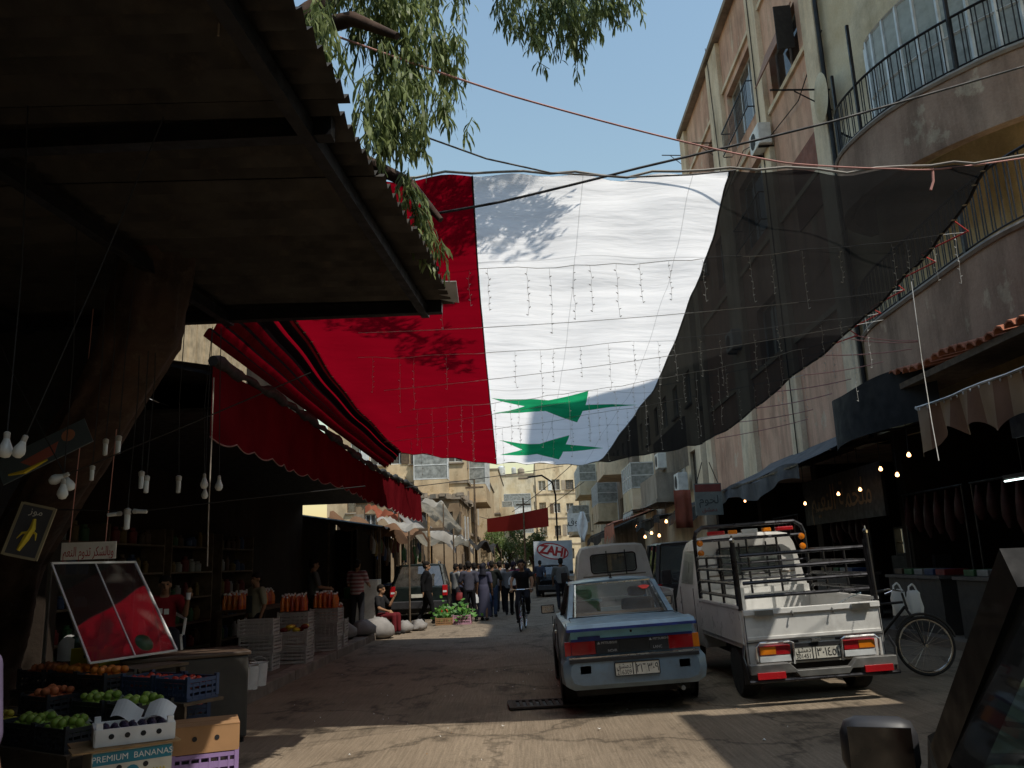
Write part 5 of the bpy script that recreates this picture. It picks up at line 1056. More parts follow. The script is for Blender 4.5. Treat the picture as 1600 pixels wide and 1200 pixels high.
# striped awning at the right picture edge, hung with lights
m_strp = CLOTH('striped_awning_cloth', (.32, .26, .2), .3, 0, .3, tcol=(.3, .22, .15), var=.2)
T = thing('striped_awning', 'limp pale brown striped awning valance at the right picture edge', 'awning', (5.3, 6.9, 0))
def sv(u, v): return Vector((.06*sin(u*44)*v+.03*sin(u*17), 4.05*u, lerp(3.46-.01*sin(u*3), 3.0-.07*sin(u*36)*v+.05*sin(u*9)-(.35 if u > .9 else 0)*v*(u-.9)*8, v)))
for i in range(16):
    with part(T, 'cloth_stripe', m_strp if i % 2 else CLOTH('striped_awning_dark', (.2, .13, .1), .3, 0, .3, tcol=(.2, .12, .08), var=.2), smooth=70) as b: b.grid(lambda u, v: sv((i+u)/16, v), 8, 8)
with part(T, 'roof_cloth', m_canvas) as b: b.add([sv(0, 0), sv(1, 0), Vector((1.6, 4.05, 3.75)), Vector((1.6, 0, 3.75))], [(0, 1, 2, 3)])
with part(T, 'front_pole', m_alu) as b: b.tube([sv(i/10, 0)+Vector((0, 0, .02)) for i in range(11)], .016, 6)
with part(T, 'pole_knot', m_wire) as b: b.tube([Vector((.0, 4.08, 3.47))+Vector((.03*sin(k), .05*cos(k), .03*sin(k*1.3))) for k in range(9)], .014, 5)
for i in range(22):
    with part(T, 'tiny_light', m_clear) as b: p = sv((i+.5)/22, 0); b.ball((p.x-.02, p.y, p.z-.02), (.012, .012, .02), 6, 4)
for y in (.3, 3.7):
    with part(T, 'support_arm', m_iron) as b: b.bar((.03, y, 3.4), (1.6, y, 3.65), .03, .03)
# clay tiles along a small roof above it
T = thing('tile_eave', 'narrow eave of red clay tiles above the striped awning', 'eave', (6.0, 9.0, 4.15)); tm = MB().prism([(-.11, 0), (-.08, .06), (0, .085), (.08, .06), (.11, 0), (.09, 0), (.06, .045), (0, .065), (-.06, .045), (-.09, 0)], 'x', -.25, .5).mesh('tile', MAT('clay_tile', (.42, .16, .09), .8, var=.3))
for i in range(20): o = link('tile', tm, T); o.location = (random.uniform(-.01, .01), i*.225, .03*sin(i*.9)+i*.009); o.rotation_euler = (0, radians(-12), 0)
with part(T, 'batten', m_oldwood) as b: b.bb(-.2, .5, -.1, 4.4, -.12, -.03)
# shop signs
T = thing('shop_sign', 'dark blue signboard with faint white lettering under the striped awning', 'sign', (5.75, 8.4, 2.98), rot=(0, 0, 0))
with part(T, 'board', MAT('navy_sign', (.015, .025, .06), .6)) as b: b.bb(-.03, .03, -1.1, 1.3, -.12, .14)
text(arabic('محل')+'  10 - 227', .17, MAT('faint_print', (.25, .26, .28), .6), T, (-.034, .2, 0), (pi/2, 0, -pi/2), extrude=.001)
p = aty(1107, 780, 22.5); T = thing('shop_sign', 'hanging grey signboard with red band and brush lettering', 'sign', p, rot=(0, 0, radians(6)))
with part(T, 'board', MAT('grey_sign', (.2, .21, .19), .7, dirt=.4)) as b: b.box((0, 0, 0), (.75, .05, .85))
with part(T, 'printed_band', MAT('red_sign_band', (.2, .05, .04), .7)) as b: b.bb(-.36, .36, -.0275, -.0255, .2, .4)
text(arabic('لحوم'), .3, MAT('faint_dark_print', (.05, .06, .06), .7), T, (0, -.03, -.02), (pi/2, 0, 0)); text(arabic('دمشق'), .16, MAT('dull_red_print', (.22, .05, .04), .7), T, (0, -.03, -.28), (pi/2, 0, 0))
with part(T, 'hanger', m_iron) as b: b.tube([(-.3, 0, .42), (-.1, 0, 1.0)], .012, 5); b.tube([(.3, 0, .42), (.1, 0, 1.0)], .012, 5)
p = aty(1068, 795, 24.5); T = thing('hanging_cloth', 'faded orange-red cloth hanging beside the grey signboard', 'cloth', p)
with part(T, 'drape', MAT('faded_red_cloth', (.25, .07, .04), .85), smooth=60, thick=.01) as b: b.grid(lambda u, v: (-.25+.5*u, .06*sin(u*9), .55-1.1*v), 10, 4)
p = aty(901, 816, 46); T = thing('shop_sign', 'small white sign with dark script over the far shady side', 'sign', p)
with part(T, 'board', m_white) as b: b.box((0, 0, 0), (1.0, .06, 1.0))
text(arabic('سوق'), .5, m_black, T, (0, -.035, .05), (pi/2, 0, 0))
p = aty(910, 823, 42); T = thing('hanging_cloth', 'white cloth hanging from a line at the far shady side', 'cloth', p)
with part(T, 'drape', m_foam, smooth=60, thick=.01) as b: b.grid(lambda u, v: ((-.28+.56*u)*(.35+.65*sin(pi*min(1, v*1.1))), .06*sin(u*9+v*4), .75-1.5*v), 8, 8)
p = aty(1195, 765, 15.4); T = thing('hand_lettered_board', 'dark board with large dim golden script above the butcher shop', 'sign', (6.6, 17.6, 2.7))
with part(T, 'board', m_dark) as b: b.bb(-.03, .03, -2.2, 2.2, -.45, .55)
text(arabic('ملحمة النعيم'), .75, MAT('dim_gold_print', (.2, .12, .05), .6), T, (-.034, 0, .05), (pi/2, 0, -pi/2), sx=.9)
# lit lamps
m_lit = MAT('lit_bulb', (1, .5, .2), .4, var=0, emit=6); m_tube = MAT('lit_tube', (.8, 1, .95), .4, var=0, emit=3)
for i, (u, v, X, lab) in enumerate(((1420, 711, 5.9, 'glowing bulb highest over the butcher counter'), (1376, 733, 5.9, 'glowing bulb left of the highest one'), (1402, 742, 5.9, 'glowing bulb just below the highest pair'), (1258, 787, 6.0, 'glowing bulb above the truck lamp rack'), (1310, 772, 6.2, 'faint glowing bulb between the truck rack and the tube'), (1344, 765, 6.3, 'faint glowing bulb above the fluorescent tube'), (1164, 783, 6.0, 'glowing bulb at the hand-lettered board'), (1041, 815, 5.0, 'broad glowing lamp behind the white pickup'), (1008, 839, 4.6, 'small glowing bulb above the white pickup'), (1018, 833, 4.8, 'small glowing bulb middle of three above the white pickup'), (1030, 837, 4.8, 'small glowing bulb nearest the orange cloth, of three'), (995, 823, 5.2, 'glowing bulb below the pale sawtooth awning'))):
    p = atx(u, v, X); r = .032 if i < 7 else .055; T = thing('lit_bulb', lab, 'light bulb', p, group='lit bulbs of the shady shops')
    with part(T, 'glass', m_lit, smooth=60) as b: b.lathe([(r*.1, -r), (r*.8, -r*.7), (r, 0), (r*.6, r*.9), (r*.4, r*1.3)], n=12)
    with part(T, 'socket', m_rubber) as b: b.lathe([(r*.42, r*1.3), (r*.42, r*2.2)], n=8)
    with part(T, 'cord', m_cable) as b: b.tube([(0, 0, r*2.2), (.02, .02, max(.2, 3.6-p.z))], .006, 4)
for u0, v0, u1, v1, X, lab in ((1312, 781, 1354, 773, 6.6, 'fluorescent tube over the butcher shop behind the truck'), (1570, 752, 1630, 742, 6.4, 'fluorescent tube at the right picture edge')):
    a, c = atx(u0, v0, X), atx(u1, v1, X); T = thing('fluorescent_tube', lab, 'lamp', a)
    with part(T, 'tube', m_tube) as b: b.tube([Vector(), c-a], .012, 8)
    with part(T, 'fitting', m_dark) as b: b.bar(Vector((0, 0, .05)), c-a+Vector((0, 0, .05)), .05, .05)
    with part(T, 'hanger', m_cable) as b: b.tube([(c-a)/2+Vector((0, 0, .07)), (c-a)/2+Vector((0, 0, max(.3, 3.6-a.z)))], .006, 4)
# counters and glowing panel, hanging goods
m_meat = MAT('dark_meat', (.05, .014, .012), .5, var=.4, scale=6)
for i, (y, lab) in enumerate(((12.0, 'dim counter behind the parked bicycle'), (14.4, 'dim counter behind the truck rack'), (18.2, 'dim counter under the hand-lettered board'), (22.6, 'dim counter near the grey signboard'))):
    T = thing('shop_counter', lab, 'counter', (6.75, y, .305), group='counters of the shady shops')
    with part(T, 'front', MAT('tile_front', (.05, .05, .048), .4, dirt=.4)) as b: b.bb(-.3, .3, -.95, .95, 0, .85)
    with part(T, 'top', MAT('marble_top', (.1, .095, .09), .35, dirt=.3)) as b: b.bb(-.34, .34, -1, 1, .851, .9)
    for k in range(5):
        with part(T, 'goods_tray', m_goods[(k+i) % 6], bevel=.01) as b: b.box((0, -.76+k*.38, .95), (.4, .3, .095))
    with part(T, 'meat_rail', m_iron) as b: b.tube([(.2, -1.1, 2.3), (.2, 1.1, 2.3)], .02, 6); b.tube([(.2, -1.05, 2.3), (.2, -1.05, .9)], .018, 6); b.tube([(.2, 1.05, 2.3), (.2, 1.05, .9)], .018, 6)
    for k in range(6):
        with part(T, 'hanging_meat', m_meat, smooth=70) as b: yy = -.9+k*.36; L_ = random.uniform(.5, .9); b.loft([((.2, yy, 2.26-L_), .03, .03), ((.2, yy, 2.26-L_*.75), .1, .07), ((.2, yy, 2.26-L_*.4), .08, .06), ((.2, yy, 2.26), .02, .02)], 8)
a, c = atx(1405, 825, 7.4), atx(1456, 864, 7.4); T = thing('glow_niche', 'bright rectangle in the dark butcher shop, made as a glowing cream panel', 'cabinet', ((a+c)/2))
hy, hz = abs(a.y-c.y)/2, abs(a.z-c.z)/2
with part(T, 'back_panel', MAT('glowing_cream_panel', (.6, .55, .36), .6, var=.25, scale=2, emit=.75)) as b: b.add([(.02, -hy, -hz), (.02, hy, -hz), (.02, hy, hz), (.02, -hy, hz)], [(0, 1, 2, 3)])  # emission stands in for an unidentified bright rectangle; no lamp here
with part(T, 'frame', m_dark) as b:
    for s in (-1, 1): b.bb(-.12, .03, s*hy-.02, s*hy+.02, -hz-.03, hz+.03); b.bb(-.12, .03, -hy+.021, hy-.021, s*hz-.02, s*hz+.02)
with part(T, 'shelf', m_oldwood) as b: b.bar((-.03, -hy, -hz*.6), (-.03, hy, -hz*.1), .1, .025)
with part(T, 'upright', m_white) as b: b.bb(-.1, -.02, hy*.35, hy*.5, -hz, hz)
with part(T, 'hanging_hook_meat', m_meat) as b: b.loft([((-.06, -.06, -hz*.2), .02, .05), ((-.06, -.03, hz*.4), .03, .1), ((-.06, 0, hz), .02, .06)], 8)
with part(T, 'stand', m_dark) as b: b.bb(-.1, .2, -hy-.3, hy+.3, .305-T.location.z, -hz-.031)
# ---------------------------------------------------------------- far street clutter
m_tarp = [CLOTH('tarp_white', (.42, .4, .36), .4, tcol=(.42, .38, .3), var=.25), CLOTH('tarp_grey', (.3, .29, .28), .3), CLOTH('tarp_brown', (.22, .13, .08), .3), CLOTH('tarp_blue', (.2, .26, .33), .3), CLOTH('tarp_rust', (.3, .1, .06), .3)]
def tarp(label, pts, s, mat, seed):
    rnd = random.Random(seed); P = [Vector(p) for p in pts]; c = sum(P, Vector())/4; T = thing('tarpaulin', label, 'tarpaulin', (c.x, c.y, 0), group='tarpaulins over the far stalls'); o = Vector((c.x, c.y, 0)); ph = rnd.uniform(0, 6)
    def f(u, v):
        p = P[0].lerp(P[1], u).lerp(P[3].lerp(P[2], u), v); return p+Vector((0, 0, -s*sin(pi*u)*sin(pi*v)+.13*sin(u*9+ph)*sin(v*7+ph)+.09*sin(u*17+v*5+ph)+.05*sin(u*31+ph)*sin(v*27)-(.35*abs(sin(u*6+ph)) if v > .97 or v < .03 else 0)))-o
    with part(T, 'sheet', mat, smooth=70) as b: b.grid(f, 30, 26)
    for p in P:
        with part(T, 'pole', m_oldwood) as b: b.tube([(p.x-o.x, p.y-o.y, 0), (p.x-o.x, p.y-o.y, p.z)], .03, 6)
tarp('brown tarp behind the end of the red awning', [(-6.3, 26.5, 3.3), (-3.7, 26.2, 2.75), (-3.5, 29.8, 2.7), (-6.3, 30, 3.4)], .35, m_tarp[2], 1)
tarp('dirty white tarp sagging left of the crowd', [(-5.6, 31, 3.5), (-2.7, 30.6, 2.75), (-2.4, 34.5, 2.6), (-5.4, 34.8, 3.6)], .5, m_tarp[0], 2)
tarp('grey tarp with a torn flap beyond the dirty white one', [(-5.4, 35.2, 3.9), (-3.0, 35.2, 2.6), (-2.5, 38.8, 2.55), (-5.2, 39, 4.1)], .4, m_tarp[1], 3)
tarp('dark tarp over the stalls at the crowd end', [(-3.6, 43, 3.1), (-1.7, 42.7, 2.55), (-1.5, 47, 2.5), (-3.5, 47.5, 3.1)], .3, m_canvas, 4)
tarp('white tarp glaring in the sun before the ochre brick house', [(-5.4, 36, 5.0), (-3.6, 36.1, 4.3), (-2.9, 38.6, 3.2), (-4.6, 38.7, 4.2)], .25, m_tarp[0], 5)
tarp('rust-red tarp on the far stalls under the balcony house', [(-7.2, 37.0, 4.4), (-5.5, 37, 3.9), (-5.3, 39.0, 3.8), (-7, 39, 4.4)], .25, m_tarp[4], 6)
p, q = aty(761, 822, 62), aty(857, 812, 55); T = thing('street_banner', 'plain dark red banner strung across the far street', 'banner', p)
def bf(u, v): a = (q-p)*u; return a+Vector((0, .15*sin(u*7), .55+.25*u-v*(1.0+.25*u)+.1*sin(u*3)-.25*sin(pi*u)*.6))
with part(T, 'cloth', CLOTH('banner_cloth', (.28, .04, .035), .35, tcol=(.3, .03, .03)), smooth=60) as b: b.grid(bf, 24, 5)
with part(T, 'rope', m_cable) as b: b.tube([Vector((-2.3, 0, 1.2)), bf(0, 0)], .02, 4); b.tube([bf(1, 0), bf(1, 0)+Vector((2.5, 0, 1.6))], .02, 4)
# street lamp with a bent arm by the sky gap
p = aty(874, 900, 58); T = thing('street_lamp', 'thin street lamp with bent arm before the far houses', 'street lamp', (p.x, 58, 0))
with part(T, 'pole', m_iron) as b: b.tube([(0, 0, 0), (0, 0, 6.2), (-.2, 0, 7.1), (-.9, 0, 7.6), (-1.9, 0, 7.5)], .07, 6)
with part(T, 'lamp_head', m_grey, bevel=.03) as b: b.box((-2.2, 0, 7.45), (.7, .25, .14))
# dark stalls lining the left side beyond the awning
for i, (y0_, y1_, lab) in enumerate(((24.8, 31.0, 'dark market shed hung with goods beside the dark green car'), (31.6, 38.6, 'second dark market shed, below the balcony house'))):
    T = thing('market_shed', lab, 'shed', (-6.2, y0_, 0)); W = y1_-y0_
    with part(T, 'back_wall', m_umber) as b: b.bb(-1.0, -.9, 0, W, 0, 3.3)
    with part(T, 'roof_sheet', m_corr, thick=.02) as b: b.grid(lambda u, v: (-1.0+2.9*u, W*v, 3.35-.5*u+.04*sin(v*40)), 4, 50)
    with part(T, 'end_wall', m_umber) as b: b.bb(-.9, -.1, W-.1, W, 0, 3.1)
    for y in (.1, W/2, W-.15):
        with part(T, 'post', m_oldwood) as b: b.bb(1.75, 1.83, y, y+.08, 0, 2.85)
    with part(T, 'counter', m_oldwood) as b: b.bb(.5, 1.5, .2, W-.4, .75, .8); b.bb(.55, 1.45, .3, W-.5, 0, .749)
    for k in range(14):
        with part(T, 'hanging_goods', random.choice(m_goods), smooth=60) as b: y = .3+k*(W-.6)/14; z = random.uniform(1.7, 2.2); b.loft([((1.5, y, z), .06, .1), ((1.5, y, z+.3), .09, .16), ((1.5, y, z+.5), .02, .03), ((1.5, y, 2.9), .004, .004)], 8)
    for k in range(16):
        with part(T, 'goods_box', random.choice(m_goods), bevel=.01) as b: y = .3+k*(W-.8)/16; h_ = random.uniform(.12, .35); b.bb(.7, 1.35, y, y+.3, .801, .8+h_)
with one('enamel_cabinet', m_white, 'white enamel cabinet standing before the dark market shed', 'cabinet', bevel=.02) as b: b.bb(-5.0, -4.3, 24.0, 24.6, .146, 1.35)
# far trees in the street
m_green = leaf_mat('street_tree_leaf', (.05, .09, .025), (.16, .22, .06), .3)
def far_tree(label, loc, h, r, n, seed):
    rnd = random.Random(seed); T = thing('street_tree', label, 'tree', loc, group='green trees at the street end')
    with part(T, 'trunk', m_bark) as b:
        b.tube([(0, 0, 0), (.1, 0, h*.3), (0, .1, h*.6)], [.16, .12, .06], 8)
        for k in range(5): a = k*1.3; b.tube([(0, 0, h*.4), (r*.6*cos(a), r*.6*sin(a), h*.75)], [.06, .02], 5)
    with part(T, 'crown', m_green, kind='stuff') as b:
        cl = [(rnd.uniform(-.8, .8)*r, rnd.uniform(-.8, .8)*r, h*rnd.uniform(.35, .95), r*rnd.uniform(.25, .5)) for _ in range(22)]
        for _ in range(n):
            x, y, z, cr_ = rnd.choice(cl); d = Vector((rnd.gauss(0, 1), rnd.gauss(0, 1), rnd.gauss(0, .8))).normalized()*cr_*rnd.uniform(.6, 1); c = Vector((x, y, z))+d; s = rnd.uniform(.05, .11)
            e = Vector((rnd.gauss(0, 1), rnd.gauss(0, 1), rnd.gauss(0, 1))).normalized(); f = e.orthogonal().normalized()
            b.add([c+e*s, c+f*s*.6, c-e*s, c-f*s*.6], [(0, 1, 2, 3)])
p = aty(795, 880, 64); far_tree('rounded green tree standing below the red banner', (p.x, 64, 0), 4.4, 1.7, 3600, 1)
p = aty(832, 880, 60); far_tree('darker green tree beside the advert van', (p.x, 60, 0), 3.9, 1.0, 2200, 2)
p = aty(765, 880, 75); far_tree('small green tree left of the rounded one', (p.x, 75, 0), 4.4, 1.3, 2000, 3)
for u, Y, h, lab in ((671, 30, 3.4, 'pale timber post beside the dark car'), (822, 57, 6, 'utility pole rising in front of the far trees'), (745, 46, 6.3, 'utility pole at the corner of the beige house')):
    p = aty(u, 900, Y); T = thing('utility_pole', lab, 'pole', (p.x, Y, 0))
    with part(T, 'shaft', m_wood if Y == 30 else m_oldwood, smooth=40) as b: b.lathe([(.06 if Y == 30 else .09, 0), (.05, h)], n=8)
    with part(T, 'cross_arm', m_oldwood) as b: b.bb(-.5, .5, -.04, .04, h-.5, h-.4)

# ---------------------------------------------------------------- vehicles
def wheel(parent, x, y, r, w_, rim=m_rim, name='wheel'):
    with part(parent, name, m_tyre, smooth=40) as b: b.lathe([(r*.6, -w_/2), (r*.93, -w_/2), (r, -w_*.35), (r, w_*.35), (r*.93, w_/2), (r*.6, w_/2)], (x, y, r), 28, 'x')
    with part(b.o, 'rim', rim, smooth=40) as q: s = 1 if x > 0 else -1; q.lathe([(r*.6, -w_*.4), (r*.62, w_*.42*1), (r*.5, w_*.3), (r*.2, w_*.35), (.02, w_*.4)] if s > 0 else [(.02, -w_*.4), (r*.2, -w_*.35), (r*.5, -w_*.3), (r*.62, -w_*.42), (r*.6, w_*.4)], (x, y, r), 20, 'x')
def quad(parent, name, mat, pts, thick=0, **k):
    with part(parent, name, mat, thick=thick, **k) as b: b.add(pts, [(0, 1, 2, 3)])
    return b.o
def plate(parent, loc, rot, top, bottom, big):
    o = link('licence_plate', MB().box((0, 0, 0), (.5, .014, .13)).mesh('licence_plate', m_plate), parent); o.location = loc; o.rotation_euler = rot
    with part(o, 'plate_frame', m_black) as b:
        for s in (-1, 1): b.bb(-.25, .25, -.012, .008, s*.067-.004, s*.067+.004); b.bb(s*.25-.004, s*.25+.004, -.0125, .0085, -.063, .063)
        b.bb(-.055, -.045, -.0095, -.0071, -.06, .06); b.bb(-.02, -.012, -.0095, -.0071, -.06, .06)
    text(top, .075, m_black, o, (-.15, -.008, .03), (pi/2, 0, 0), extrude=.001, sx=.85); text(bottom, .065, m_black, o, (-.15, -.008, -.035), (pi/2, 0, 0), extrude=.001, sx=.85)
    text(big, .125, m_black, o, (.115, -.008, -.005), (pi/2, 0, 0), extrude=.001, sx=.8)
    return o
# --- blue sedan
m_blue = MAT('faded_blue_paint', (.17, .28, .39), .42, .2, var=.25, scale=2.5, coat=.2, dirt=.3, grime=.3)
m_blue2 = MAT('bright_blue_panel', (.22, .5, .65), .35, .2, var=.15, coat=.3, dirt=.15); m_navy = MAT('navy_strip', (.015, .03, .16), .5, var=.3, scale=8, dirt=.3)
sed = thing('parked_car', 'old faded blue saloon car with a rear spoiler, parked in the flag shade', 'car', (1.12, 9.4, gz(1.12)+.01), rot=(0, radians(-2.2), 0)); sed.scale = (.95, 1, 1)
def sedan_section(hw, zb, zt, cr=.02): return [(0, zb), (hw*.82, zb), (hw*.96, zb+.08), (hw, zb+.28), (hw*.985, max(zb+.36, zt-.2)), (hw*.93, zt-.02), (hw*.8, zt+cr*.5), (0, zt+cr)]
with part(sed, 'body', m_blue, smooth=32) as b:
    b.hull([(.05, sedan_section(.76, .34, .86)), (.09, sedan_section(.785, .32, .90)), (.2, sedan_section(.80, .27, .935)), (.5, sedan_section(.81, .24, .95)), (1.0, sedan_section(.815, .22, .955)), (2.0, sedan_section(.82, .2, .94)), (3.0, sedan_section(.815, .2, .93)), (3.7, sedan_section(.8, .22, .86)), (4.05, sedan_section(.77, .26, .78)), (4.18, sedan_section(.72, .34, .7))])
with part(sed, 'roof', m_blue, smooth=40) as b: b.hull([(1.62, [(0, 1.335), (.5, 1.325), (.56, 1.32), (.53, 1.345), (.3, 1.362), (0, 1.366)]), (1.8, [(0, 1.345), (.52, 1.335), (.585, 1.325), (.55, 1.36), (.3, 1.383), (0, 1.388)]), (2.4, [(0, 1.345), (.52, 1.335), (.585, 1.325), (.55, 1.36), (.3, 1.383), (0, 1.388)]), (2.65, [(0, 1.33), (.5, 1.32), (.56, 1.31), (.53, 1.335), (.3, 1.352), (0, 1.356)])])
for s in (-1, 1):
    with part(sed, 'rear_pillar', m_blue) as b: b.prism([(.9, .93), (1.2, .93), (1.78, 1.335), (1.6, 1.335)], 'x', s*.62, s*.69); b.v = [(x*(1-.16*(z-.93)/.4), y, z) for x, y, z in b.v]
    with part(sed, 'front_pillar', m_blue) as b: b.bar((s*.66, 3.15, .93), (s*.55, 2.6, 1.33), .05, .06)
    with part(sed, 'door_pillar', m_dark) as b: b.bar((s*.69, 2.15, .93), (s*.575, 2.15, 1.34), .05, .07)
    quad(sed, 'side_window', m_carglass, [(s*.695, 1.1, .95), (s*.695, 3.1, .95), (s*.575, 2.58, 1.33), (s*.575, 1.72, 1.33)])
    with part(sed, 'window_trim', m_chrome) as b: b.bar((s*.575, .97, .965), (s*.505, 1.6, 1.325), .018, .02)
    with part(sed, 'wing_mirror', m_rubber, bevel=.015) as b: b.box((s*.88, 2.75, 1.0), (.2, .07, .12))
    with part(b.o, 'mirror_glass', m_chrome) as q: q.box((s*.88, 2.712, 1.0), (.17, .005, .095))
    with part(sed, 'tail_light', m_redlens, bevel=.008) as b: b.bb(s*.42, s*.70, .035, .09, .63, .78)
    with part(b.o, 'reversing_lens', m_amber if s > 0 else m_redlens, bevel=.004) as q: q.bb(s*.702, s*.775, .045, .12, .63, .78)
    with part(sed, 'bumper_grille', m_black) as b: b.bb(s*.50, s*.62, -.075, -.06, .45, .53)
    with part(sed, 'seat', MAT('brown_seat', (.18, .12, .08), .8), bevel=.05) as b: b.bb(s*.38-.23, s*.38+.23, 2.0, 2.18, .5, 1.1); b.bb(s*.38-.13, s*.38+.13, 2.02, 2.14, 1.12, 1.25)
with part(sed, 'rear_seat', MAT('brown_seat', (.18, .12, .08), .8), bevel=.05) as b: b.bb(-.62, .62, 1.15, 1.3, .5, 1.0)
with part(sed, 'parcel_shelf', m_dark) as b: b.bb(-.62, .62, .98, 1.15, .9, .965)
quad(sed, 'rear_window', m_carglass, [(-.6, .93, .97), (.6, .93, .97), (.515, 1.6, 1.328), (-.515, 1.6, 1.328)])
quad(sed, 'windscreen', m_carglass, [(-.62, 3.15, .945), (.62, 3.15, .945), (.53, 2.62, 1.33), (-.53, 2.62, 1.33)])
with part(sed, 'rear_window_trim', m_chrome) as b: b.bar((-.6, .925, .965), (.6, .925, .965), .02, .018); b.bar((-.515, 1.61, 1.335), (.515, 1.61, 1.335), .018, .015)
with part(sed, 'red_sticker', MAT('red_sticker', (.6, .05, .04), .7)) as b: c = Vector((.40, 1.44, 1.248)); n_ = 12; b.add([c+Vector((.07*cos(k)*(1+.3*sin(k*3)), .045*sin(k), .024*sin(k)))+Vector((0, -.004, .007)) for k in [2*pi*i/n_ for i in range(n_)]], [tuple(range(n_))])
with part(sed, 'spoiler', m_blue, bevel=.012) as b:
    b.prism([(-.06, .905), (.0, .955), (.28, .965), (.28, .945), (.06, .925)], 'x', -.74, .74)
with part(sed, 'spoiler_edge', m_navy) as b: b.prism([(-.065, .885), (-.062, .912), (.05, .935), (.05, .92)], 'x', -.745, .745)
with part(sed, 'boot_panel', m_blue2) as b: b.bb(-.70, .70, .028, .05, .785, .885)
with part(sed, 'boot_lock', m_black) as b: b.lathe([(.014, 0), (.014, .008)], (0, .02, .85), 10, 'y')
with part(sed, 'panel_strip', m_navy) as b: b.bb(-.70, .70, .022, .03, .775, .80); b.bb(-.62, -.36, .018, .022, .79, .825)
for x0, x1, mt in ((-.418, -.15, m_rubber), (-.148, .2, m_dark), (.202, .418, m_rubber)):
    with part(sed, 'rear_garnish', mt, bevel=.004) as b: b.bb(x0, x1, .03, .085, .63, .77)
m_let = MAT('silver_letter', (.5, .5, .5), .4, .3)
text('▲ MITSUBISHI', .036, m_let, sed, (-.285, .027, .745), (pi/2, 0, 0)); text('▲ MITSUBISHI', .036, m_let, sed, (.31, .027, .75), (pi/2, 0, 0)); text('NCHR', .038, m_let, sed, (-.23, .027, .66), (pi/2, 0, 0)); text('LANC', .04, m_let, sed, (.29, .027, .665), (pi/2, 0, 0))
with part(sed, 'bumper', m_blue, smooth=30) as b: b.hull([(-.075, [(0, .33), (.6, .33), (.70, .36), (.73, .44), (.72, .53), (.68, .565), (0, .57)]), (-.02, [(0, .28), (.7, .28), (.79, .33), (.815, .43), (.81, .55), (.76, .6), (0, .61)]), (.25, [(0, .27), (.75, .27), (.825, .33), (.835, .43), (.83, .55), (.8, .6), (0, .61)])])
with part(sed, 'bumper_strip', m_rubber) as b: b.bb(-.735, .735, -.085, -.03, .565, .6)
with part(sed, 'bumper_trim', m_chrome) as b: b.bb(-.74, .74, -.05, .02, .602, .618)
plate(sed, (.02, -.086, .475), (radians(-3), 0, 0), arabic('دمشق'), '216309', '٢١٦٣٠٩')
with part(sed, 'exhaust_pipe', m_steel) as b: b.tube([(.52, .5, .22), (.52, -.04, .23)], .025, 8)
with part(sed, 'aerial', m_black) as b: b.lathe([(.025, 1.385), (.012, 1.41), (.006, 1.46)], (0, 1.75, 0), 8)
for s in (-1, 1):
    for y in (.95, 3.35):
        wheel(sed, s*.72, y, .285, .18)
        with part(sed, 'wheel_arch', m_black) as b: b.lathe([(.34, 0), (.34, .004)], (s*.8225 if s > 0 else -.8265, y, .3), 20, 'x')
with part(sed, 'underbody', m_black) as b: b.bb(-.66, .66, .3, 3.9, .17, .3)

m_seam = MAT('panel_gap', (.01, .01, .012), .8)
with part(sed, 'boot_gap', m_seam) as b:
    for s in (-1, 1): b.bar((s*.66, .1, .937), (s*.66, .9, .963), .008, .012)
    b.bar((-.66, .9, .971), (.66, .9, .971), .008, .01)
for s in (-1, 1):
    with part(sed, 'door_gap', m_seam) as b: b.bar((s*.818, 1.2, .35), (s*.81, 1.2, .9), .006, .01); b.bar((s*.822, 2.15, .3), (s*.81, 2.15, .9), .006, .01); b.bar((s*.82, 3.05, .3), (s*.81, 3.05, .88), .006, .01)
    with part(sed, 'door_handle', m_chrome) as b: b.bb(s*.815, s*.835, 1.3, 1.42, .78, .81); b.bb(s*.815, s*.835, 2.25, 2.37, .78, .81)
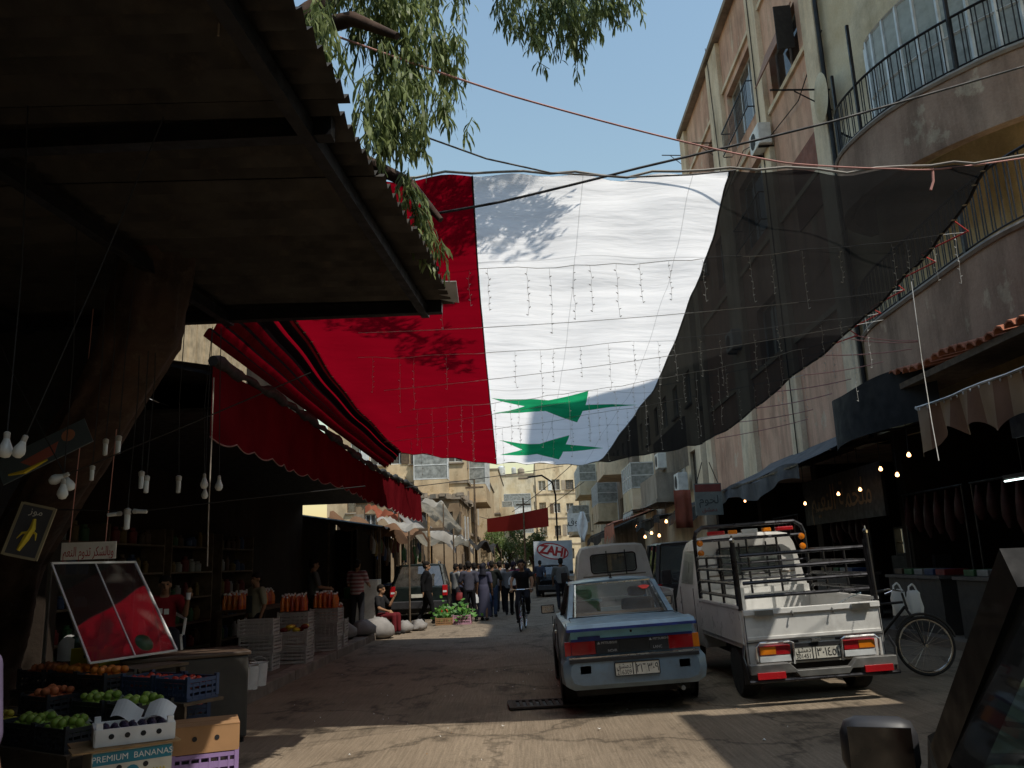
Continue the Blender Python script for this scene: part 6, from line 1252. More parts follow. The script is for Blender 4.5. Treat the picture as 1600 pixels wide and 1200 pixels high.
# --- pickups
m_cream_p = MAT('cream_white_paint', (.72, .72, .69), .35, .0, var=.12, scale=1.5, coat=.2, dirt=.28, grime=.3)
def pickup(label, loc, rz, bed=2.0, w_=1.56, tall=1.82, roll=-2.0, fancy=False):
    T = thing('pickup_truck', label, 'truck', loc, rot=(0, radians(roll), rz)); h = w_/2; pm = m_cream_p
    c0 = bed+.06; H = tall
    def sec(hw, ht, b0=.38): return [(0, b0), (hw*.96, b0), (hw, b0+.1), (hw, 1.12), (hw*.97, 1.2), (hw*.86, ht-.14), (hw*.78, ht-.03), (hw*.6, ht), (0, ht+.02)]
    with part(T, 'cab', pm, smooth=35) as b: b.hull([(c0, sec(h, H-.04)), (c0+.05, sec(h*1.0, H)), (c0+.8, sec(h*1.0, H+.01)), (c0+1.25, sec(h, H-.03)), (c0+1.7, [(0, .38), (h*.96, .38), (h, .48), (h, .95), (h*.97, 1.02), (h*.93, 1.06), (h*.9, 1.1), (h*.6, 1.13), (0, 1.15)]), (c0+1.82, [(0, .42), (h*.9, .42), (h*.94, .5), (h*.94, .85), (h*.93, .9), (h*.9, .95), (h*.85, .98), (h*.6, 1.0), (0, 1.0)])])
    def rrect(cx, cz, a, e, r, n=5): return [(cx+sx*(a-r)+r*cos(t), cz+sz*(e-r)+r*sin(t)) for sx, sz, t0 in ((1, 1, 0), (-1, 1, pi/2), (-1, -1, pi), (1, -1, 3*pi/2)) for t in [t0+pi/2*k/n for k in range(n+1)]]
    zc = H-.36
    with part(T, 'rear_window', m_carglass) as b: P = rrect(0, zc, h*.56, .165, .05); b.add([(x, c0-.012-.02*0, z) for x, z in P], [tuple(range(len(P)))])
    with part(b.o, 'reflection_panel', MAT('painted_reflection', (.15, .16, .16), .6, var=.5, scale=3)) as q: P = rrect(0, zc, h*.555, .16, .05); q.add([(x, c0-.006, z) for x, z in P], [tuple(range(len(P)))])  # grey reflection painted on a panel over the closed cab
    with part(T, 'window_seal', m_rubber) as b: P = rrect(0, zc, h*.575, .18, .06); b.tube([(x, c0-.014, z) for x, z in P], .014, 5, True)
    for x in (-.13, .24):
        with part(T, 'window_bar', m_rubber) as b: b.bar((x, c0-.05, zc-.24), (x, c0-.05, zc+.24), .02, .02)
    with part(T, 'cab_crease', m_grey) as b: b.bar((-h*.8, c0-.004, 1.3), (h*.8, c0-.004, 1.3), .01, .02)
    for s in (-1, 1):
        quad(T, 'side_window', m_carglass, [(s*h*.985, c0+.35, 1.2), (s*h*.985, c0+1.2, 1.2), (s*h*.89, c0+1.05, H-.18), (s*h*.89, c0+.35, H-.18)])
        with part(T, 'wing_mirror', m_rubber, bevel=.015) as b: b.box((s*(h+.18), c0+1.3, 1.3), (.14, .06, .22))
        with part(b.o, 'mirror_arm', m_rubber) as q: q.bar((s*h, c0+1.35, 1.2), (s*(h+.14), c0+1.32, 1.28), .02, .02)
        with part(T, 'side_board', pm, bevel=.008) as b: b.bb(s*h-.02, s*h+.02, .02, bed, .62, 1.0)
        with part(T, 'side_rail', pm) as b: b.bb(s*h-.03, s*h+.03, .02, bed, 1.001, 1.03)
        with part(T, 'mudguard', m_rubber) as b: b.bb(s*(h-.1)-.1, s*(h-.1)+.1, .22, .235, .18, .55)
        wheel(T, s*(h-.12), .62, .29, .2); wheel(T, s*(h-.12), c0+1.2, .28, .18)
    quad(T, 'windscreen', m_carglass, [(-h*.88, c0+1.66, 1.15), (h*.88, c0+1.66, 1.15), (h*.78, c0+1.28, H-.1), (-h*.78, c0+1.28, H-.1)])
    with part(T, 'bed_floor', pm) as b: b.bb(-h, h, .0, bed+.04, .57, .615)
    with part(T, 'bed_front', pm) as b: b.bb(-h, h, bed, bed+.035, .62, 1.12)
    with part(T, 'chassis', m_black) as b: b.bb(-.45, .45, .1, c0+1.6, .32, .5); b.bb(-h+.3, h-.3, .55, .68, .22, .34)
    with part(T, 'tailgate', pm, bevel=.008) as b: b.bb(-h, h, -.03, .01, .64, .985)
    with part(T, 'tailgate_rib', pm, bevel=.01) as b: b.bb(-h, h, -.055, -.03, .925, .985); b.bb(-h+.02, h-.02, -.042, -.03, .66, .70)
    for s in (-1, 1):
        with part(T, 'latch', m_chrome) as b: b.box((s*(h-.22), -.07, .945), (.2, .03, .06))
        with part(T, 'hook', m_steel) as b: b.tube([(s*.22, -.06, .95), (s*.22, -.09, .92), (s*.22, -.08, .9)], .008, 5)
    with part(T, 'rear_panel', pm) as b: b.bb(-h, h, -.02, .02, .40, .638)
    for s in (-1, 1):
        with part(T, 'tail_light', m_redlens, bevel=.006) as b: b.bb(s*(h-.46), s*(h-.12), -.06, -.02, .5, .6)
        with part(b.o, 'amber_lens', m_amber, bevel=.004) as q: q.bb(s*(h-.3), s*(h-.13), -.066, -.061, .51, .59)
        with part(b.o, 'clear_lens', m_clear, bevel=.004) as q: q.bb(s*(h-.46), s*(h-.12), -.058, -.02, .43, .495)
        with part(T, 'light_guard', m_chrome) as b: b.tube([(s*(h-.49), -.06, .4), (s*(h-.49), -.09, .62), (s*(h-.45), -.09, .64), (s*(h-.13), -.09, .64), (s*(h-.09), -.09, .6), (s*(h-.09), -.06, .4)], .011, 6)
    for s in (-1, 1):
        with part(T, 'panel_gap', m_rubber) as b: b.bar((s*(h-.012), -.032, .42), (s*(h-.012), -.032, .99), .006, .008)
        with part(T, 'door_gap', m_rubber) as b: b.bar((s*h*1.003, c0+.3, .5), (s*h*1.003, c0+.3, 1.15), .006, .008); b.bar((s*h*1.003, c0+1.25, .5), (s*h*1.003, c0+1.25, 1.15), .006, .008)
    with part(T, 'panel_gap', m_rubber) as b: b.bar((-h+.02, -.033, .64), (h-.02, -.033, .64), .006, .008)
    with part(T, 'plate_recess', m_black) as b: b.bb(-.36, .36, -.024, -.0205, .42, .6)
    with part(T, 'plate_lamp', m_chrome) as b: b.box((0, -.05, .63), (.09, .05, .03))
    for x in (-.26, .3):
        with part(T, 'name_badge', m_rubber) as b: b.bb(x-.08, x+.08, -.0245, -.0205, .61, .635)
    return T, h, c0
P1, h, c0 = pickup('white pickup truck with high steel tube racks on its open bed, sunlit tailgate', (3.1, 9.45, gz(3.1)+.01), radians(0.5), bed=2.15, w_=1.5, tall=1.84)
m_tube_s = MAT('rack_steel', (.05, .05, .055), .3, .8, var=.2)
plate(P1, (.0, -.04, .5), (0, 0, 0), arabic('دمشق'), '301451', '٣٠١٤٥١')
with part(P1, 'step_bumper', m_steel, bevel=.006) as b: b.prism([(-h-.03, .33), (-h-.03, .43), (-.36, .43), (-.28, .35), (.28, .35), (.36, .43), (h+.03, .43), (h+.03, .33), (.3, .33), (.26, .28), (-.26, .28), (-.3, .33)], 'y', -.2, -.1)
with part(P1, 'bumper_rail', m_tube_s) as b: b.tube([(-h-.05, -.18, .26), (h+.05, -.18, .26)], .02, 8)
for s in (-1, 1):
    with part(P1, 'bumper_reflector', m_redlens, bevel=.004) as b: b.bb(s*.42, s*.72, -.225, -.2, .28, .35)
    with part(P1, 'bumper_hoop', m_tube_s) as b: b.tube([(s*(h+.03), -.15, .28), (s*(h+.07), -.1, .5), (s*(h+.03), -.05, .62)], .016, 6)
    # side rack: posts and four stepped rails
    with part(P1, 'rack_post', m_tube_s) as b: b.tube([(s*h, .03, .98), (s*h, .03, 1.72)], .028, 8); b.tube([(s*h, .1, .98), (s*h, .1, 1.66)], .022, 8)
    with part(b.o, 'post_finial', m_chrome) as q: q.lathe([(.03, 1.72), (.03, 1.75), (.012, 1.77), (.01, 1.8)], (s*h, .03, 0), 8)
    for k in range(4):
        with part(P1, 'rack_rail', m_tube_s) as b: z = 1.12+.15*k; b.tube([(s*h, .1, z), (s*h, 1.9, z), (s*h, 2.02, z-.03)], .022, 8)
    for y in (.75, 1.45):
        with part(P1, 'rack_upright', m_tube_s) as b: b.tube([(s*h, y, 1.03), (s*h, y, 1.58)], .016, 8)
    with part(P1, 'front_post', m_tube_s) as b: b.tube([(s*h, 2.05, .98), (s*h, 2.05, 1.8)], .026, 8)
    for k, z in enumerate((1.62, 1.75)):
        with part(P1, 'round_lamp', m_amber, smooth=40) as b: b.lathe([(.005, -.03), (.04, -.02), (.045, 0)], (s*(h-.06), 2.0, z), 12, 'y')
with part(P1, 'head_rack', m_tube_s) as b:
    b.tube([(-h, 2.05, 1.8), (-h+.03, 2.05, 1.9), (-h+.12, 2.05, 1.96), (h-.12, 2.05, 1.96), (h-.03, 2.05, 1.9), (h, 2.05, 1.8)], .028, 8)
    b.tube([(-h, 2.05, 1.78), (h, 2.05, 1.78)], .02, 8)
    for x in (-.42, -.05, .36): b.tube([(x, 2.05, 1.05), (x, 2.05, 1.78)], .016, 8)
with part(P1, 'rack_crossbar', m_tube_s) as b:
    for z in (1.24, 1.45): b.tube([(-h, 2.05, z), (h, 2.05, z)], .014, 8)
for k in range(4):          # rear gate of the rack, hinged open a little
    with part(P1, 'gate_rail', m_tube_s) as b: z = 1.12+.15*k; b.tube([(-h+.06, .02, z), (h-.06, .02, z)], .021, 8)
for x, wd, mt in ((-.46, .24, m_redlens), (-.23, .12, m_amber), (.0, .22, m_clear), (.23, .12, m_amber), (.47, .24, m_redlens)):
    with part(P1, 'marker_lamp', mt, bevel=.01) as b: b.box((x, 2.0, 1.87), (wd, .05, .055))
with part(P1, 'cross_strap', m_chrome) as b: b.tube([(h-.05, .3, 1.06), (.2, 1.2, .7), (-h+.1, 2.0, .66)], .008, 5)
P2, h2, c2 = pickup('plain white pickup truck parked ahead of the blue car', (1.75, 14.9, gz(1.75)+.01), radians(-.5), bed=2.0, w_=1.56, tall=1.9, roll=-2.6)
with part(P2, 'spare_sack', m_sack, smooth=70) as b: b.ball((.2, .9, .8), (.35, .5, .2), 12, 8)

def wagon(name, label, loc, rz, L, w_, H, mat, glass, hood=1.35, roof_rails=True, pil=.07, rake=.55, mids=(.4, .7)):
    T = thing(name, label, 'car', loc, rz); h = w_/2; bz = .3
    def sec(hw, ht): return [(0, bz), (hw*.93, bz), (hw*.99, bz+.12), (hw, .75), (hw*.97, .95), (hw*.93, ht-.03), (hw*.8, ht), (0, ht+.02)]
    with part(T, 'body', mat, smooth=35) as b: b.hull([(.04, sec(h*.93, .98)), (.12, sec(h*.98, 1.02)), (.5, sec(h, 1.03)), (L-hood-.15, sec(h, 1.02)), (L-hood+.15, sec(h*.99, 1.0)), (L-.3, sec(h*.93, .88)), (L-.05, sec(h*.8, .75))])
    g0, g1 = .18, L-hood
    with part(T, 'roof', mat, smooth=40) as b: b.hull([(g0+.28, [(0, H-.07), (h*.7, H-.07), (h*.76, H-.06), (h*.7, H-.02), (0, H)]), (g0+.7, [(0, H-.05), (h*.74, H-.05), (h*.8, H-.04), (h*.74, H), (0, H+.03)]), (g1-rake-.35, [(0, H-.05), (h*.74, H-.05), (h*.8, H-.04), (h*.74, H), (0, H+.03)]), (g1-rake, [(0, H-.07), (h*.7, H-.07), (h*.76, H-.06), (h*.7, H-.02), (0, H-.01)])])
    quad(T, 'rear_window', glass, [(-h*.86, g0, 1.03), (h*.86, g0, 1.03), (h*.7, g0+.28, H-.06), (-h*.7, g0+.28, H-.06)])
    quad(T, 'windscreen', glass, [(-h*.88, g1+.05, 1.02), (h*.88, g1+.05, 1.02), (h*.7, g1-rake, H-.06), (-h*.7, g1-rake, H-.06)])
    for s in (-1, 1):
        quad(T, 'side_window', glass, [(s*h*.94, g0+.15, 1.03), (s*h*.94, g1-.1, 1.03), (s*h*.78, g1-rake-.05, H-.06), (s*h*.78, g0+.4, H-.06)])
        for y0_, y1_ in ((g0, g0+.3), *[(g1*q_, g1*q_) for q_ in mids], (g1, g1-rake)):
            with part(T, 'pillar', mat if y0_ in (g0, g1) else m_dark) as b: b.bar((s*h*.91, y0_, 1.0), (s*h*.765, y1_, H-.05), pil, pil+.01)
        with part(T, 'wing_mirror', m_rubber, smooth=50, bevel=.045) as b: b.box((s*(h+.13), g1-.25, 1.09), (.2, .1, .16))
        with part(b.o, 'mirror_glass', MAT('dark_mirror', (.1, .1, .1), .2, 1)) as q: q.box((s*(h+.13), g1-.302, 1.09), (.16, .006, .12))
        with part(T, 'tail_light', m_redlens, bevel=.01) as b: b.bb(s*h*.82, s*h*1.0, .015, .2, .72, 1.05)
        with part(b.o, 'clear_lens', m_clear) as q: q.bb(s*h*.84, s*h*.97, .012, .019, .82, .88)
        with part(T, 'head_light', m_clear, bevel=.01) as b: b.bb(s*h*.5, s*h*.78, L-.14, L-.06, .6, .74)
        if roof_rails:
            with part(T, 'roof_rail', m_steel) as b: b.tube([(s*h*.66, g0+.7, H+.01), (s*h*.66, g0+.8, H+.07), (s*h*.66, g1-1.0, H+.07), (s*h*.66, g1-.9, H+.0)], .018, 6)
        for y in (.75, L-.8):
            wheel(T, s*(h-.1), y, .33, .21)
            with part(T, 'wheel_arch', m_black) as b: b.lathe([(.38, 0), (.38, .004)], (s*(h+.002) if s > 0 else -(h+.006), y, .34), 20, 'x')
    with part(T, 'rear_bumper', m_rubber, bevel=.03) as b: b.bb(-h*.97, h*.97, -.06, .2, .33, .58)
    with part(T, 'front_bumper', m_rubber, bevel=.03) as b: b.bb(-h*.9, h*.9, L-.15, L+.03, .3, .55)
    with part(T, 'licence_plate', m_plate) as b: b.bb(-.24, .24, .0, .03, .68, .79)
    with part(T, 'underbody', m_black) as b: b.bb(-h+.2, h-.2, .2, L-.2, .2, .35)
    with part(T, 'rear_seat', m_dark, bevel=.05) as b: b.bb(-h*.8, h*.8, 1.0, 1.15, .5, 1.25)
    with part(T, 'dashboard', m_dark, bevel=.04) as b: b.bb(-h*.85, h*.85, g1-.45, g1-.05, .75, 1.02)
    with part(T, 'steering_wheel', m_rubber) as b: b.tube([(-.38+.18*cos(a), g1-.62+.05*sin(a), .98+.17*sin(a)) for a in [2*pi*k/18 for k in range(18)]], .015, 6, True)
    return T
m_dkgreen = MAT('dark_green_paint', (.008, .014, .013), .4, .1, spec=.3, coat=.15)
m_tint = GLASS('tinted_glass', (.25, .3, .3), .12, .02, .12)
suv = wagon('parked_car', 'dark green estate car seen from behind among the far stalls', (-3.55, 27.2, .01), radians(3), 4.3, 1.84, 1.72, m_dkgreen, GLASS('bright_tint_glass', (.22, .27, .27), .16, .02, .12))
m_blackp = MAT('black_paint', (.003, .003, .0035), .5, .0, spec=.08, coat=.03)
# black car at the right picture edge, front pillar and mirror in view
near = wagon('parked_car', 'glossy black car at the right picture edge, only pillar and mirror in view', (1.406, .667, .03), radians(-18), 2.75, 1.72, 1.62, m_blackp, GLASS('green_glass', (.45, .6, .55), .05, .03, .08, top=.25), hood=.95, roof_rails=False, pil=.095, rake=.72, mids=(.3,))
with part(near, 'dash_papers', m_white, bevel=.004) as b: b.box((-.35, 1.55, 1.045), (.3, .2, .02), .3); b.box((-.33, 1.56, 1.068), (.26, .18, .015), .1)
with part(near, 'tissue_box', MAT('tissue_blue', (.1, .2, .35), .6), bevel=.005) as b: b.box((-.05, 1.5, 1.08), (.24, .12, .09), .2)
with part(near, 'wiper', m_black) as b: b.bar((-.1, 1.89, 1.05), (-.65, 1.71, 1.13), .02, .015)
# dark van in the shade and the advert van facing the viewer
van = wagon('parked_van', 'dark van half hidden between the white pickup and the racked truck', (3.25, 16.6, gz(3.25)+.01), radians(-1), 3.9, 1.6, 1.85, MAT('dull_dark_paint', (.03, .03, .032), .4, coat=.3), m_tint, roof_rails=False); van['category'] = 'van'
av = wagon('parked_car', 'black car facing the viewer under the advert board far down the street', (.62, 40.5, .03), pi, 3.9, 1.65, 1.45, m_blackp, m_tint, roof_rails=False); av.location = (1.15, 44.2, .04)
p = aty(866, 875, 44.5); ad = thing('advert_board', 'white advert board with red oval logo above the far black car', 'sign', (p.x, 45.0, 0))
with part(ad, 'panel', MAT('advert_panel', (.4, .44, .47), .6)) as b: b.bb(-1.05, 1.0, -.06, .06, .9, 2.75)
def oval(a, c, z, y, mt, nm):
    with part(ad, nm, mt) as b: P = [(a*cos(t)*cos(.2)+c*sin(t)*sin(.2), -a*cos(t)*sin(.2)+c*sin(t)*cos(.2)) for t in [2*pi*k/28 for k in range(28)]]; b.add([(x-.05, y, z+zz_) for x, zz_ in P], [tuple(range(28))])
oval(.86, .42, 2.2, -.064, MAT('logo_red', (.4, .03, .03), .6), 'logo_ring'); oval(.79, .36, 2.2, -.068, m_white, 'logo_field')
text('ZAHI', .62, MAT('logo_red', (.4, .03, .03), .6), ad, (-.03, -.075, 2.2), (pi/2, .2, 0), bold=.03)
with part(ad, 'leg', m_iron) as b: b.bb(-.8, -.72, -.03, .03, 0, .899); b.bb(.7, .78, -.03, .03, 0, .899)

# ---------------------------------------------------------------- bicycles
def bicycle(label, loc, rz, lean=0, steer=0):
    """local +y is forward"""
    T = thing('bicycle', label, 'bicycle', loc, rot=(0, lean, rz)); R = .335; fr = m_iron
    spm = MB().bar((0, 0, .03), (0, 0, R-.02), .003, .003).mesh('spoke', m_chrome)
    def bw(y, st):
        W = link('wheel', MB().tube([(0, (R-.0)*cos(a), (R-.0)*sin(a)) for a in [2*pi*k/40 for k in range(40)]], .018, 8, True).mesh('wheel', m_tyre, 60), T); W.location = (0, y, R+.018); W.rotation_euler = (0, 0, st)
        with part(W, 'rim', m_chrome, smooth=60) as b: b.tube([(0, (R-.026)*cos(a), (R-.026)*sin(a)) for a in [2*pi*k/40 for k in range(40)]], .015, 6, True)
        with part(W, 'hub', m_chrome) as b: b.lathe([(.02, -.05), (.02, .05)], (0, 0, 0), 10, 'x')
        for k in range(24): o = link('spoke', spm, W); o.rotation_euler = (2*pi*k/24, 0, 0); o.location = ((.02 if k % 2 else -.02), 0, 0)
        with part(W, 'mudguard', m_dark) as b: b.tube([(0, (R+.04)*cos(a), (R+.04)*sin(a)) for a in [.3+2.3*k/14 for k in range(15)]], .016, 6)
    bw(-.5, 0); bw(.56, steer); z = R+.018
    with part(T, 'frame', fr) as b:
        b.tube([(0, -.5, z), (0, -.08, z-.05), (0, -.2, .86), (0, -.5, z)], .014, 6); b.tube([(0, -.08, z-.05), (0, .38, .82)], .018, 8); b.tube([(0, -.18, .82), (0, .36, .87)], .016, 8)
    with part(T, 'fork', fr) as b:
        for s in (-1, 1): b.tube([(s*.05, .56, z), (s*.05, .45, z+.33), (0, .38, .8)], .012, 6)
        b.tube([(0, .4, .78), (0, .36, .98)], .015, 6)
    with part(T, 'handlebar', m_chrome) as b: b.tube([(-.28, .12, .98), (-.27, .26, 1.02), (-.1, .36, 1.0), (.1, .36, 1.0), (.27, .26, 1.02), (.28, .12, .98)], .012, 6)
    for s in (-1, 1):
        with part(T, 'grip', m_rubber) as b: b.tube([(s*.28, .1, .978), (s*.276, .2, 1.0)], .018, 8)
        with part(T, 'brake_lever', m_chrome) as b: b.tube([(s*.24, .3, 1.0), (s*.3, .22, .96)], .006, 5)
    with part(T, 'saddle', m_rubber, smooth=60) as b: b.loft([((0, -.22, .93), .03, .06), ((0, -.24, .955), .09, .15), ((0, -.24, .975), .08, .13)], 12); b.tube([(0, -.2, .85), (0, -.22, .94)], .014, 6)
    with part(T, 'crank', m_chrome) as b: b.lathe([(.09, .035), (.09, .04)], (0, -.08, z-.05), 18, 'x'); b.tube([(.05, -.08, z-.05), (.06, .05, z-.15)], .01, 5); b.tube([(-.05, -.08, z-.05), (-.06, -.21, z+.05)], .01, 5)
    for s, y, zz_ in ((1, .05, z-.15), (-1, -.21, z+.05)):
        with part(T, 'pedal', m_rubber) as b: b.box((s*.1, y, zz_), (.09, .07, .02))
    with part(T, 'carrier', m_chrome) as b: b.tube([(-.06, -.3, .74), (-.06, -.72, .74), (.06, -.72, .74), (.06, -.3, .74)], .007, 5); b.tube([(.06, -.65, .74), (.04, -.5, z)], .006, 5)
    with part(T, 'chain_guard', m_steel) as b: b.bar((.045, -.5, z), (.045, -.05, z-.05), .012, .1)
    return T
bk = bicycle('black bicycle parked beside the racked truck with its front wheel turned', (4.34, 10.95, gz(4.4)+.004), radians(-125), radians(-5), radians(30))
mt = CLOTH('thin_white_bag', (.8, .82, .82), .45, .0)
for i, (u, v, Y) in enumerate(((1404, 936, 11.05), (1428, 938, 10.9))):
    p = aty(u, v, Y); T = thing('plastic_bag', ('white plastic bag hung on the bicycle handlebar, nearer the truck', 'white plastic bag hung on the bicycle handlebar, right one')[i], 'bag', p, rz=.4)
    with part(T, 'bag_body', mt, smooth=70) as b: b.loft([((0, 0, -.2), .08, .05), ((0, 0, -.19), .11, .07), ((.01, 0, -.1), .115, .07), ((0, 0, .02), .11, .06), ((0, 0, .09), .1, .045), ((0, 0, .12), .09, .025)], 16); b.v = [(x_*(1+.12*sin(z_*40+y_*60)), y_*(1+.25*sin(z_*55+x_*50)), z_+.01*sin(x_*70)) for x_, y_, z_ in b.v]
    for s in (-1, 1):
        with part(T, 'handle', mt) as b: b.tube([(s*.07, 0, .11), (s*.05, .01, .17), (0, 0, .2)], .012, 5)

# ---------------------------------------------------------------- people
def person(label, loc, rz, h=1.72, shirt=(.1, .1, .1), pants=(.03, .03, .035), hair=(.015, .012, .01), skin=(.3, .17, .1), pose=None, sleeve=.45, robe=False, scarf=None, fine=.014, stripes=None, group=None, name='person', emblem=None, build=1., shoes=(.02, .018, .016), face=True):
    """front is local -y. joints in metres of a 1.72 m figure"""
    k = h/1.72; T = thing(name, label, 'person', loc, rz, group)
    J = dict(pel=(0, 0, .95), chest=(0, .01, 1.28), neck=(0, .01, 1.46), head=(0, -.015, 1.60), sL=(-.19, .01, 1.40), sR=(.19, .01, 1.40), eL=(-.25, .03, 1.12), eR=(.25, .03, 1.12), wL=(-.25, -.06, .88), wR=(.25, -.06, .88), hL=(-.09, 0, .92), hR=(.09, 0, .92), kL=(-.11, -.02, .5), kR=(.11, -.02, .5), aL=(-.12, .02, .09), aR=(.12, .02, .09), fL=None, fR=None)
    J.update(pose or {}); V = {a: (Vector(b)*k if b else None) for a, b in J.items()}
    look = V['head']-V['neck']
    def mat(n, c, r=.85): return MAT('cloth_%02x%02x%02x' % tuple(min(255, int(q*255)) for q in c) if n != 'skin' else 'skin_%d' % int(c[0]*1000), c, r, var=.12, spec=.12)
    ms = mat('skin', skin, .6)
    def rem(o, vx, it=2):
        md = o.modifiers.new('join', 'REMESH'); md.mode = 'VOXEL'; md.voxel_size = vx; md.use_smooth_shade = True; m2 = o.modifiers.new('soften', 'SMOOTH'); m2.factor = .5; m2.iterations = it
    # continuous skin body
    b = MB(); H = V['head']
    b.ball(H+Vector((0, .01, .035))*k, (.078*k, .095*k, .095*k), 14, 10); b.ball(H+Vector((0, -.022, -.045))*k, (.058*k, .066*k, .075*k), 12, 8)
    b.cap(H+Vector((0, -.088, .015))*k, .012*k, H+Vector((0, -.104, -.022))*k, .017*k, 8)                       # nose
    b.cap(H+Vector((-.022, -.083, -.06))*k, .011*k, H+Vector((.022, -.083, -.06))*k, .011*k, 6)                # lips
    b.cap(H+Vector((-.05, -.078, .04))*k, .012*k, H+Vector((.05, -.078, .04))*k, .012*k, 6)                    # brow
    for s in (-1, 1): b.ball(H+Vector((s*.079, .008, .0))*k, (.014*k, .024*k, .033*k), 8, 6)                    # ears
    b.cap(V['neck']-Vector((0, 0, .06*k)), .058*k, H+Vector((0, .01, -.05))*k, .054*k, 12)
    b.loft([(V['pel'], .13*k*build, .1*k*build), (V['pel'].lerp(V['chest'], .5), .125*k*build, .095*k*build), (V['chest'], .155*k*build, .105*k*build), (V['chest'].lerp(V['neck'], .65), .14*k*build, .085*k*build), (V['neck'], .06*k, .06*k)], 16)
    for s, S, E, W in ((-1, 'sL', 'eL', 'wL'), (1, 'sR', 'eR', 'wR')):
        b.cap(V['chest'].lerp(V['neck'], .6), .07*k, V[S], .058*k); b.cap(V[S], .052*k*build, V[E], .042*k); b.cap(V[E], .042*k, V[W], .028*k)
        d = (V[W]-V[E]).normalized(); sd = d.cross(Vector((0, 1, 0)))
        sd = (sd if sd.length > .2 else d.cross(Vector((0, 0, 1)))).normalized(); nv = d.cross(sd)
        pc_ = V[W]+d*.085*k; b.cap(V[W], .026*k, V[W]+d*.03*k, .03*k, 8)
        for q in (-1, -.33, .33, 1): b.cap(V[W]+d*.02*k+sd*q*.016*k, .016*k, pc_+sd*q*.026*k, .0135*k, 8)                           # palm
        for q, L_ in ((-1, .065), (-.33, .08), (.33, .075), (1, .058)):                                          # fingers, slightly curled
            f0 = pc_+sd*q*.027*k; f1 = f0+d*L_*.55*k+nv*.008*k*-1; f2 = f1+d*L_*.4*k-nv*.022*k; b.cap(f0, .0105*k, f1, .0098*k, 6); b.cap(f1, .0098*k, f2, .0088*k, 6)
        t0 = V[W]+d*.03*k+sd*.028*k*(-s); t1 = t0+d*.035*k+sd*.026*k*(-s); b.cap(t0, .0135*k, t1, .0115*k, 6); b.cap(t1, .0115*k, t1+d*.03*k-nv*.008*k, .0095*k, 6)   # thumb from the palm's side
    for A_, K_, F_ in (('hL', 'kL', 'aL'), ('hR', 'kR', 'aR')):
        b.cap(V['pel'], .09*k, V[A_], .088*k); b.cap(V[A_], .082*k*build, V[K_], .056*k); b.cap(V[K_], .055*k, V[F_], .036*k)
        fw_ = (V[F_]+Vector((0, -.13, -.055))*k) if not V['f'+A_[1]] else V['f'+A_[1]]; b.cap(V[F_]-Vector((0, -.03*k, .045*k)), .036*k, fw_, .03*k, 8)
    o = link('body', b.mesh('body', ms), T); rem(o, fine)
    # clothing over it
    c = MB(); g = .02*k
    c.loft([(V['pel']-Vector((0, 0, .06*k)), .165*k*build, .125*k*build), (V['pel'].lerp(V['chest'], .5), .16*k*build, .125*k*build), (V['chest'], .178*k*build, .128*k*build), (V['chest'].lerp(V['neck'], .6), .15*k*build, .1*k*build), (V['chest'].lerp(V['neck'], .9), .075*k, .07*k)], 18)
    for S, E, W in (('sL', 'eL', 'wL'), ('sR', 'eR', 'wR')):
        c.cap(V['chest'].lerp(V['neck'], .5), .09*k, V[S], .075*k*build)
        if sleeve <= 1: c.cap(V[S], .073*k*build, V[S].lerp(V[E], min(1, sleeve*1.6)), .064*k)
        else: c.cap(V[S], .073*k*build, V[E], .06*k); c.cap(V[E], .06*k, V[E].lerp(V[W], .93), .045*k)
    if robe:
        zb = .12*k; c.loft([((V['pel'].x, V['pel'].y, zb), .24*k, .2*k), ((V['pel'].x, V['pel'].y, .5*k), .2*k, .17*k), (V['pel'], .18*k*build, .15*k*build), (V['pel']+Vector((0, 0, .1*k)), .17*k*build, .13*k*build)], 18)
    so_ = link('robe' if robe else 'shirt', c.mesh('shirt', stripes or mat('c', shirt)), T); rem(so_, fine*1.15, 3)
    if not robe:
        c = MB(); c.loft([(V['pel']-Vector((0, 0, .1*k)), .15*k*build, .115*k*build), (V['pel']+Vector((0, 0, .08*k)), .155*k*build, .115*k*build)], 16)
        for A_, K_, F_ in (('hL', 'kL', 'aL'), ('hR', 'kR', 'aR')): c.cap(V['pel']-Vector((0, 0, .03*k)), .1*k, V[A_], .1*k); c.cap(V[A_], .098*k*build, V[K_], .074*k); c.cap(V[K_], .073*k, V[F_]+Vector((0, 0, .01*k)), .06*k)
        rem(link('trousers', c.mesh('trousers', mat('c', pants)), T), fine*1.15, 3)
    c = MB()
    if scarf: c.ball(H+Vector((0, .015, .03))*k, (.1*k, .115*k, .118*k), 14, 10); c.loft([(V['neck']+Vector((0, .02, -.1))*k, .14*k, .12*k), (V['neck']+Vector((0, .02, .04))*k, .085*k, .085*k), (H+Vector((0, .03, 0))*k, .085*k, .08*k)], 14)
    else: c.ball(H+Vector((0, .016, .066))*k, (.089*k, .104*k, .086*k), 14, 10); c.ball(H+Vector((0, .05, .01))*k, (.08*k, .075*k, .08*k), 12, 8)
    rem(link('scarf' if scarf else 'hair', c.mesh('hair', mat('c', scarf or hair, .7)), T), fine, 1)
    for F_ in ('aL', 'aR'):
        fw_ = V['f'+F_[1]] or V[F_]+Vector((0, -.14, -.055))*k
        with part(T, 'shoe', mat('c', shoes, .5), smooth=60) as q: q.cap(V[F_]-Vector((0, -.04*k, .045*k)), .044*k, fw_, .038*k, 10)
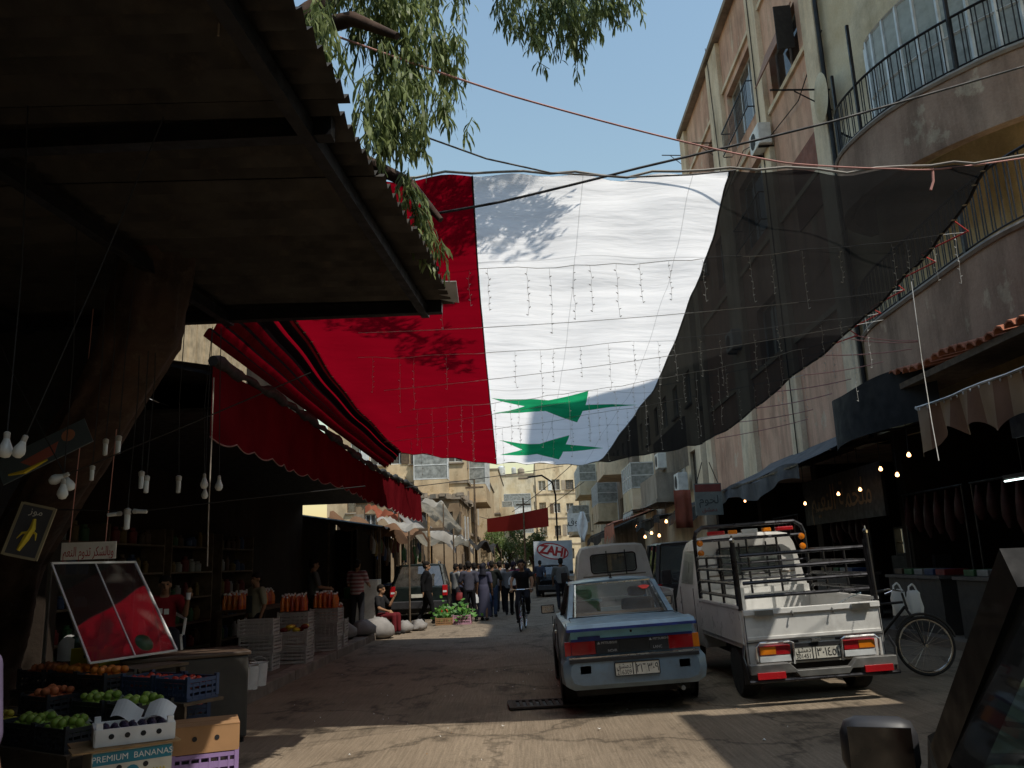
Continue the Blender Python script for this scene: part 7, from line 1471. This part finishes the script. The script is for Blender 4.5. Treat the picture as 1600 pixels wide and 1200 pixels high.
    if face:
        for s in (-1, 1):
            with part(T, 'eye', m_black, smooth=60) as q: q.ball(H+Vector((s*.032, -.084, .014))*k, (.014*k, .009*k, .008*k), 8, 6)
        with part(T, 'mouth', MAT('lip', (.2, .07, .06), .6)) as q: q.ball(H+Vector((0, -.092, -.06))*k, (.026*k, .006*k, .007*k), 8, 6)
    return T
def band_cloth(name, a, b_, f=22.):
    m, n, l, bs, o = new_mat(name); _m[name] = m; tc = n.new('ShaderNodeTexCoord'); sp = n.new('ShaderNodeSeparateXYZ'); l.new(tc.outputs['Object'], sp.inputs[0])
    mu = n.new('ShaderNodeMath'); mu.operation = 'MULTIPLY'; mu.inputs[1].default_value = f*2*pi/2; l.new(sp.outputs[2], mu.inputs[0]); si = n.new('ShaderNodeMath'); si.operation = 'SINE'; l.new(mu.outputs[0], si.inputs[0]); gt = n.new('ShaderNodeMath'); gt.operation = 'GREATER_THAN'; gt.inputs[1].default_value = .1; l.new(si.outputs[0], gt.inputs[0])
    mx = n.new('ShaderNodeMix'); mx.data_type = 'RGBA'; l.new(gt.outputs[0], mx.inputs[0]); mx.inputs[6].default_value = (*a, 1); mx.inputs[7].default_value = (*b_, 1); l.new(mx.outputs[2], bs.inputs['Base Color']); bs.inputs['Roughness'].default_value = .9; return m
ARM_FWD = dict(eL=(-.27, -.06, 1.14), wL=(-.2, -.28, 1.1), eR=(.27, -.06, 1.14), wR=(.2, -.28, 1.1))
STRIDE = dict(kL=(-.1, -.14, .52), aL=(-.11, -.2, .1), kR=(.1, .05, .5), aR=(.1, .24, .14), eL=(-.26, .12, 1.14), wL=(-.26, .1, .9), eR=(.26, -.08, 1.13), wR=(.25, -.2, .93))
SIT = dict(pel=(0, .05, .5), chest=(0, .08, .83), neck=(0, .06, 1.01), head=(0, .03, 1.15), sL=(-.19, .06, .95), sR=(.19, .06, .95), hL=(-.1, .03, .49), hR=(.1, .03, .49), kL=(-.14, -.38, .5), kR=(.14, -.38, .5), aL=(-.14, -.4, .09), aR=(.14, -.4, .09), eL=(-.26, -.02, .7), wL=(-.14, -.22, .62), eR=(.28, -.08, .74), wR=(.3, -.2, .95))
# the two boys at the stall
p = aty(281, 935, 13.6); by = person('boy in a red printed T-shirt sitting behind the freezer holding a cup', (-4.88, 11.3, .452), radians(25), 1.62, (.22, .015, .02), (.03, .03, .04), pose=SIT, fine=.012)
with part(by, 'shirt_print', m_white) as b: b.bb(-.07, -.02, -.068, -.06, .72, .79); b.bb(.0, .06, -.068, -.06, .71, .78)
cp = thing('drinking_cup', 'pale cup in the red-shirted boy\'s raised hand', 'cup', by.matrix_basis @ Vector((.285, -.245, .93)))
with part(cp, 'cup_wall', m_foam, smooth=40) as b: b.lathe([(.025, -.04), (.034, .05), (.031, .05), (.023, -.035)], n=12)
b2 = person('boy in a grey and cream T-shirt standing on the kerb edge, looking back', (-4.62, 14.3, .147), radians(-40), 1.5, (.3, .29, .2), (.025, .025, .03), pose=dict(head=(0.01, -.01, 1.60)), fine=.012, sleeve=.5)
with part(b2, 'shirt_panel', MAT('grey_panel', (.1, .13, .13), .85)) as b: b.grid(lambda u, v: ((-.09+.18*u), -.128-.0*v-.012*sin(pi*u), .86+.28*v), 4, 4)
# grown-ups along the left pavement
person('man in a dark grey shirt bending over goods in the gloom', (-4.75, 18.6, .147), radians(120), 1.75, (.10, .105, .10), pose=dict(**ARM_FWD), sleeve=.5)
m_pstr = band_cloth('pink_striped_cloth', (.28, .1, .11), (.45, .38, .38))
person('shopper in a pink and white striped shirt with back turned', (-4.25, 20.9, .147), radians(165), 1.72, stripes=m_pstr, pants=(.02, .02, .025), pose=ARM_FWD, build=1.1, face=False)
st_ = thing('stool', 'low stool under the man in dark red trousers', 'stool', (-3.8, 21.9, 0))
with part(st_, 'seat', m_oldwood) as b: b.bb(-.16, .16, -.16, .16, .37, .4)
for sx in (-1, 1):
    for sy in (-1, 1):
        with part(st_, 'leg', m_oldwood) as b: b.bb(sx*.13-.02, sx*.13+.02, sy*.13-.02, sy*.13+.02, 0, .369)
person('man in dark red trousers seated on a low stool at the kerb', (-3.8, 21.9, 0), radians(75), 1.7, (.02, .02, .022), (.12, .015, .02), pose={a: (b_[0], b_[1], b_[2]-.03 if a not in ('aL', 'aR') else b_[2]) for a, b_ in SIT.items()})
mb = person('man in black clothes walking in front of the dark green car', (-3.05, 25.2, 0), radians(95), 1.78, (.008, .008, .009), (.008, .008, .01), pose=dict(STRIDE, eR=(.3, .02, 1.12), wR=(.34, -.1, .9)), sleeve=2, build=1.35)
# lilac sleeve at the picture edge
person('person in a lilac shirt cut off by the left picture edge', (-2.33, 3.4, .0), radians(170), 1.64, (.12, .095, .16), (.05, .05, .07), pose=dict(eR=(.27, .0, 1.1), wR=(.27, -.1, .86)), sleeve=.9, face=False)
# the crowd
CR = 'people crowding the far street'
crowd = [(733, 25.4, 1.74, 180, (.12, .12, .16), (.015, .015, .018), 'man in grey-blue shirt and dark vest, back turned, legs apart', dict(aL=(-.2, .02, .09), aR=(.2, .02, .09), kL=(-.15, -.02, .5), kR=(.15, -.02, .5)), None, False),
         (756, 25.8, 1.68, 185, (.13, .13, .2), (.02, .02, .03), 'woman in lavender-grey top and long black skirt, back turned', {}, (.015, .015, .02), True),
         (770, 27.2, 1.74, 160, (.03, .035, .03), (.06, .09, .16), 'man in dark striped jersey and faded jeans', ARM_FWD, None, False),
         (795, 27.6, 1.66, 175, (.35, .35, .36), (.012, .012, .014), 'person with a white bag on the back, dark long skirt', STRIDE, None, False),
         (804, 28.8, 1.7, 20, (.42, .06, .12), (.03, .03, .05), 'person in a pink-red top seen past the cyclist', {}, (.03, .02, .03), False),
         (712, 28.2, 1.7, 150, (.5, .5, .48), (.05, .05, .06), 'man in a pale shirt stooping by the vegetable crates', ARM_FWD, None, False),
         (722, 30.5, 1.7, 200, (.08, .09, .16), (.02, .02, .03), 'man in a navy shirt with a white cap beyond the crates', {}, None, False),
         (735, 38, 1.74, 170, (.6, .62, .64), (.05, .05, .06), 'man in a bright white shirt standing out in the sun', {}, None, False),
         (767, 31.5, 1.72, 10, (.06, .05, .09), (.02, .02, .02), 'person in dark plum clothes facing the viewer', STRIDE, (.05, .04, .07), True),
         (783, 34, 1.7, 190, (.03, .05, .06), (.02, .02, .02), 'person in dark teal beyond the striped jersey', {}, None, False),
         (776, 40, 1.7, 5, (.1, .12, .2), (.03, .03, .04), 'distant man in a blue shirt in the street middle', {}, None, False),
         (812, 36, 1.7, 175, (.12, .12, .13), (.02, .02, .03), 'distant person in grey right behind the pink-red top', {}, None, False),
         (790, 44, 1.68, 0, (.5, .48, .45), (.05, .05, .05), 'distant person in cream clothes, farthest in the street', {}, None, False),
         (748, 43, 1.7, 30, (.35, .33, .3), (.04, .04, .05), 'distant man in a beige shirt by the dark tarp', {}, None, False),
         (757, 36, 1.72, 180, (.04, .04, .05), (.02, .02, .02), 'person in black just left of the plum-clad walker', {}, (.01, .01, .012), True),
         (845, 41, 1.72, 185, (.05, .06, .09), (.02, .02, .03), 'person in dark blue near the advert board', STRIDE, None, False),
         (742, 27.0, 1.7, 195, (.05, .05, .06), (.02, .02, .02), 'person in charcoal squeezed between the vest and the lavender top', {}, None, False),
         (782, 29.5, 1.73, 180, (.2, .2, .22), (.02, .02, .03), 'man in a light grey shirt left of the white bag', STRIDE, None, False),
         (728, 33.5, 1.66, 210, (.3, .28, .24), (.03, .03, .04), 'man in a sand-coloured shirt in the sunny gap', {}, None, False),
         (820, 33.0, 1.7, 170, (.04, .05, .08), (.02, .02, .03), 'person in a navy coat behind the cyclist', {}, (.02, .02, .025), True),
         (752, 47, 1.7, 180, (.3, .3, .32), (.04, .04, .05), 'distant man in a silver-grey shirt past the dark tarp', {}, None, False),
         (805, 50, 1.7, 180, (.4, .35, .3), (.04, .04, .05), 'distant walker in a tan shirt below the trees', {}, None, False),
         (877, 29, 1.74, 175, (.3, .29, .27), (.03, .03, .04), 'man in a pale shirt carrying a bright helmet beside the blue car', STRIDE, None, False)]
pj = random.Random(9)
def jitter(ps):
    d = dict(ps); s = pj.choice((-1, 1)); L_ = 'L' if s < 0 else 'R'
    if 'eL' not in d and pj.random() < .7: d['e'+L_] = (s*.27, pj.uniform(-.1, .08), 1.13); d['w'+L_] = (s*pj.uniform(.12, .28), pj.uniform(-.3, -.12), pj.uniform(.95, 1.25))
    if 'aL' not in d and pj.random() < .6: q_ = pj.uniform(.08, .2); d.update(aL=(-.12, q_, .11), kL=(-.1, q_*.3, .5), aR=(.12, -q_, .09), kR=(.11, -q_*.8, .51))
    hx = pj.uniform(-.03, .03); d['head'] = (hx, pj.uniform(-.05, .01), 1.60-abs(hx)*.3); d['chest'] = (hx*.4, pj.uniform(-.05, .02), 1.28); return d
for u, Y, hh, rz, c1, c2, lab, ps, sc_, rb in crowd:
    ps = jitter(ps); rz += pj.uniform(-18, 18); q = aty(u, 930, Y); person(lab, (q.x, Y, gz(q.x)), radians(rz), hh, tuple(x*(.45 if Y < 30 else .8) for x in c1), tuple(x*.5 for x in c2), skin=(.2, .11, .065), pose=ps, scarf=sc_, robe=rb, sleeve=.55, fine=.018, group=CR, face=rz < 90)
# cyclist riding towards the viewer
cy = aty(818, 975, 21.5); bk2 = bicycle('dark bicycle ridden towards the viewer down the street', (cy.x, 21.6, .004), pi+radians(-6))
rid = dict(pel=(0, .24, 1.0), chest=(0, .1, 1.3), neck=(0, .04, 1.46), head=(0, -.01, 1.6), sL=(-.19, .08, 1.4), sR=(.19, .08, 1.4), eL=(-.27, -.02, 1.2), eR=(.27, -.02, 1.2), wL=(-.26, -.12, 1.06), wR=(.26, -.12, 1.06), hL=(-.09, .2, .97), hR=(.09, .2, .97), kL=(-.13, -.06, .62), kR=(.13, -.1, .8), aL=(-.12, .02, .27), aR=(.12, .16, .47))
person('cyclist in a black waistcoat riding a bicycle towards the viewer', (cy.x, 21.6, .0), radians(-6), 1.72, (.02, .02, .022), (.02, .02, .025), pose=rid, sleeve=.25)
# vegetable crates on the road by the man in black
m_veg = leaf_mat('vegetable_leaf', (.04, .12, .02), (.12, .28, .05), .25)
def veg(label, loc, size, mat, n, cr_mat, red=False):
    crate(label, loc, random.uniform(-.1, .1), size, cr_mat, 3, 'vegetable crates on the road')
    T = thing('vegetable_heap', 'leafy heap in the '+label.split(' of ')[0]+' on the road', 'vegetables', (loc[0], loc[1], loc[2]+size[2]*.6)); rnd = random.Random(n)
    with part(T, 'leaves', m_veg, kind='stuff') as b:
        for _ in range(n):
            d = Vector((rnd.gauss(0, .45)*size[0]*.6, rnd.gauss(0, .45)*size[1]*.6, abs(rnd.gauss(0, .5))*.3)); e = Vector((rnd.gauss(0, 1), rnd.gauss(0, 1), rnd.gauss(0, .6))).normalized(); f = e.orthogonal().normalized(); s = rnd.uniform(.05, .1)
            b.add([d+e*s, d+f*s*.6, d-e*s, d-f*s*.6], [(0, 1, 2, 3)])
    if red:
        for i in range(6):
            with part(T, 'red_vegetable', m_tomato, smooth=70) as b: b.ball((rnd.uniform(-.15, .15), -.15+rnd.uniform(0, .1), .12+rnd.uniform(0, .1)), .05, 8, 6)
veg('white crate of green vegetables with red peppers beside the man in black', (-2.55, 25.6, .005), (.55, .4, .24), m_crate_w, 160, m_crate_w, True)
veg('brown crate of lettuces in front of the vegetable crates', (-2.45, 24.5, .005), (.5, .36, .2), m_card, 110, m_card)
veg('pink crate of dark bushy greens at the front of the vegetables', (-1.95, 24.5, .005), (.5, .38, .26), MAT('pink_crate', (.45, .25, .32), .6), 260, MAT('pink_crate', (.45, .25, .32), .6))

# shopping bags carried in the crowd
for i, (u, Y, mt_, lab) in enumerate(((741, 25.5, mt, 'white shopping bag held by the man with the dark vest'), (762, 26.2, m_goods[2], 'blue shopping bag by the lavender top'), (801, 27.5, mt, 'white bag slung on the walker behind the cyclist'), (718, 28.0, m_goods[1], 'red shopping bag near the vegetable crates'), (775, 27.3, m_dark, 'black bag beside the faded jeans'))):
    q = aty(u, 930, Y); T = thing('shopping_bag', lab, 'bag', (q.x, Y, .72 if i != 2 else 1.15), group='bags carried in the crowd')
    with part(T, 'bag_body', mt_, smooth=60) as b: b.loft([((0, 0, -.2), .08, .05), ((0, 0, -.18), .13, .08), ((0, 0, -.05), .13, .07), ((0, 0, .06), .09, .03)], 12)
    with part(T, 'handle', mt_) as b: b.tube([(-.06, 0, .05), (0, 0, .16), (.06, 0, .05)], .008, 5)
